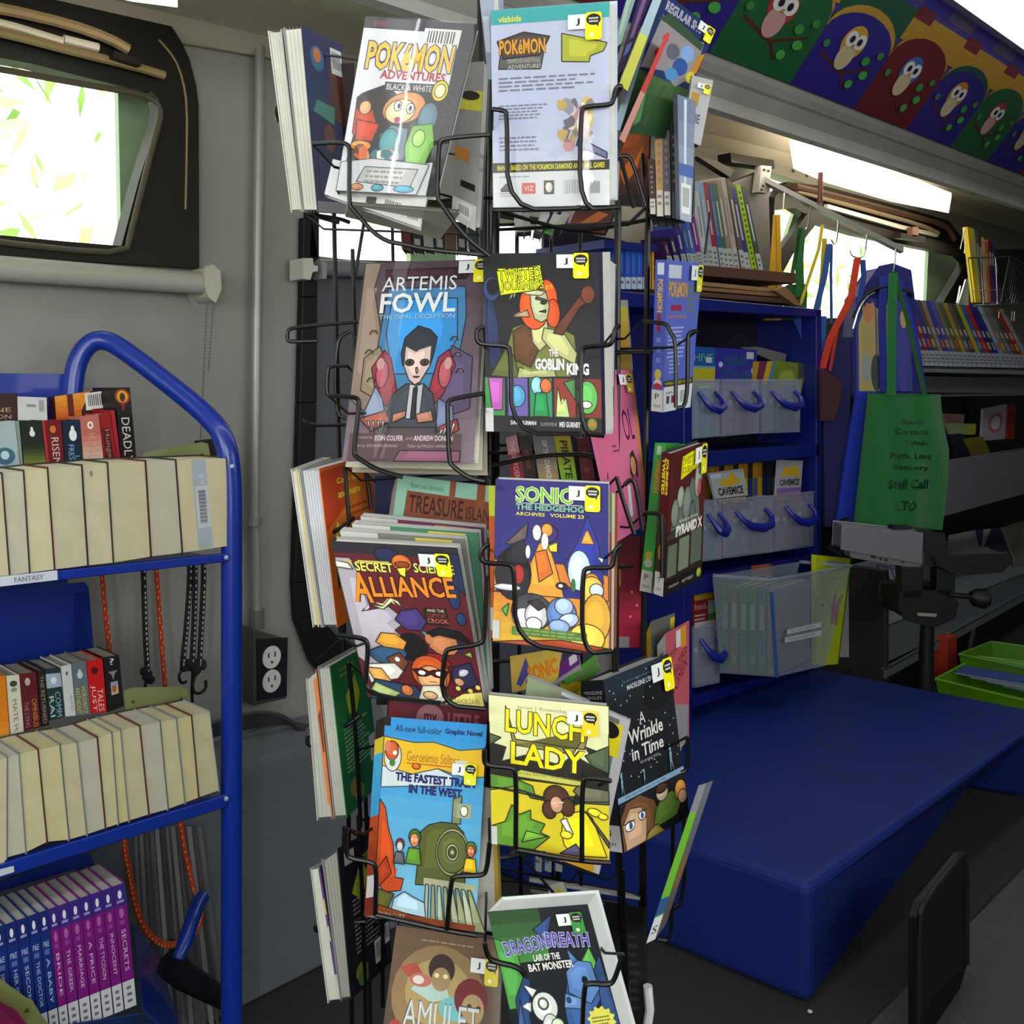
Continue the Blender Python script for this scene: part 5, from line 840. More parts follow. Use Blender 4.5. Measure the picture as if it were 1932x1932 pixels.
for u, v, s in ((.08,.31,.035),(.40,.31,.025),(.82,.31,.045)): WR += [('p',[(u-s*.6,v),(u-s*.3,v),(u,v+s*1.2),(u+s*.4,v),(u+s*.7,v),(u+s*.35,v+s*1.6),(u+s*.6,v+s*2.6),(u-s*.4,v+s*2.6)],'#7fa4bc'),('e',u,v+s*3.1,s*.4,s*.5,'#7fa4bc')]
WR += [('r',0,0,1,.272,'#17181e'),('p',[(0,.0),(.0,.18),(.1,.26),(.3,.27),(.5,.2),(.56,.1),(.42,.0)],'#6c4a2c'),('p',[(.04,.0),(.02,.14),(.14,.22),(.3,.2),(.36,.12),(.32,.0)],'#c09a7c'),('e',.12,.125,.07,.028,'#e4e4e4'),('e',.30,.15,.05,.025,'#e4e4e4'),('e',.13,.125,.025,.02,'#3a5878'),('e',.30,.15,.022,.018,'#3a5878'),('r',.03,.145,.2,.15,'#2a1c18'),('r',.24,.17,.38,.175,'#2a1c18'),
 ('p',[(.44,.04),(.5,.14),(.62,.2),(.78,.2),(.9,.12),(.8,.05)],'#5c7c34'),('e',.62,.22,.09,.05,'#c4b49c'),('e',.62,.245,.09,.028,'#4a2c20'),('e',.9,.18,.09,.06,'#cc9040'),('e',.92,.14,.07,.04,'#d8b090'),('p',[(.3,.0),(.6,.0),(.5,.06),(.36,.04)],'#8c7a3c')]
qw = [(1138,1283),(1261,1233),(1299,1540),(1175,1609)]
cb('thick starry black comic A Wrinkle in Time with white lettering, right of the yellow comic', qw, 1.12, (-42,2,.03), ('#14171d','#15181e','#222'), WR, (1.03,1.13,1.10), st=(.66,.975,.17), reg=.4,
   left=[('r',0,0,1,1,'#15181e'),('t','MADELEINE',.1,.915,.8,.02,'#b8b8b8'),('t','L\'ENGLE\'S',.15,.885,.7,.02,'#b8b8b8'),('r',0,.0,1,.15,'#c8c8c6'),('t','N',.35,.085,.25,.035,'#222'),('t','RM',.45,.03,.3,.02,'#444'),('n',.2,.2,.8,.5,3,'#6a7078')], pages='#c4c3be')
# -- bottom row
AM = [('g',0,0,1,1,'#3c2a24','#6a5038',10),('e',.45,.62,.42,.3,'#8a7048'),('e',.45,.64,.3,.2,'#a8905c'),('n',.25,.93,.75,.945,1,'#a89878')]+[('p',[(.08,.76),(.22,.80),(.32,.72),(.26,.68),(.14,.72)],'#a84838'),('p',[(.2,.64),(.3,.72),(.5,.70),(.55,.62),(.4,.58)],'#a8c4bc'),('e',.28,.70,.1,.04,'#b86858'),('e',.26,.70,.05,.025,'#d8d0c4'),('e',.6,.56,.14,.07,'#6cb0b4'),('p',[(.55,.2),(.9,.2),(.86,.44),(.7,.5),(.55,.42)],'#7a1c20'),
 ('e',.46,.78,.12,.09,'#2a1a16'),('e',.46,.72,.085,.07,'#9a8058'),('e',.42,.74,.022,.014,'#e0d8a0'),('e',.50,.74,.022,.014,'#e0d8a0'),('e',.74,.63,.15,.12,'#6c1a1c'),('e',.76,.575,.10,.085,'#a88c60'),('e',.73,.59,.02,.012,'#3a3020'),('e',.81,.585,.02,.012,'#3a3020'),('e',.10,.36,.08,.1,'#a03830')]+title('AMULET',.16,.42,.66,.16,'#c4ccd0','#3a3430',0,.0,0)+[('p',[(.0,.0),(1,0),(1,.2),(0,.22)],'#2c2220')]
cb('brown AMULET comic with two young figures in a warm glow, bottom left front pocket', [(748,1746),(948,1776),(936,2110),(704,2080)], 1.03, (4,-7,.012), ('#4a3830','#2a2020','#555'), AM, (1.05,1.05,.99), st=(.72,.875,.13,'#d8c818'))
DR = [('r',0,0,1,1,'#16191f'),('g',0,.7,.5,1,'#3f7a3c','#2a4a28',4),('p',[(0,.45),(0,.85),(.2,.8),(.2,.6),(.1,.45)],'#4c9444'),('p',[(.7,.6),(.9,.75),(.95,.6),(.8,.5)],'#5cae4c'),('p',[(0,.1),(.08,.5),(.2,.62),(.26,.6),(.18,.4),(.14,.05)],'#24406c'),('p',[(.0,.0),(.02,.3),(.12,.5),(.1,.1)],'#375c90'),('p',[(.86,.0),(.88,.6),(.98,.7),(1,.4),(1,.0)],'#2c4878'),
 ('p',[(.40,.88),(.62,.96),(.5,.8)],'#2c4878'),('p',[(.5,.1),(.52,.4),(.6,.56),(.72,.62),(.90,.6),(.88,.44),(.78,.36),(.8,.1)],'#375a94'),('p',[(.60,.5),(.62,.62),(.74,.68),(.88,.66),(.90,.5),(.78,.42)],'#5a80b8'),('p',[(.52,.42),(.56,.5),(.7,.46),(.68,.40)],'#6a8cc0'),('e',.78,.56,.03,.025,'#181c28'),('p',[(.7,.66),(.68,.76),(.76,.68)],'#4a70a8'),('e',.58,.46,.025,.02,'#26406c'),
 ('e',.34,.44,.12,.085,'#d4d8d0'),('p',[(.24,.5),(.18,.58),(.3,.54)],'#d4d8d0'),('p',[(.2,.42),(.12,.46),(.22,.48)],'#d4d8d0'),('e',.36,.30,.09,.1,'#ccd2c8'),('e',.42,.33,.06,.04,'#c0d4b0'),('e',.33,.46,.05,.035,'#a8aca4'),('e',.33,.46,.04,.028,'#d4d8d0'),('p',[(.22,.12),(.5,.14),(.54,.24),(.4,.28),(.24,.22)],'#7cae5c'),('e',.62,.2,.05,.04,'#c8ccc8'),('star',.84,.32,.14,.11,12,'#d8d058'),('n',.75,.29,.93,.35,3,'#6a6828')]
DR += title('DRAGON',.08,.755,.42,.085,'#5448a0','#c4c4d8',5)+title('BREATH',.50,.765,.42,.085,'#5448a0','#c4c4d8',-5)+[('t','LAIR OF THE',.34,.70,.26,.04,'#d8d8d0',0,.03),('t','BAT MONSTER',.27,.645,.44,.045,'#d8d8d0',0,.03)]
cb('tilted DRAGONBREATH book with green and blue cartoon art, bottom right front pocket', [(920,1721),(1108,1707),(1194,2022),(996,2060)], .99, (27,-29,.03), ('#1a1e26','#c8ccc8','#c8ccc8'), DR, (1.03,1.03,1), m='gloss', st=(.66,.965,.13,'#3a8a3c'), reg=.25, pages='#cdd2d0')
# ---------------------------------------------------------------- left column: page edges towards the viewer, back covers seen at a slant
G2 = 'comic books in the left pockets of the wire rack'
def edge(label, tl, tr, br, bl, d, bk, cols, right=(), pageart=(), pages='#c6c4b6', st=None, group=G2, mode='fore', prior=(1,1,1), left=(), items=()):
    q = quad3([tl, tr, br, bl], d, prior, .5)
    return book('comic_book', label, q, bk_vec(q[0], *bk), mode, 'L', cols, pages, items, left, right, 'printed', group, st, pageart=pageart)
ln = lambda n, c='#9a988c': [('r', (i+.5)/n-.008, 0, (i+.5)/n+.008, 1, c) for i in range(n)]
edge('thick pale-paged comic at the far left of the top row, page edges showing', (505,58),(531,55),(570,400),(549,401), 1.20, (40,12,.10), ('#b8b6aa','#aaa','#c8c6bc'), pageart=ln(5))
edge('comic with a navy back cover beside the pale one at the top left', (534,52),(570,48),(600,400),(571,400), 1.19, (78,36,.12), ('#1a2450','#1a2450','#888'), pageart=ln(5),
     right=[('r',0,0,1,1,'#16224e'),('g',0,.55,1,1,'#1c3a64','#221c50',5),('e',.3,.85,.16,.07,'#2f6a8c'),('e',.3,.87,.09,.04,'#c8702c'),('p',[(.5,.55),(.95,.5),(.95,.8),(.6,.86)],'#5c3020'),('b',.65,.80,.95,.95),('p',[(.1,.55),(.6,.5),(.65,.6),(.2,.62)],'#4a8c7c'),('e',.45,.42,.14,.08,'#6a4030'),('r',.1,.1,.9,.3,'#162a5c'),('r',0,0,1,.06,'#8a8a90')])
edge('dark brown comic seen behind the navy one at the top left', (640,120),(668,118),(672,400),(650,400), 1.30, (14,4,.05), ('#2c2020','#2c2020','#2c2020'), mode='spine')
edge('pale comic with a yellow stripe down its page edge, left of the orange back cover', (548,885),(565,885),(608,1184),(590,1184), 1.19, (60,-22,.10), ('#b8b4a8','#999','#c0bcb4'), pageart=[('r',.45,0,.62,1,'#d8b83c'),('r',.75,0,.8,1,'#8a8894')], pages='#c8c8cc')
edge('thick comic with white pages and an orange back cover in the left column', (566,884),(603,884),(637,1184),(609,1184), 1.185, (98,-26,.13), ('#c8601c','#b8501a','#888'), pages='#c4c4ca', pageart=ln(7,'#8c8a94'),
     right=[('r',0,0,1,1,'#cc6a20'),('p',[(0,.6),(.4,.72),(.5,.98),(0,.98)],'#b8401c'),('t','Cook up',.28,.86,.40,.05,'#e0c83c',0,.03),('t','and more',.28,.78,.44,.05,'#e0c83c',0,.03),('n',.45,.5,.95,.72,5,'#8c4418'),('p',[(.12,.5),(.2,.64),(.26,.6),(.18,.5),(.28,.38),(.2,.36)],'#d8d03c'),('e',.7,.4,.14,.06,'#d8842c')])
edge('thin comic with an orange cover peeking between pages, left column fourth row', (577,1281),(597,1262),(628,1546),(598,1548), 1.18, (40,-20,.09), ('#c87038','#888','#b8b6ae'), pages='#aeaca4', pageart=ln(4,'#8a8880')+[('p',[(.75,.1),(1,.1),(1,.95),(.6,.95)],'#cc7844'),('p',[(.8,.45),(1,.45),(1,.75),(.7,.7)],'#6a3a2c')])
edge('comic with a bright green back cover in the fourth row of the left column', (599,1258),(623,1257),(655,1543),(630,1545), 1.175, (68,-38,.13), ('#1f6a34','#1a5a2c','#888'), pages='#aeaca2', pageart=ln(5,'#8a8880'),
     right=[('r',0,0,1,1,'#1d6a36'),('p',[(.3,.75),(.6,.86),(.7,.72),(.55,.60),(.35,.62)],'#a8b82c'),('n',.2,.88,.7,.96,2,'#6a9a3c'),('n',.15,.25,.85,.56,11,'#8ab48c'),('e',.3,.14,.14,.06,'#8c7a34'),('e',.4,.08,.14,.05,'#7c9c34'),('r',.8,.2,1,.38,'#b8b8b0')])
edge('white-spined comic at the far left of the fifth row', (585,1638),(603,1634),(645,1890),(618,1893), 1.17, (46,-24,.09), ('#5a3a70','#888','#c0c0b4'), pages='#bfc0b4', pageart=[('r',.75,.2,1,.98,'#5a4078'),('e',.85,.7,.12,.06,'#c8b040'),('e',.85,.5,.12,.06,'#c0bcb4')])
edge('black-backed comic with yellow lettering in the fifth row of the left column', (607,1622),(638,1600),(663,1886),(642,1888), 1.165, (82,-46,.13), ('#17181c','#17181c','#888'), pages='#96948c', pageart=ln(5,'#6a6860')+[('r',.85,0,1,1,'#6a5c3a')],
     right=[('r',0,0,1,1,'#16171c'),('r',.1,.86,.32,.95,'#b8b8bc'),('p',[(.2,.66),(.45,.84),(.6,.74),(.4,.56),(.3,.62)],'#a4ac28'),('p',[(.4,.86),(.9,.9),(.9,.84),(.5,.8)],'#8c9424'),('n',.2,.5,.85,.62,4,'#7a7a80'),('n',.2,.24,.85,.48,8,'#7a7a80'),('e',.28,.12,.14,.06,'#7c7c2c'),('e',.3,.07,.12,.05,'#4c7a34'),('b',.6,.08,.82,.24),('b',.86,.16,.98,.30)])
# ---------------------------------------------------------------- right column: spines and slanting covers
G3 = 'comic books in the right pockets of the wire rack'
def rb_(label, tl, tr, br, bl, d, bk, cols, items, left, st=None, prior=(1.02,1.12,1.10), group=G3, side='L', m='printed', pages='#c4c2b8'):
    q = quad3([tl, tr, br, bl], d, prior, .6)
    return book('comic_book', label, q, bk_vec(q[0], *bk), 'cover', side, cols, pages, items, left, (), m, group, st)
rb_('blue comic back cover with a white foot and barcode in the second row, right column', (1258,490),(1325,497),(1302,768),(1250,778), 1.22, (-21,0,.012), ('#4a5ab0','#4a5ab0','#4a5ab0'),
    [('r',0,0,1,1,'#5060b4'),('r',.06,.88,.40,.97,'#b8bcd0')]+title('POKéMON',.08,.75,.52,.11,'#c89c3c','#5a4020')+[('r',.15,.66,.45,.70,'#8c2040'),('n',.6,.64,.92,.84,5,'#6a7430'),('n',.1,.6,.8,.64,1,'#a0646c'),('n',.08,.34,.62,.56,8,'#a0a8d4'),('n',.15,.24,.5,.34,4,'#a0a8d4'),('r',0,.16,1,.20,'#2c2c20'),('t','MANGA BASED ON THE',.04,.17,.9,.022,'#b8b030'),('r',0,0,1,.16,'#c4c8d0'),('n',.08,.10,.35,.14,1,'#8a8a90'),('r',.1,.05,.2,.10,'#444'),('r',.26,.05,.38,.10,'#8c2040'),('b',.52,.02,.9,.14)],
    [('r',0,0,1,1,'#4c5ab0'),('r',.2,.9,.8,.98,'#c8ccd8'),('t','POKéMON',.25,.65,.5,.22,'#c89c3c',-90,.04),('r',.3,.52,.6,.64,'#8c2430'),('n',.3,.3,.7,.5,3,'#8088c0'),('e',.5,.24,.3,.035,'#b8a840'),('e',.5,.18,.35,.03,'#c8c0c0'),('e',.5,.165,.35,.02,'#a83030'),('r',0,0,1,.14,'#c8c8c4'),('t','P',.3,.08,.35,.035,'#222'),('t','PKM',.2,.025,.6,.02,'#444')], st=(.60,.975,.18,'#d8d430'))
rb_('green-spined comic with a white foot label in the third row, right column', (1257,837),(1300,838),(1262,1119),(1228,1119), 1.26, (-21,-2,.012), ('#2f8a3c','#3a9a44','#2f8a3c'), [('r',0,0,1,.22,'#b8b8b4'),('n',.1,.05,.8,.2,3,'#555'),('r',.1,.05,.3,.1,'#222')],
    [('r',0,0,1,1,'#3fa048'),('r',.25,.92,.65,.98,'#a8c8a8'),('t','POKéMON',.25,.66,.5,.22,'#c88430',-90,.04),('e',.5,.24,.32,.03,'#b8a840'),('e',.5,.19,.35,.03,'#b8b8a8'),('r',0,0,1,.14,'#c4c4bc'),('t','P',.3,.08,.35,.035,'#222'),('t','PKM',.2,.025,.6,.02,'#444')])
rb_('dark red TWISTED JOURNEYS comic, Escape from Pyramid X, with a grey mummy picture', (1266,856),(1332,833),(1323,1090),(1251,1126), 1.21, (-17,-3,.012), ('#4a1218','#4a1218','#222'),
    [('r',0,0,1,1,'#4c161a'),('p',[(.1,.5),(.3,.72),(.5,.66),(.62,.78),(.8,.7),(.9,.44),(.1,.34)],'#5c665c'),('e',.32,.66,.09,.08,'#8a9484'),('e',.5,.6,.12,.12,'#6c766c'),('e',.80,.74,.10,.13,'#8c968c'),('e',.84,.68,.05,.06,'#a84a44'),('e',.18,.56,.1,.1,'#707a6c'),('e',.66,.5,.08,.1,'#525c54'),('p',[(0,.42),(.2,.44),(.2,.1),(0,.1)],'#3c3428'),
     ('r',0,.10,1,.38,'#2c1c18'),('r',.05,.12,.28,.34,'#5a6654'),('r',.33,.13,.60,.36,'#6c7864'),('r',.65,.14,.95,.38,'#525e50'),('r',0,0,1,.10,'#141012'),('t','DAN JOLLEY',.12,.035,.24,.022,'#b8b8b0'),('t','MATT WENDT',.45,.035,.3,.022,'#b8b8b0'),('e',.9,.055,.07,.035,'#8c9428'),
     ('p',[(.30,.95),(.75,.98),(.78,.84),(.28,.78)],'#d8d010'),('t','TWISTED',.30,.88,.44,.06,'#2c2808',0,.05),('t','TWISTED',.31,.885,.42,.05,'#e4dc14'),('t','JOURNEYS',.30,.81,.44,.06,'#2c2808',0,.05),('t','JOURNEYS',.31,.815,.42,.05,'#e4dc14'),('t','Escape from',.30,.47,.5,.03,'#b8b8b0',0,.02),('t','PYRAMID X',.22,.385,.72,.075,'#d4d4cc',0,.05)],
    [('r',0,0,1,1,'#4a1218'),('t','TWISTED',.15,.70,.35,.26,'#d8cc14',-90,.05),('t','JOURNEYS',.5,.70,.35,.26,'#d8cc14',-90,.05),('r',0,.15,1,.55,'#3c3024'),('e',.5,.3,.3,.06,'#a8803c'),('r',0,0,1,.16,'#c8c8c4'),('t','T',.3,.09,.35,.035,'#222'),('t','RM',.3,.03,.4,.02,'#444')], st=(.60,.985,.18,'#d8d018'))
# two at the fourth row, behind the starry one
rb_('pink comic with dark red lettering standing behind the starry black book', (1256,1195),(1300,1170),(1300,1398),(1262,1410), 1.27, (-16,22,.012), ('#b0505c','#b8bcc0','#aaa'), [('r',0,0,1,1,'#b4525e'),('p',[(.1,.0),(.9,.0),(.95,.3),(.2,.35)],'#8c8a90'),('t','THE',.15,.76,.3,.08,'#5a1018',20),('t','AMAZING',.1,.62,.8,.1,'#5a1018',20),('t','WOMEN',.1,.5,.8,.1,'#5a1018',20),('r',.4,.82,.6,.97,'#d0c8cc'),('r',.6,.8,.85,.98,'#c8902c')], [('r',0,0,1,1,'#a8a8a4'),('n',.2,.6,.8,.9,4,'#444')])
rb_('thin grey comic with a yellow spine beside the pink one in the right column', (1229,1172),(1273,1156),(1270,1230),(1228,1236), 1.30, (-10,24,.012), ('#5a5a58','#c8b414','#777'), [('r',0,0,1,1,'#5c5c5a'),('r',.8,.6,1,.9,'#c8b820')], [('r',0,0,1,1,'#d0bc18'),('n',.2,.2,.8,.7,3,'#c04a28')])
edge('thin lime green comic spine leaning edge-on at the lower right of the rack', (1318,1482),(1332,1478),(1236,1772),(1219,1780), 1.14, (14,-6,.10), ('#8c8c92','#5a9a30','#777'), mode='spine', group=G3, items=[('r',0,0,1,1,'#62a428'),('r',0,0,1,.16,'#c8c8cc'),('t','S',.2,.05,.6,.05,'#333'),('r',0,.17,1,.28,'#2c5080'),('r',0,.82,1,1,'#7a7a80')], right=[('g',0,0,1,1,'#6c6458','#8c8c94',8),('r',.2,.3,.8,.5,'#a87c3c')])
# ---------------------------------------------------------------- top right: leaning magazines and thin spines
q = quad3([(1252,-16),(1350,58),(1262,262),(1170,248)], 1.20, (1.02,1.08,1.06), .6)
book('comic_book', 'REGULAR SHOW comic leaning steeply at the top right with a blue and white cartoon cover', q, bk_vec(q[0], -14, -6, .015), 'cover', 'L', ('#1c2c5c','#a8bcc8','#333'), '#b8b8b4',
     [('g',0,0,1,.46,'#1c3a20','#3a5a30',6),('r',0,.44,1,1,'#1c2a5a'),('p',[(0,.46),(.1,.86),(.3,.82),(.6,.8),(.9,.86),(.96,.56),(.7,.42),(.4,.5)],'#8a8488'),('p',[(.05,.82),(.2,.9),(.9,.84),(.9,.78),(.2,.82)],'#2f4a34'),('e',.26,.72,.05,.03,'#b03030'),('e',.2,.60,.05,.03,'#b03030'),('e',.45,.66,.12,.06,'#5c5c6c'),('e',.70,.7,.12,.07,'#7c9cd0'),('e',.66,.58,.14,.07,'#2c4c94'),('e',.56,.50,.12,.05,'#4c84b8'),('p',[(.86,.5),(.98,.6),(.99,.78),(.9,.74)],'#b87c20'),('e',.9,.54,.08,.05,'#c8bc20'),('t','REGULAR SHOW',.10,.895,.82,.075,'#9c98ac',0,.05),
      ('p',[(.1,.4),(.2,.44),(.3,.1),(.2,.05)],'#4a7a44'),('p',[(.5,.4),(.56,.4),(.4,.05),(.36,.1)],'#2c4a28')], (), (), 'gloss', G3, (.66,.98,.15), pageart=())
for i, (a, b, c, d_, dep, col, its, lb) in enumerate([
    ((1243,-30),(1257,-24),(1184,172),(1168,160),1.16,'#8fa4b0',[('r',0,0,1,.52,'#b8bc4c'),('r',0,.52,1,1,'#93a8b4')],'pale blue and yellow comic spine leaning at the top right, beside the REGULAR SHOW cover'),
    ((1214,-30),(1238,-30),(1176,130),(1160,150),1.18,'#2c1438',[('r',.3,.4,.7,.9,'#6c4c80'),('r',.2,.22,.8,.34,'#4c6498')],'dark purple comic spine leaning at the top right'),
    ((1190,-30),(1208,-30),(1172,82),(1160,92),1.20,'#8aa89c',[('r',0,.2,.5,.8,'#9cb8ac')],'pale green comic spine leaning behind the purple one at the top'),
    ((1258,60),(1264,64),(1178,270),(1168,262),1.175,'#b83434',[('r',0,0,1,.45,'#b88078')],'thin red comic edge leaning under the yellow and blue spine')]):
    q = quad3([a, b, c, d_], dep, (1.0,1.0,1.0), .8)
    book('comic_book', lb, q, VIEW*.10, 'spine', 'L', (col,)*3, '#aaa89c', its, group=G3)
cb('orange and dark comic standing behind the top right pocket wires', [(1172,262),(1226,240),(1222,392),(1166,388)], 1.33, (3,0,.012), ('#4c2418','#333','#333'), [('g',0,0,1,1,'#241620','#a84c1c',6),('p',[(0,.5),(.5,.7),(.9,.9),(.6,.5),(.2,.3)],'#c8681c'),('p',[(.3,.7),(.8,.95),(.9,.85),(.5,.6)],'#8c4a24')], (1,1,1), group=G3)
cb('white comic headed THE with a yellow sticker, top right column', [(1306,142),(1346,152),(1322,275),(1288,262)], 1.26, (-3,1,.010), ('#a8a8a8','#999','#999'), [('r',0,0,1,1,'#a8a8ac'),('r',.1,.55,.5,.75,'#b0842c'),('t','THE',.1,.3,.6,.14,'#4c5054',0,.03)], (1,1,1), st=(.32,.9,.32), group=G3)
cb('clear-jacketed blue-grey comic with painted silver highlight at the right of the top row', [(1278,178),(1313,190),(1304,420),(1283,414)], 1.245, (-8,2,.012), ('#8492ac','#76849c','#999'), [('g',0,0,1,1,'#9aa4b4','#6c7690',5),('r',.35,.1,.5,.98,'#c0ccdc'),('r',0,.36,1,.46,'#4a62a0'),('b',.15,.06,.85,.3)], (1,1,1), group=G3, m='gloss')  # pale upright stripe paints the reflected streak on the jacket
for i, (x0, x1, yt, yb_, c0, c1, lb) in enumerate([(1226,1238,300,404,'#3a2420','#c0bcb0','dark brown comic spine with white foot, leftmost of four beside the clear-jacketed comic'),(1239,1252,232,408,'#b08a58','#c8c4b8','tan comic spine with a white foot at the top right of the rack'),
      (1253,1266,246,406,'#5c5460','#c8c8c4','grey comic spine with a white R label at the top right of the rack'),(1268,1280,232,412,'#24262c','#4c4c50','black comic spine just left of the clear-jacketed comic')]):
    q = quad3([(x0-4,yt),(x1-3,yt),(x1,yb_),(x0,yb_)], 1.27, (1,1,1), .8)
    book('comic_book', lb, q, VIEW*.10+RIGHT*.02, 'spine', 'L', (c0,)*3, '#aaa89c', [('r',.1,.0,.9,.28,c1),('n',.2,.1,.8,.25,2,'#555'),('n',.3,.35,.7,.9,6,'#8a8078')], group=G3)
# ---------------------------------------------------------------- middle of the rack: books in the pockets that face away
G4 = 'comic books in the inner and far pockets of the wire rack'
cb('pink comic with OL lettering and a small drawn girl, between the front and right columns', [(1085,690),(1192,700),(1226,985),(1158,1026)], 1.20, (4,0,.02), ('#d0648c','#c87038','#a86a34'), [('r',0,0,1,1,'#cc6690'),('r',.93,0,1,1,'#b87840'),('t','OL',.66,.56,.22,.20,'#4a1430',4),('n',.3,.5,.5,.56,2,'#7a2c50'),('p',[(.66,.36),(.72,.48),(.8,.5),(.86,.42),(.84,.32),(.7,.32)],'#3a2018'),('e',.76,.40,.06,.06,'#c8946c'),('p',[(.68,.2),(.84,.2),(.8,.34),(.72,.34)],'#b04468'),('p',[(.5,.1),(.56,.3),(.62,.28),(.58,.1)],'#c8ccd8'),('r',.1,.1,.36,.6,'#d0648c')], (1,1,1), st=(.66,.97,.13,'#c8a830'), group=G4)
cb('yellow comic standing behind the pink one', [(1150,566),(1182,566),(1192,700),(1150,700)], 1.34, (3,0,.02), ('#c8a81c','#999','#999'), [('r',0,.0,1,.25,'#a88420'),('r',0,.9,1,1,'#9a9a98'),('g',0,.25,1,.9,'#c8901c','#c8b41c',3)], (1,1,1), group=G4)
cb('crimson comic standing below the pink one behind the front column', [(1120,1010),(1216,1012),(1216,1222),(1120,1222)], 1.36, (3,0,.02), ('#8c0c2c','#8c0c2c','#777'), [('g',0,0,1,1,'#a00c34','#5c0c1c',6),('e',.75,.5,.02,.01,'#d88898'),('e',.85,.38,.02,.01,'#d88898'),('e',.72,.28,.02,.01,'#d88898'),('r',.5,.0,.7,.1,'#8a8488'),('r',.45,.55,.53,.72,'#b08420')], (1,1,1), group=G4)
for i, (tl, tr, br, bl, c, its, lb) in enumerate([
   ((954,826),(975,820),(990,910),(966,912),'#8c1420',[('t','THE BORDER',.3,.1,.4,.8,'#d0a8a8',-90)],'red comic spine in the pocket above the blue archives comic'),
   ((978,822),(1000,820),(1012,910),(992,912),'#2c1614',[('r',.3,.3,.7,.7,'#6a3018')],'dark brown comic spine next to the red one above the blue archives comic'),
   ((1004,820),(1044,822),(1056,912),(1018,912),'#6a6a6c',[('g',0,0,1,1,'#a88c60','#70727a',5),('t','OF THE DANCE',.4,.1,.25,.8,'#d0d0d0',-90,.02)],'silver grey comic spine above the blue archives comic'),
   ((1044,822),(1076,822),(1090,912),(1060,912),'#a8b424',[('g',0,0,1,1,'#7cb428','#b8a81c',4),('t','PIRATE',.3,.1,.45,.8,'#2c3010',-90,.03)],'lime yellow comic spine above the blue archives comic'),
   ((1088,826),(1112,826),(1124,912),(1098,912),'#5c141c',[('n',.3,.2,.7,.8,3,'#8c3038')],'maroon comic spine beside the pink comic')]):
    q = quad3([tl, tr, br, bl], 1.24, (1,1,1), .8)
    book('comic_book', lb, q, VIEW*.09, 'spine', 'L', (c,)*3, '#8a887c', its, group=G4)
for i, (tl, tr, br, bl, c, its, lb) in enumerate([
   ((970,400),(984,400),(990,438),(974,438),'#b8b8b8',[],'white spine foot under the lavender back cover, leftmost'),
   ((985,402),(998,402),(1003,436),(990,438),'#a8a0a0',[],'greyish spine foot second from the left under the lavender back cover'),
   ((1022,398),(1038,402),(1020,444),(1006,440),'#bcbcc0',[('r',0,0,1,.15,'#404448')],'tilted spine with a white label under the lavender back cover'),
   ((1044,402),(1058,406),(1040,444),(1026,440),'#b4b4ae',[('r',0,0,1,.25,'#4c9c3c')],'tilted spine with a green foot under the lavender back cover'),
   ((1060,400),(1076,404),(1060,432),(1046,428),'#a8a8a4',[('r',0,0,1,.3,'#a8b43c')],'tilted spine with a yellow-green foot under the lavender back cover')]):
    q = quad3([tl, tr, br, bl], 1.34, (1,1,1), .8)
    book('comic_book', lb, q, VIEW*.06, 'spine', 'L', (c,)*3, '#8a887c', its, group=G4)
cb('dark orange fiery comic lying under the lavender back cover', [(1088,392),(1160,396),(1140,440),(1070,432)], 1.33, (3,6,.012), ('#3a1c14','#222','#222'), [('g',0,0,1,1,'#7a3414','#3a1c14',4),('p',[(.2,.2),(.6,.9),(.9,.8),(.5,.1)],'#a85c20')], (1,1,1), group=G4)
# inner pocket under the archives comic
for i, (tl, tr, br, bl, c, its, lb, th) in enumerate([
   ((962,1238),(1060,1222),(1052,1286),(966,1306),'#c8a02c',[('r',0,0,1,1,'#c8a84c'),('p',[(.1,.2),(.3,.9),(.4,.5),(.2,.1)],'#4a4a90'),('t','SONIC',.35,.2,.6,.5,'#d87c1c',12,.05),('e',.4,.2,.1,.1,'#6c3c90')],'yellow SONIC comic under the blue archives comic',.012),
   ((1020,1280),(1090,1226),(1096,1262),(1024,1306),'#5c2470',[('r',0,.0,1,.25,'#8a8488'),('r',.75,.5,.95,.95,'#c0b8c8')],'purple comic lying slanted under the blue archives comic',.012),
   ((1062,1282),(1124,1234),(1130,1262),(1080,1310),'#4c8c2c',[('r',.0,.4,1,.6,'#6c6a64'),('p',[(0,0),(.5,0),(.2,.5),(0,.6)],'#c8b01c')],'green comic lying slanted beside the purple one',.012),
   ((1056,1290),(1096,1286),(1096,1340),(1062,1340),'#d8b810',[('r',.2,.2,.8,.8,'#d0a80c')],'small bright yellow comic corner left of the starry book',.008)]):
    cb(lb, [tl, tr, br, bl], 1.22+.012*i, (3,3,th), (c,'#aaa','#888'), its, (1,1,1), group=G4)
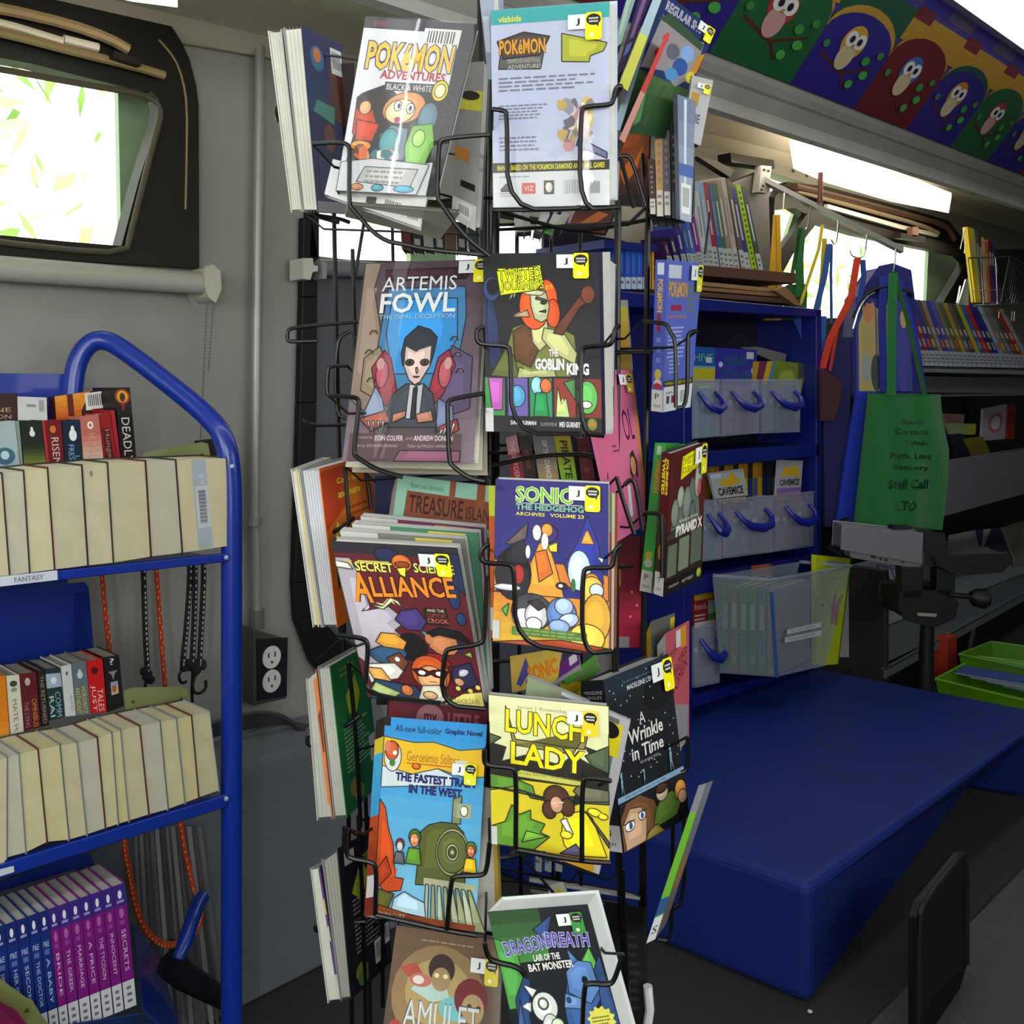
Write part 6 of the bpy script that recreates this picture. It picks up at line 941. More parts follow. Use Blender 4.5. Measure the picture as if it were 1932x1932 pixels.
# inner pocket at the bottom, white page tops
for i, (a, b, c, d_, col, lb) in enumerate([((998,1652),(1210,1690),(1208,1702),(996,1668),'#a8a8a4','long white comic edge lying in the lowest inner pocket, top one'),((1000,1672),(1190,1708),(1188,1720),(998,1688),'#8c8c88','grey comic edge second in the lowest inner pocket'),((1006,1690),(1180,1722),(1178,1732),(1004,1704),'#9c9a92','pale comic edge third in the lowest inner pocket')]):
    q = quad3([a, b, c, d_], 1.24+.015*i, (1,1,1), .8)
    book('comic_book', lb, q, bk_vec(q[0], 0, -4, .11), 'fore', 'L', ('#2a2a2e',)*3, col, group=G4)
cb('black comic standing at the bottom behind the tilted dragon book', [(1140,1702),(1216,1712),(1224,1960),(1160,1960)], 1.25, (3,0,.02), ('#17171a','#17171a','#222'), [('n',.5,.2,.8,.8,9,'#2c2c30')], (1,1,1), group=G4)
cb('white comic corner with yellow lettering below the yellow front comic', [(1036,1670),(1062,1664),(1080,1720),(1030,1730)], 1.2, (3,0,.01), ('#c0bcae','#aaa','#999'), [('p',[(.4,.4),(.6,.9),(.9,.5),(.6,.3)],'#d0b818')], (1,1,1), group=G4)
for i, (x, lb) in enumerate([(1008,'left'),(1026,'middle'),(1046,'right')]):
    cb(f'white spine label hanging below the yellow front comic, {lb} of three', [(x,1600),(x+15,1604),(x+14,1646),(x-1,1642)], 1.3, (2,0,.06), ('#a8acb0','#2c4c8c','#888'), [('n',.2,.3,.8,.9,2,'#666'),('r',0,0,.2,1,'#2c4c8c')], (1,1,1), group=G4)
# dark comics filling the core of the rack
for i, (tl, br, c, lb) in enumerate([((745,420),(905,480),'#2c2624','black and brown comics row end seen under the top left pocket'),((560+150,1195),(760,1330),'#141a2c','dark navy comic low behind the children comic'),((690,1540),(720,1760),'#1a1a20','dark comic behind the spine of the locomotive comic')][1:]):
    cb(lb, [tl, (br[0],tl[1]), br, (tl[0],br[1])], 1.33, (3,0,.02), (c,c,c), [], (1,1,1), group=G4)
for i in range(7):
    x = 755+i*21; c = ['#4a1c18','#201c1c','#8c8680','#2c2420','#5a3a28','#18181c','#3c4448'][i]
    q = quad3([(x,418),(x+19,420),(x+21,474),(x+3,470)], 1.40, (1,1,1), .8)
    book('comic_book', f'dark comic foot under the top left pocket, {["first","second","third","fourth","fifth","sixth","seventh"][i]} from the left', q, VIEW*.06, 'spine', 'L', (c,)*3, '#8a887c', [('r',.2,.1,.8,.4,'#8c8a86')] if i % 2 else [], group=G4)
# ================================================================ BENCH, SHELF UNIT AND THE FAR END
BZ = .279
mb = MB(); Tq = [(2.05,1.03),(3.6,.965),(4.55,.93),(4.55,1.80),(3.93,1.80),(3.93,2.10),(2.0,2.10)]
n = 8; tp = []
top0 = PZ(1526,1672,BZ); c0 = PZ(1526,1903,0)
V = lambda x, y, z: Vector((x, y, z))
far1, far0 = PZ(1932,1335,BZ), PZ(1617,1274,BZ); fd = (far0-far1)*(1/(far0.y-far1.y)); c = far1+fd*(.955-far1.y); d_ = far1+fd*(2.1-far1.y)
a, b_ = V(top0.x,top0.y,BZ), V(3.58,.965,BZ); e = V(2.0,2.1,BZ)
A, B2, Bm, C, D, E = V(c0.x,c0.y,.004), V(3.59,1.2,.004), V(3.64,1.03,.004), V(c.x,1.0,.004), V(d_.x,2.1,.004), V(2.0,2.1,.004)
mb.mesh([a,b_,c,d_,e,A,B2,Bm,C,D,E], [(0,1,2,3,4),(0,5,6,1),(1,6,7),(1,7,8,2),(2,8,9,3),(3,9,10,4),(4,10,5,0),(5,10,9,8,7,6)], '#13276e')
T(mb, 'bench', 'vinyl', 'low royal blue padded bench covering the wheel arch right of the rack', 'bench', bevel=.022)
# blue shelf unit standing on the bench
YS = 1.82; BB = '#0a1768'
ZB2 = BZ+.003
sh = thing('shelf_unit', 'dark blue wooden shelf unit with clear plastic bins, standing on the back of the bench', 'shelf unit', PY(1430, 1290, YS))
xl, xr = PY(1300, 800, YS).x, PY(1550, 800, YS).x
zt_ = 1.75; D_ = .28
def bx(x0, x1, z0, z1, y0=YS, y1=YS+D_): return MB().box((x0, y0, z0), (x1, y1, z1), BB)
bx(xr-.045, xr, ZB2, zt_).build('side_panel', 'plastic', sh, bevel=.003)
bx(xl-.03, xl+.02, ZB2, 1.72).build('side_panel', 'plastic', sh, bevel=.003)
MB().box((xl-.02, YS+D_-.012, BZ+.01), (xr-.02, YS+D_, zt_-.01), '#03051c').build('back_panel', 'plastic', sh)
mb = MB().slab([PY(1165,548,YS), PY(1550,584,YS), PY(1550,598,YS), PY(1165,578,YS)], (0,D_,0), BB); mb.build('top_board', 'plastic', sh, bevel=.003)
shz = {}
for nm_, (l, r, th) in dict(s1=((1300,855),(1546,838),22), s2=((1300,1092),(1548,1046),26), s3=((1300,1318),(1552,1241),13)).items():
    MB().slab([PY(*l,YS), PY(*r,YS), PY(r[0],r[1]+th,YS), PY(l[0],l[1]+th+8,YS)], (0,D_,0), BB).build('shelf', 'plastic', sh, bevel=.002)
# left section seen behind the rack
MB().slab([PY(1140,452,YS), PY(1240,462,YS), PY(1240,475,YS), PY(1140,468,YS)], (0,D_,0), BB).build('shelf', 'plastic', sh)
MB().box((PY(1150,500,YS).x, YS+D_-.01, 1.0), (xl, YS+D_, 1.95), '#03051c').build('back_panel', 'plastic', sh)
MB().slab([PY(1170,842,YS), PY(1300,850,YS), PY(1300,872,YS), PY(1170,870,YS)], (0,D_,0), BB).build('shelf', 'plastic', sh)
g = 'blue and yellow books on the left section of the shelf unit'
for i in range(7):
    x = 1158+i*11; c = ['#1c3c94','#1c3c94','#2450b0','#2450b0','#2450b0','#1a2c60','#c8941c'][i]
    q = [PY(x,470,YS+.02), PY(x+10,471,YS+.02), PY(x+10,546,YS+.02), PY(x,545,YS+.02)]
    book('picture_book', f'{["blue","blue","bright blue","bright blue","bright blue","navy","yellow"][i]} book spine with a white foot label behind the rack, {["first","second","third","fourth","fifth","sixth","seventh"][i]} from the left', q, (0,.12,0), 'spine', 'L', (c,)*3, '#8a887c', [('r',0,.0,1,.30,'#aab4cc'),('n',.2,.1,.8,.25,1,'#333'),('r',.3,.4,.5,.9,'#3c78c8')] if i < 6 else [('r',.4,0,.6,1,'#4a3010')], group=g)
# translucent drawer bins with blue handles
def bin_(tl, tr, br, bl, y, dep, label, handle=True, lean=0, group='clear bins with blue handles', tint='#a4a8c0', hs=1):
    q = [PY(*tl,y), PY(*tr,y), PY(*br,y), PY(*bl,y)]
    r = thing('storage_bin', label, 'bin', (q[2]+q[3])/2, group)
    w_ = MB(); bkv = Vector((0, dep, 0)); t = .0025
    w_.slab(q, (0,t,0), tint); w_.slab([p+bkv for p in q], (0,t,0), tint)
    w_.slab([q[0],q[3],q[3]+bkv,q[0]+bkv], (t,0,0), tint); w_.slab([q[1],q[2],q[2]+bkv,q[1]+bkv], (-t,0,0), tint); w_.slab([q[3],q[2],q[2]+bkv,q[3]+bkv], (0,0,t), tint)
    w_.build('bin_body', 'clear', r)
    rm = MB(); rm.tube([q[0], q[1]], .005, tint, 6); rm.build('rim', 'clear', r)
    if handle:
        p = lambda u, v, o: q[3].lerp(q[2], u).lerp(q[0].lerp(q[1], u), v)+Vector((0,-o,0))
        MB().tube([p(.22,.80,.006), p(.24,.66,.03), p(.34,.54,.045), p(.55,.49,.05), p(.74,.54,.045), p(.82,.66,.03), p(.80,.80,.006)], [.007,.010,.015,.017,.015,.010,.007], '#141a80', 8, 0).build('handle', 'plastic', r, smooth=True)
    return r, q
def inside(q, dep, cols, seed, label, group, h=.92, n=5, y0=.012):
    rg = random.Random(seed)
    for i in range(n):
        u0 = .04+.92*i/n; u1 = .04+.92*(i+.88)/n; c = cols[i % len(cols)]; hh = h*(.85+.15*rg.random())
        L = lambda u, v: q[3].lerp(q[2], u).lerp(q[0].lerp(q[1], u), v)+Vector((0, y0, .004))
        qq = [L(u0, hh), L(u1, hh), L(u1, .01), L(u0, .01)]
        book('picture_book', label+f', {["first","second","third","fourth","fifth","sixth","seventh","eighth","ninth"][i]} from the left', qq, (0, dep, 0), 'spine', 'L', (c,)*3, '#a8a494', [('r',.2,.6,.8,.7,'#c0c0c0')], group=group)
B1 = [((1302,718),(1357,718),(1358,823),(1303,829)), ((1362,718),(1432,718),(1432,817),(1362,824)), ((1436,718),(1511,718),(1509,815),(1438,818))]
cl = [['#4c8c94','#6a9cb0'],['#8a5c7c','#6c6c84'],['#5c7484','#6c7c74']]
for i, qd in enumerate(B1):
    pos = ['left','middle','right'][i]
    r, q = bin_(*qd, YS+.012, .17, f'clear plastic bin with a blue handle, {pos} one on the upper shelf of the unit')
    inside(q, .12, cl[i], i, f'book inside the {pos} clear bin on the upper shelf', 'books inside the clear bins')
B2_ = [((1325,948),(1361,944),(1361,1055),(1325,1060)), ((1364,944),(1459,936),(1458,1042),(1364,1054)), ((1462,936),(1538,928),(1537,1030),(1462,1041))]
cl = [['#5c8c94'],['#8c7c94','#7c8c8c','#8c94a4'],['#7c7c94','#a47c7c']]
for i, qd in enumerate(B2_):
    pos = ['left','middle','right'][i]
    r, q = bin_(*qd, YS+.012, .17, f'clear plastic bin with a blue handle, {pos} one on the middle shelf of the unit')
    inside(q, .12, cl[i], i+7, f'book inside the {pos} clear bin on the middle shelf', 'books inside the clear bins')
r, q = bin_((1308,1185),(1357,1178),(1358,1288),(1310,1298), YS+.012, .17, 'clear plastic bin with a blue handle on the lowest shelf beside the rack')
inside(q, .12, ['#8c7c7c','#7c8494'], 20, 'book inside the clear bin on the lowest shelf', 'books inside the clear bins', n=3)
# books standing up out of the bins
def pb(label, qd, y, col, its, group='picture books standing in the bins', st=None, th=.01, pages='#c8c4b4', bk=None):
    q = [PY(*p, y) for p in qd]; return book('picture_book', label, q, bk or (0, th, 0), 'cover', 'L', (col,)*3, pages, its, group=group, sticker=st)
pb('blue and yellow book with light lettering in the left bin of the upper shelf', [(1305,653),(1350,656),(1348,760),(1305,760)], YS+.05, '#1c4488', [('r',0,.45,1,1,'#1c4c94'),('r',0,.3,1,.62,'#a8a424'),('r',0,.62,1,.66,'#6c90a8'),('t','HIVE',.1,.74,.8,.14,'#6ca478'),('r',.6,.72,.85,.82,'#a8b8b8'),('r',0,0,1,.3,'#b8c8c0')])
pb('purple SHARK SCHOOL book in the middle bin of the upper shelf', [(1350,656),(1428,660),(1426,760),(1350,760)], YS+.06, '#3a2c94', [('g',0,0,1,1,'#4c2c98','#2c2c90',4),('t','SHARK',.2,.68,.62,.18,'#24486c',0,.05),('t','SCHOOL',.14,.42,.72,.2,'#24486c',0,.05),('r',.74,.82,.92,.95,'#a8b8b8'),('e',.12,.7,.05,.05,'#b8b4e0'),('e',.9,.6,.04,.05,'#b8b4e0')])
pb('striped red, yellow and blue book leaning in the right bin of the upper shelf', [(1425,682),(1462,681),(1452,760),(1420,760)], YS+.05, '#a8841c', [('p',[(0,0),(.3,0),(.6,1),(.2,1)],'#6c2444'),('p',[(.3,0),(.55,0),(.9,1),(.6,1)],'#b89c24'),('p',[(.6,0),(.9,0),(1,.6),(1,1),(.9,1)],'#3c78a0')])
pb('lime green book leaning in the right bin of the upper shelf', [(1467,680),(1523,687),(1507,760),(1452,760)], YS+.055, '#7c8c2c', [('r',0,0,1,1,'#6c7c28'),('p',[(.7,1),(1,1),(1,.7),(.8,.5)],'#3c4838'),('e',.4,.6,.25,.2,'#8c9c40')])
pb('grey worn book showing above the purple one', [(1396,655),(1430,654),(1484,668),(1480,690)], YS+.12, '#6c6c68', [])
pb('book headed CAVEMICE tilted in the middle bin of the middle shelf', [(1338,893),(1402,884),(1416,960),(1356,966)], YS+.02, '#9ca0a4', [('r',0,0,1,1,'#a0a4a8'),('r',0,0,1,.34,'#4c2420'),('t',"DON'T WAKE THE",.1,.2,.8,.12,'#d0c41c',0,.04),('p',[(.2,.66),(.35,.85),(.5,.78),(.6,.98),(.75,.8),(.9,.7),(.5,.62)],'#c89c1c'),('t','CAVEMICE',.12,.40,.76,.2,'#26241e',0,.04),('r',.0,.86,.3,.96,'#b0bcd8')])
pb('second CAVEMICE book with pink and purple art in the right bin of the middle shelf', [(1469,868),(1515,869),(1510,940),(1464,945)], YS+.02, '#9c9ca4', [('g',0,0,1,.3,'#b87c7c','#7c5c9c',3),('p',[(.1,.6),(.3,.85),(.5,.8),(.7,.88),(.9,.7),(.9,.6)],'#c89c1c'),('t','CAVEMICE',.1,.36,.8,.16,'#26241e',0,.04)])
g = 'yellow and blue series spines at the back of the middle shelf'
for i in range(15):
    x = 1340+i*9; y0 = 878-i*.6; c1 = ['#b8841c','#a4781c','#2c2420'][i % 3] if i < 12 else '#3c3c44'
    q = [PY(x,y0,YS+.1), PY(x+8,y0,YS+.1), PY(x+8,945,YS+.1), PY(x,945,YS+.1)]
    book('picture_book', f'small series book with a yellow top and blue foot behind the CAVEMICE books, {["first","second","third","fourth","fifth","sixth","seventh","eighth","ninth","tenth","eleventh","twelfth","thirteenth","fourteenth","fifteenth"][i]} from left'.replace('small series book','series book'), q, (0,.08,0), 'spine', 'L', (c1,)*3, '#8a887c', [('r',.05,0,.95,.6,['#3c5c84','#c8a820','#24387c'][i % 3]),('r',.05,.6,.95,1,c1)], group=g)
pb('red and white picture book standing above the lowest small bin', [(1310,1122),(1350,1116),(1352,1188),(1310,1196)], YS+.05, '#8c2424', [('r',0,.84,1,1,'#b8901c'),('t','friends',.0,.6,.55,.16,'#c8a8c8'),('r',.62,.3,.95,.8,'#9cb49c'),('r',.62,.3,.95,.45,'#3c8434'),('n',0,.3,.55,.5,2,'#c8b0c0'),('g',0,0,1,.28,'#b0a0b0','#c8b8c0',2)])
# big clear tub with picture books at the lower right of the unit
tub = thing('storage_tub', 'large clear plastic tub full of picture books with two white labels on its front', 'tub', PZ(1460,1278,BZ), None)
dts = lambda px, py, y: PY(px, py, y)
fl, fr_, bl2, br2 = dts(1452,1095,1.66), dts(1605,1068,1.62), dts(1464,1277,1.66), dts(1558,1256,1.62)
ll, lb_ = dts(1345,1086,1.80), dts(1358,1270,1.80)
mb = MB(); t_ = Vector((0,.003,0))
mb.slab([fl,fr_,br2,bl2], t_, '#8a94a4').slab([ll,fl,bl2,lb_], (.003,0,0), '#7c8c8c'); mb.build('bin_body', 'clear', tub)
off = ll-fl; mb = MB().slab([fl+off, fr_+off, br2+off*.95, bl2+off*.95], t_, '#8a94a4').slab([bl2,br2,br2+off*.9,bl2+off*.9], (0,0,.003), '#7c8494'); mb.build('bin_body', 'clear', tub)
MB().tube([ll, fl, fr_, fr_+off], .007, '#9aa4b0', 8).build('rim', 'clear', tub)
mb = MB().tube([fl.lerp(bl2,.12)-Vector((0,.004,0)), bl2-Vector((0,.004,0))], .006, '#2c5090', 6); mb.build('edge_strip', 'plastic', tub)
for k, (x0,y0,x1,y1,h) in enumerate(((1485,1188,1549,1174,9),(1481,1203,1550,1189,10))):
    q = [PY(x0,y0,1.645-.012), PY(x1,y1,1.63-.012), PY(x1,y1+h,1.63-.012), PY(x0,y0+h,1.645-.012)]
    mb = MB().slab(q, (0,.001,0), '#b0b4bc'); art(mb, lambda u, v, o: q[3].lerp(q[2],u).lerp(q[0].lerp(q[1],u),v)+Vector((0,-o,0)), [('t',['PICTURE BOOKS','KINDERGARTEN'][k],.12,.25,.7,.5,'#555c6c')], asp=6)
    mb.build('label', 'matte', tub)
g = 'picture books inside the large clear tub'
for i in range(6):
    f0 = (i+.08)/6; f1 = (i+.9)/6; c = ['#4c5450','#6c4c44','#3c6058','#2c6454','#3c5c7c','#8c7c7c'][i]
    a0 = lb_.lerp(bl2, f0)+Vector((.012,.006,.006)); a1 = lb_.lerp(bl2, f1)+Vector((.012,.006,.006)); t0 = a0+Vector((0,0,(ll-lb_).z*.86)); t1 = a1+Vector((0,0,(ll-lb_).z*.86))
    book('picture_book', f'tall picture book in the large clear tub, {["first","second","third","fourth","fifth","sixth"][i]} from the rack side', [t0,t1,a1,a0], (.26,.0,0), 'spine', 'L', (c,)*3, '#8a887c', [('r',.2,.5,.8,.8,'#8c8c8c'),('r',.2,.1,.8,.2,'#5a7c6c')], group=g)
pb('orange and white picture book sticking out of the large tub', [(1422,1068),(1456,1064),(1462,1100),(1420,1100)], 1.80, '#8c4424', [('r',.3,.4,.8,1,'#a8502c'),('r',.0,.0,1,.4,'#a0a0b0'),('e',.4,.3,.08,.2,'#2c2c5c')], 'picture books inside the large clear tub')
pb('yellow picture book with a drawn brown rabbit standing right of the large tub', [(1540,1047),(1607,1054),(1582,1253),(1540,1256)], 1.70, '#b8bc1c', [('r',0,0,1,1,'#b8c01c'),('p',[(x+.16,y) for x,y in [(.34,.36),(.34,.50),(.30,.56),(.36,.56),(.42,.68),(.46,.68),(.5,.57),(.66,.66),(.72,.64),(.58,.54),(.64,.52),(.6,.49),(.6,.36),(.5,.38),(.48,.44),(.44,.38)]],'#9c4418'),('r',.3,.91,.85,.96,'#7c8c9c'),('n',.35,.92,.8,.95,1,'#2c3444'),('e',.5,.75,.04,.01,'#3c441c'),('e',.2,.55,.04,.015,'#3c441c'),('r',.95,0,1,1,'#2c7c30')], None, None, .02)
pb('white-paged book behind the yellow rabbit book', [(1590,1100),(1601,1100),(1602,1240),(1586,1240)], 1.72, '#a09c9c', [], None)
# flattened cardboard and thin books on top of the unit
for i, (a_, b2, th, y, c, lb) in enumerate([((1240,544),(1510,566),9,1.86,'#4a2e1c','dark brown flattened cardboard sheet, lowest on the blue shelf unit'),((1250,535),(1500,556),7,1.86,'#7a5634','light brown cardboard sheet in the middle of the stack on the shelf unit'),((1260,525),(1470,545),8,1.86,'#8a6844','tan cardboard sheet with a bent corner on the shelf unit'),((1290,497),(1501,515),20,1.86,'#4a2c1c','thick dark brown cardboard box lid on top of the stack')]):
    q = [PY(*a_,y), PY(*b2,y), PY(b2[0],b2[1]+th,y), PY(a_[0],a_[1]+th,y)]
    T(MB().slab(q, (0,.22,0), c), 'cardboard_sheet', 'card', lb, 'cardboard', 'flattened cardboard on top of the shelf unit', bevel=.002)
T(MB().prism([PY(1462,548,1.8), PY(1482,540,1.8), PY(1496,556,1.8), PY(1512,578,1.8), PY(1500,575,1.8)], (0,.02,0), '#7a5634'), 'cardboard_flap', 'card', 'bent brown cardboard flap drooping at the right of the stack', 'cardboard')
g = 'thin books leaning on the cardboard above the shelf unit'
rows = [(1250,455,'#3c1c50'),(1262,446,'#2c1c40'),(1274,430,'#38287c'),(1284,420,'#2c50a0'),(1292,418,'#3c68b4'),(1300,400,'#7a1c80'),(1309,360,'#c0c4cc'),(1318,342,'#88a8c8'),(1326,344,'#a01c34'),(1336,346,'#3c5c94'),(1343,346,'#2c6a4c'),(1350,340,'#8c7c6c'),(1359,334,'#a8a09c'),(1370,340,'#5c4c50'),(1378,352,'#2c2c84'),(1388,348,'#98b81c'),(1398,350,'#3c4844')]
for i, (x, yt, c) in enumerate(rows):
    ybt = 492+(i*1.9); sl = 10+i*1.6
    q = [PY(x,yt,1.90), PY(x+9,yt+1,1.90), PY(x+9+sl,ybt,1.90), PY(x+sl,ybt,1.90)]
    its = [('r',0,0,1,.26,'#aab0b4'),('n',.2,.04,.8,.22,3,'#3c5c44'),('r',.3,.4,.6,.8,'#c0c0c0' if i % 3 else '#888')]
    if c == '#98b81c': its = [('r',.3,.06*j,.7,.06*j+.03,'#3c5010') for j in range(16)]
    book('picture_book', f'thin leaning book above the cardboard, {["first","second","third","fourth","fifth","sixth","seventh","eighth","ninth","tenth","eleventh","twelfth","thirteenth","fourteenth","fifteenth","sixteenth","seventeenth"][i]} from the rack'+(', lime with dark checks' if c == '#98b81c' else ''), q, (0,.12,0), 'spine', 'L', (c,)*3, '#8a887c', its, group=g)
# grey pillar with brackets, hanging bar, hooks and bags
pl = thing('padded_pillar', 'dark grey padded pillar between the windows with a riveted bracket', 'pillar', PY(1420, 560, 2.05))
MB().slab([PY(1382,345,2.04), PY(1450,318,2.04), PY(1458,600,2.04), PY(1382,600,2.04)], (0,.05,0), '#4c4a4c').build('pillar_body', 'wall', pl, bevel=.006)
MB().slab([PY(1378,288,2.03), PY(1460,302,2.03), PY(1462,318,2.03), PY(1380,306,2.03)], (0,.06,0), '#1e1a16').slab([PY(1316,295,2.04), PY(1345,300,2.04), PY(1385,320,2.04), PY(1378,335,2.04), PY(1316,345,2.04)][:4], (0,.03,0), '#1c1412').build('cap', 'rubber', pl)
mb = MB().slab([PY(1437,312,2.0), PY(1456,314,2.0), PY(1450,365,2.0), PY(1431,362,2.0)], (0,.03,0), '#8c8c8a')
mb.build('bracket', 'metal', pl)
for px, py in ((1442,320),(1450,322),(1440,350),(1437,357)): MB().ball(PY(px,py,1.998), .006, '#3c3c3a', 5).build('screw', 'metal', pl)
bar = thing('hanging_bar', 'slanting square metal bar with wire hooks hung below the cove lamp', 'bar', P(1570,400,4.2))
b0, b1 = P(1440,332,4.0), P(1705,466,4.0)
u_ = Vector((0,0,.022)); mb = MB().hexa([b0-u_, b1-u_, b1-u_+VIEW*.04, b0-u_+VIEW*.04, b0, b1, b1+VIEW*.04, b0+VIEW*.04], '#7c7c78'); mb.build('bar', 'metal', bar)
MB().tube([P(1549,292,4.0), P(1548,330,4.0), P(1547,385,4.0)], .011, '#4a1c14', 8).build('rod', 'metal', bar)
MB().tube([P(1536,296,4.0), P(1552,294,4.0)], .006, '#4a1c14', 6).build('rod_tip', 'metal', bar)
for pts in ([(1477,368),(1480,362),(1478,395)],[(1530,390),(1529,395),(1524,428),(1519,433)],[(1582,416),(1579,455),(1574,462),(1568,452)],[(1636,442),(1632,482),(1620,488),(1606,482),(1603,472)],[(1690,470),(1688,500),(1684,515)]):
    MB().tube([P(px,py,3.98) for px, py in pts], .0035, '#c8c8c4', 6, 1).build('hook', 'chrome', bar)
def strap(pts, w, d, col, root, nm='strap'):
    mb = MB()
    for (a_, b2) in zip(pts[:-1], pts[1:]):
        mb.slab([P(a_[0]-w/2,a_[1],d), P(a_[0]+w/2,a_[1],d), P(b2[0]+w/2,b2[1],d), P(b2[0]-w/2,b2[1],d)], VIEW*.004, col)
    mb.build(nm, 'fabric', root)
def bag(label, body, d, col, straps, th=.10, its=(), group=None, bulge=True, scol=None):
    r = thing('tote_bag', label, 'bag', P(*body[-1], d), group)
    n = len(body); pts = [P(px, py, d) for px, py in body]
    mb = MB().prism(pts, VIEW*th, col); cx = sum((p for p in pts), Vector())/n
    mb.build('bag_body', 'fabric', r, bevel=.008)
    if its:
        q = [P(*p, d-.002) for p in its[0]]; m2 = MB(); art(m2, lambda u, v, o: q[3].lerp(q[2],u).lerp(q[0].lerp(q[1],u),v)-VIEW*o, its[1], asp=.8, base=.001); m2.build('lettering' if col == '#0f7a34' else 'pocket_pictures', 'printed', r)
    for s_ in straps: strap(s_[0], s_[1], s_[3] if len(s_) > 3 else d, s_[2], r)
    return r
bag('yellow tote straps hanging in front of the far window, leftmost bag', [(1447,560),(1472,520),(1472,600),(1446,600)], 4.02, '#c49a14', [([(1466,405),(1462,470),(1455,560)],14,'#c89c14',4.01),([(1468,405),(1470,470),(1470,560)],8,'#b88c10',4.0)], .03)
bag('dark green bag straps hanging second from the left at the window', [(1490,540),(1520,540),(1518,600),(1484,600)], 4.01, '#0c5c24', [([(1512,430),(1508,490),(1510,560)],16,'#0c5c24',4.0),([(1510,430),(1498,500),(1484,580)],7,'#0c4c20',4.0)], .03)
bag('yellow and blue straps hanging third from the left at the window', [(1500,600),(1556,600),(1552,700),(1540,700)], 3.99, '#1c4c9c', [([(1552,424),(1545,470),(1510,575)],6,'#c8b014',3.98),([(1565,460),(1556,520),(1536,600)],11,'#1c4c94',3.97),([(1556,450),(1552,520),(1542,600)],9,'#b8a414',3.985),([(1569,462),(1568,520),(1569,610)],5,'#1c4484',3.975)], .02)
bag('red and blue tote straps over a dark blue bag beside the shelf unit', [(1556,700),(1592,640),(1606,640),(1590,990),(1560,990)], 4.0, '#0c1450', [([(1618,487),(1606,560),(1566,640),(1552,695)],13,'#c8300c',3.97),([(1612,560),(1580,620),(1566,700)],6,'#b02810',3.975),([(1628,490),(1630,520),(1616,600)],10,'#1c3c8c',3.98)], .03)
bag('white-edged dark red bag corner beside the blue shelf unit', [(1552,700),(1584,722),(1582,750),(1570,790),(1552,790)], 3.9, '#401418', [], .03)
bk1 = bag('bright blue bag hanging behind the green one, narrow strip visible', [(1620,742),(1652,742),(1642,985),(1580,1000),(1600,860)], 3.965, '#0c30b4', [([(1668,520),(1664,600),(1668,740)],14,'#0f2c9c',3.975),([(1700,530),(1730,640),(1746,750)],8,'#1020a0',3.975)], .02)
bd = bag('dark blue story bag with a clear front pocket showing picture books', [(1612,640),(1622,560),(1650,520),(1660,505),(1684,500),(1716,512),(1722,560),(1728,620),(1732,745),(1612,745)], 3.99, '#0e1670', [], .16,
   its=([(1614,560),(1715,570),(1722,738),(1616,738)], [('r',0,0,1,1,'#1c2c80'),('p',[(.05,0),(.05,.7),(.2,.95),(.36,.92),(.36,0)],'#a8945c'),('r',.38,0,.5,.9,'#b09c60'),('e',.18,.25,.1,.16,'#8c948c'),('p',[(.1,.9),(.34,.96),(.34,.8),(.2,.72)],'#b87850'),('e',.36,.2,.1,.2,'#2c3c3c'),('r',.5,0,.62,.95,'#8c7850'),('p',[(.7,0),(.9,0),(.95,.6),(.8,.8)],'#2c2c90'),('e',.88,.8,.06,.1,'#a89c50'),('e',.45,.3,.05,.1,'#1c1c28')]))
MB().tube([P(1612,600,3.985), P(1630,560,3.985), P(1660,540,3.985), P(1700,545,3.985), P(1722,556,3.985)], .012, '#0a0a14', 8, 1).build('zip', 'rubber', bd, smooth=True)
MB().tube([P(1610,620,3.95), P(1620,585,3.94), P(1634,562,3.94), P(1650,552,3.95)], .004, '#b8c8d8', 6, 1).build('clear_trim', 'chrome', bd)
gb = thing('tote_bag', 'green fabric tote bag with dark printed lettering hanging at the front', 'bag', P(1690, 1000, 3.9))
LE = [(1637,741),(1630,810),(1622,880),(1610,990)]; RE = [(1774,744),(1779,795),(1791,850),(1789,905),(1778,1000)]
def along(E, v):
    f = v*(len(E)-1); i = min(int(f), len(E)-2); f -= i; return (E[i][0]+(E[i+1][0]-E[i][0])*f, E[i][1]+(E[i+1][1]-E[i][1])*f)
def GS(u, v, o=0):          # v runs down; cloth bows out and carries soft folds
    l, r = along(LE, v), along(RE, v); e = math.sin(math.pi*min(1, max(0, u)))**.6
    fold = .045*e+.012*e*math.sin(9*u+2.4*v)+.010*e*math.sin(17*u-5*v+1)*(.4+v)+.010*e*max(0, 1-abs(u-.86-.05*math.sin(4*v))/.05)
    x = l[0]+(r[0]-l[0])*u; y = l[1]+(r[1]-l[1])*u+(8*math.sin(math.pi*u) if v < .01 else 0)
    return P(x, y, 3.88-fold-o)
N_ = 30; mb = MB(); vs = [GS(i/N_, j/N_) for j in range(N_+1) for i in range(N_+1)]
mb.mesh(vs, [(j*(N_+1)+i, j*(N_+1)+i+1, (j+1)*(N_+1)+i+1, (j+1)*(N_+1)+i) for j in range(N_) for i in range(N_)], '#0b6a2c')
bkp = [P(*p, 3.95) for p in LE+RE[::-1]]; rim = [P(*p, 3.88) for p in LE+RE[::-1]]; n = len(bkp)
mb.mesh(rim+bkp, [tuple(range(2*n-1, n-1, -1))]+[(i, (i+1)%n, n+(i+1)%n, n+i) for i in range(n) if i != n-1], '#0b6a2c')
mb.build('bag_body', 'fabric', gb, smooth=True)
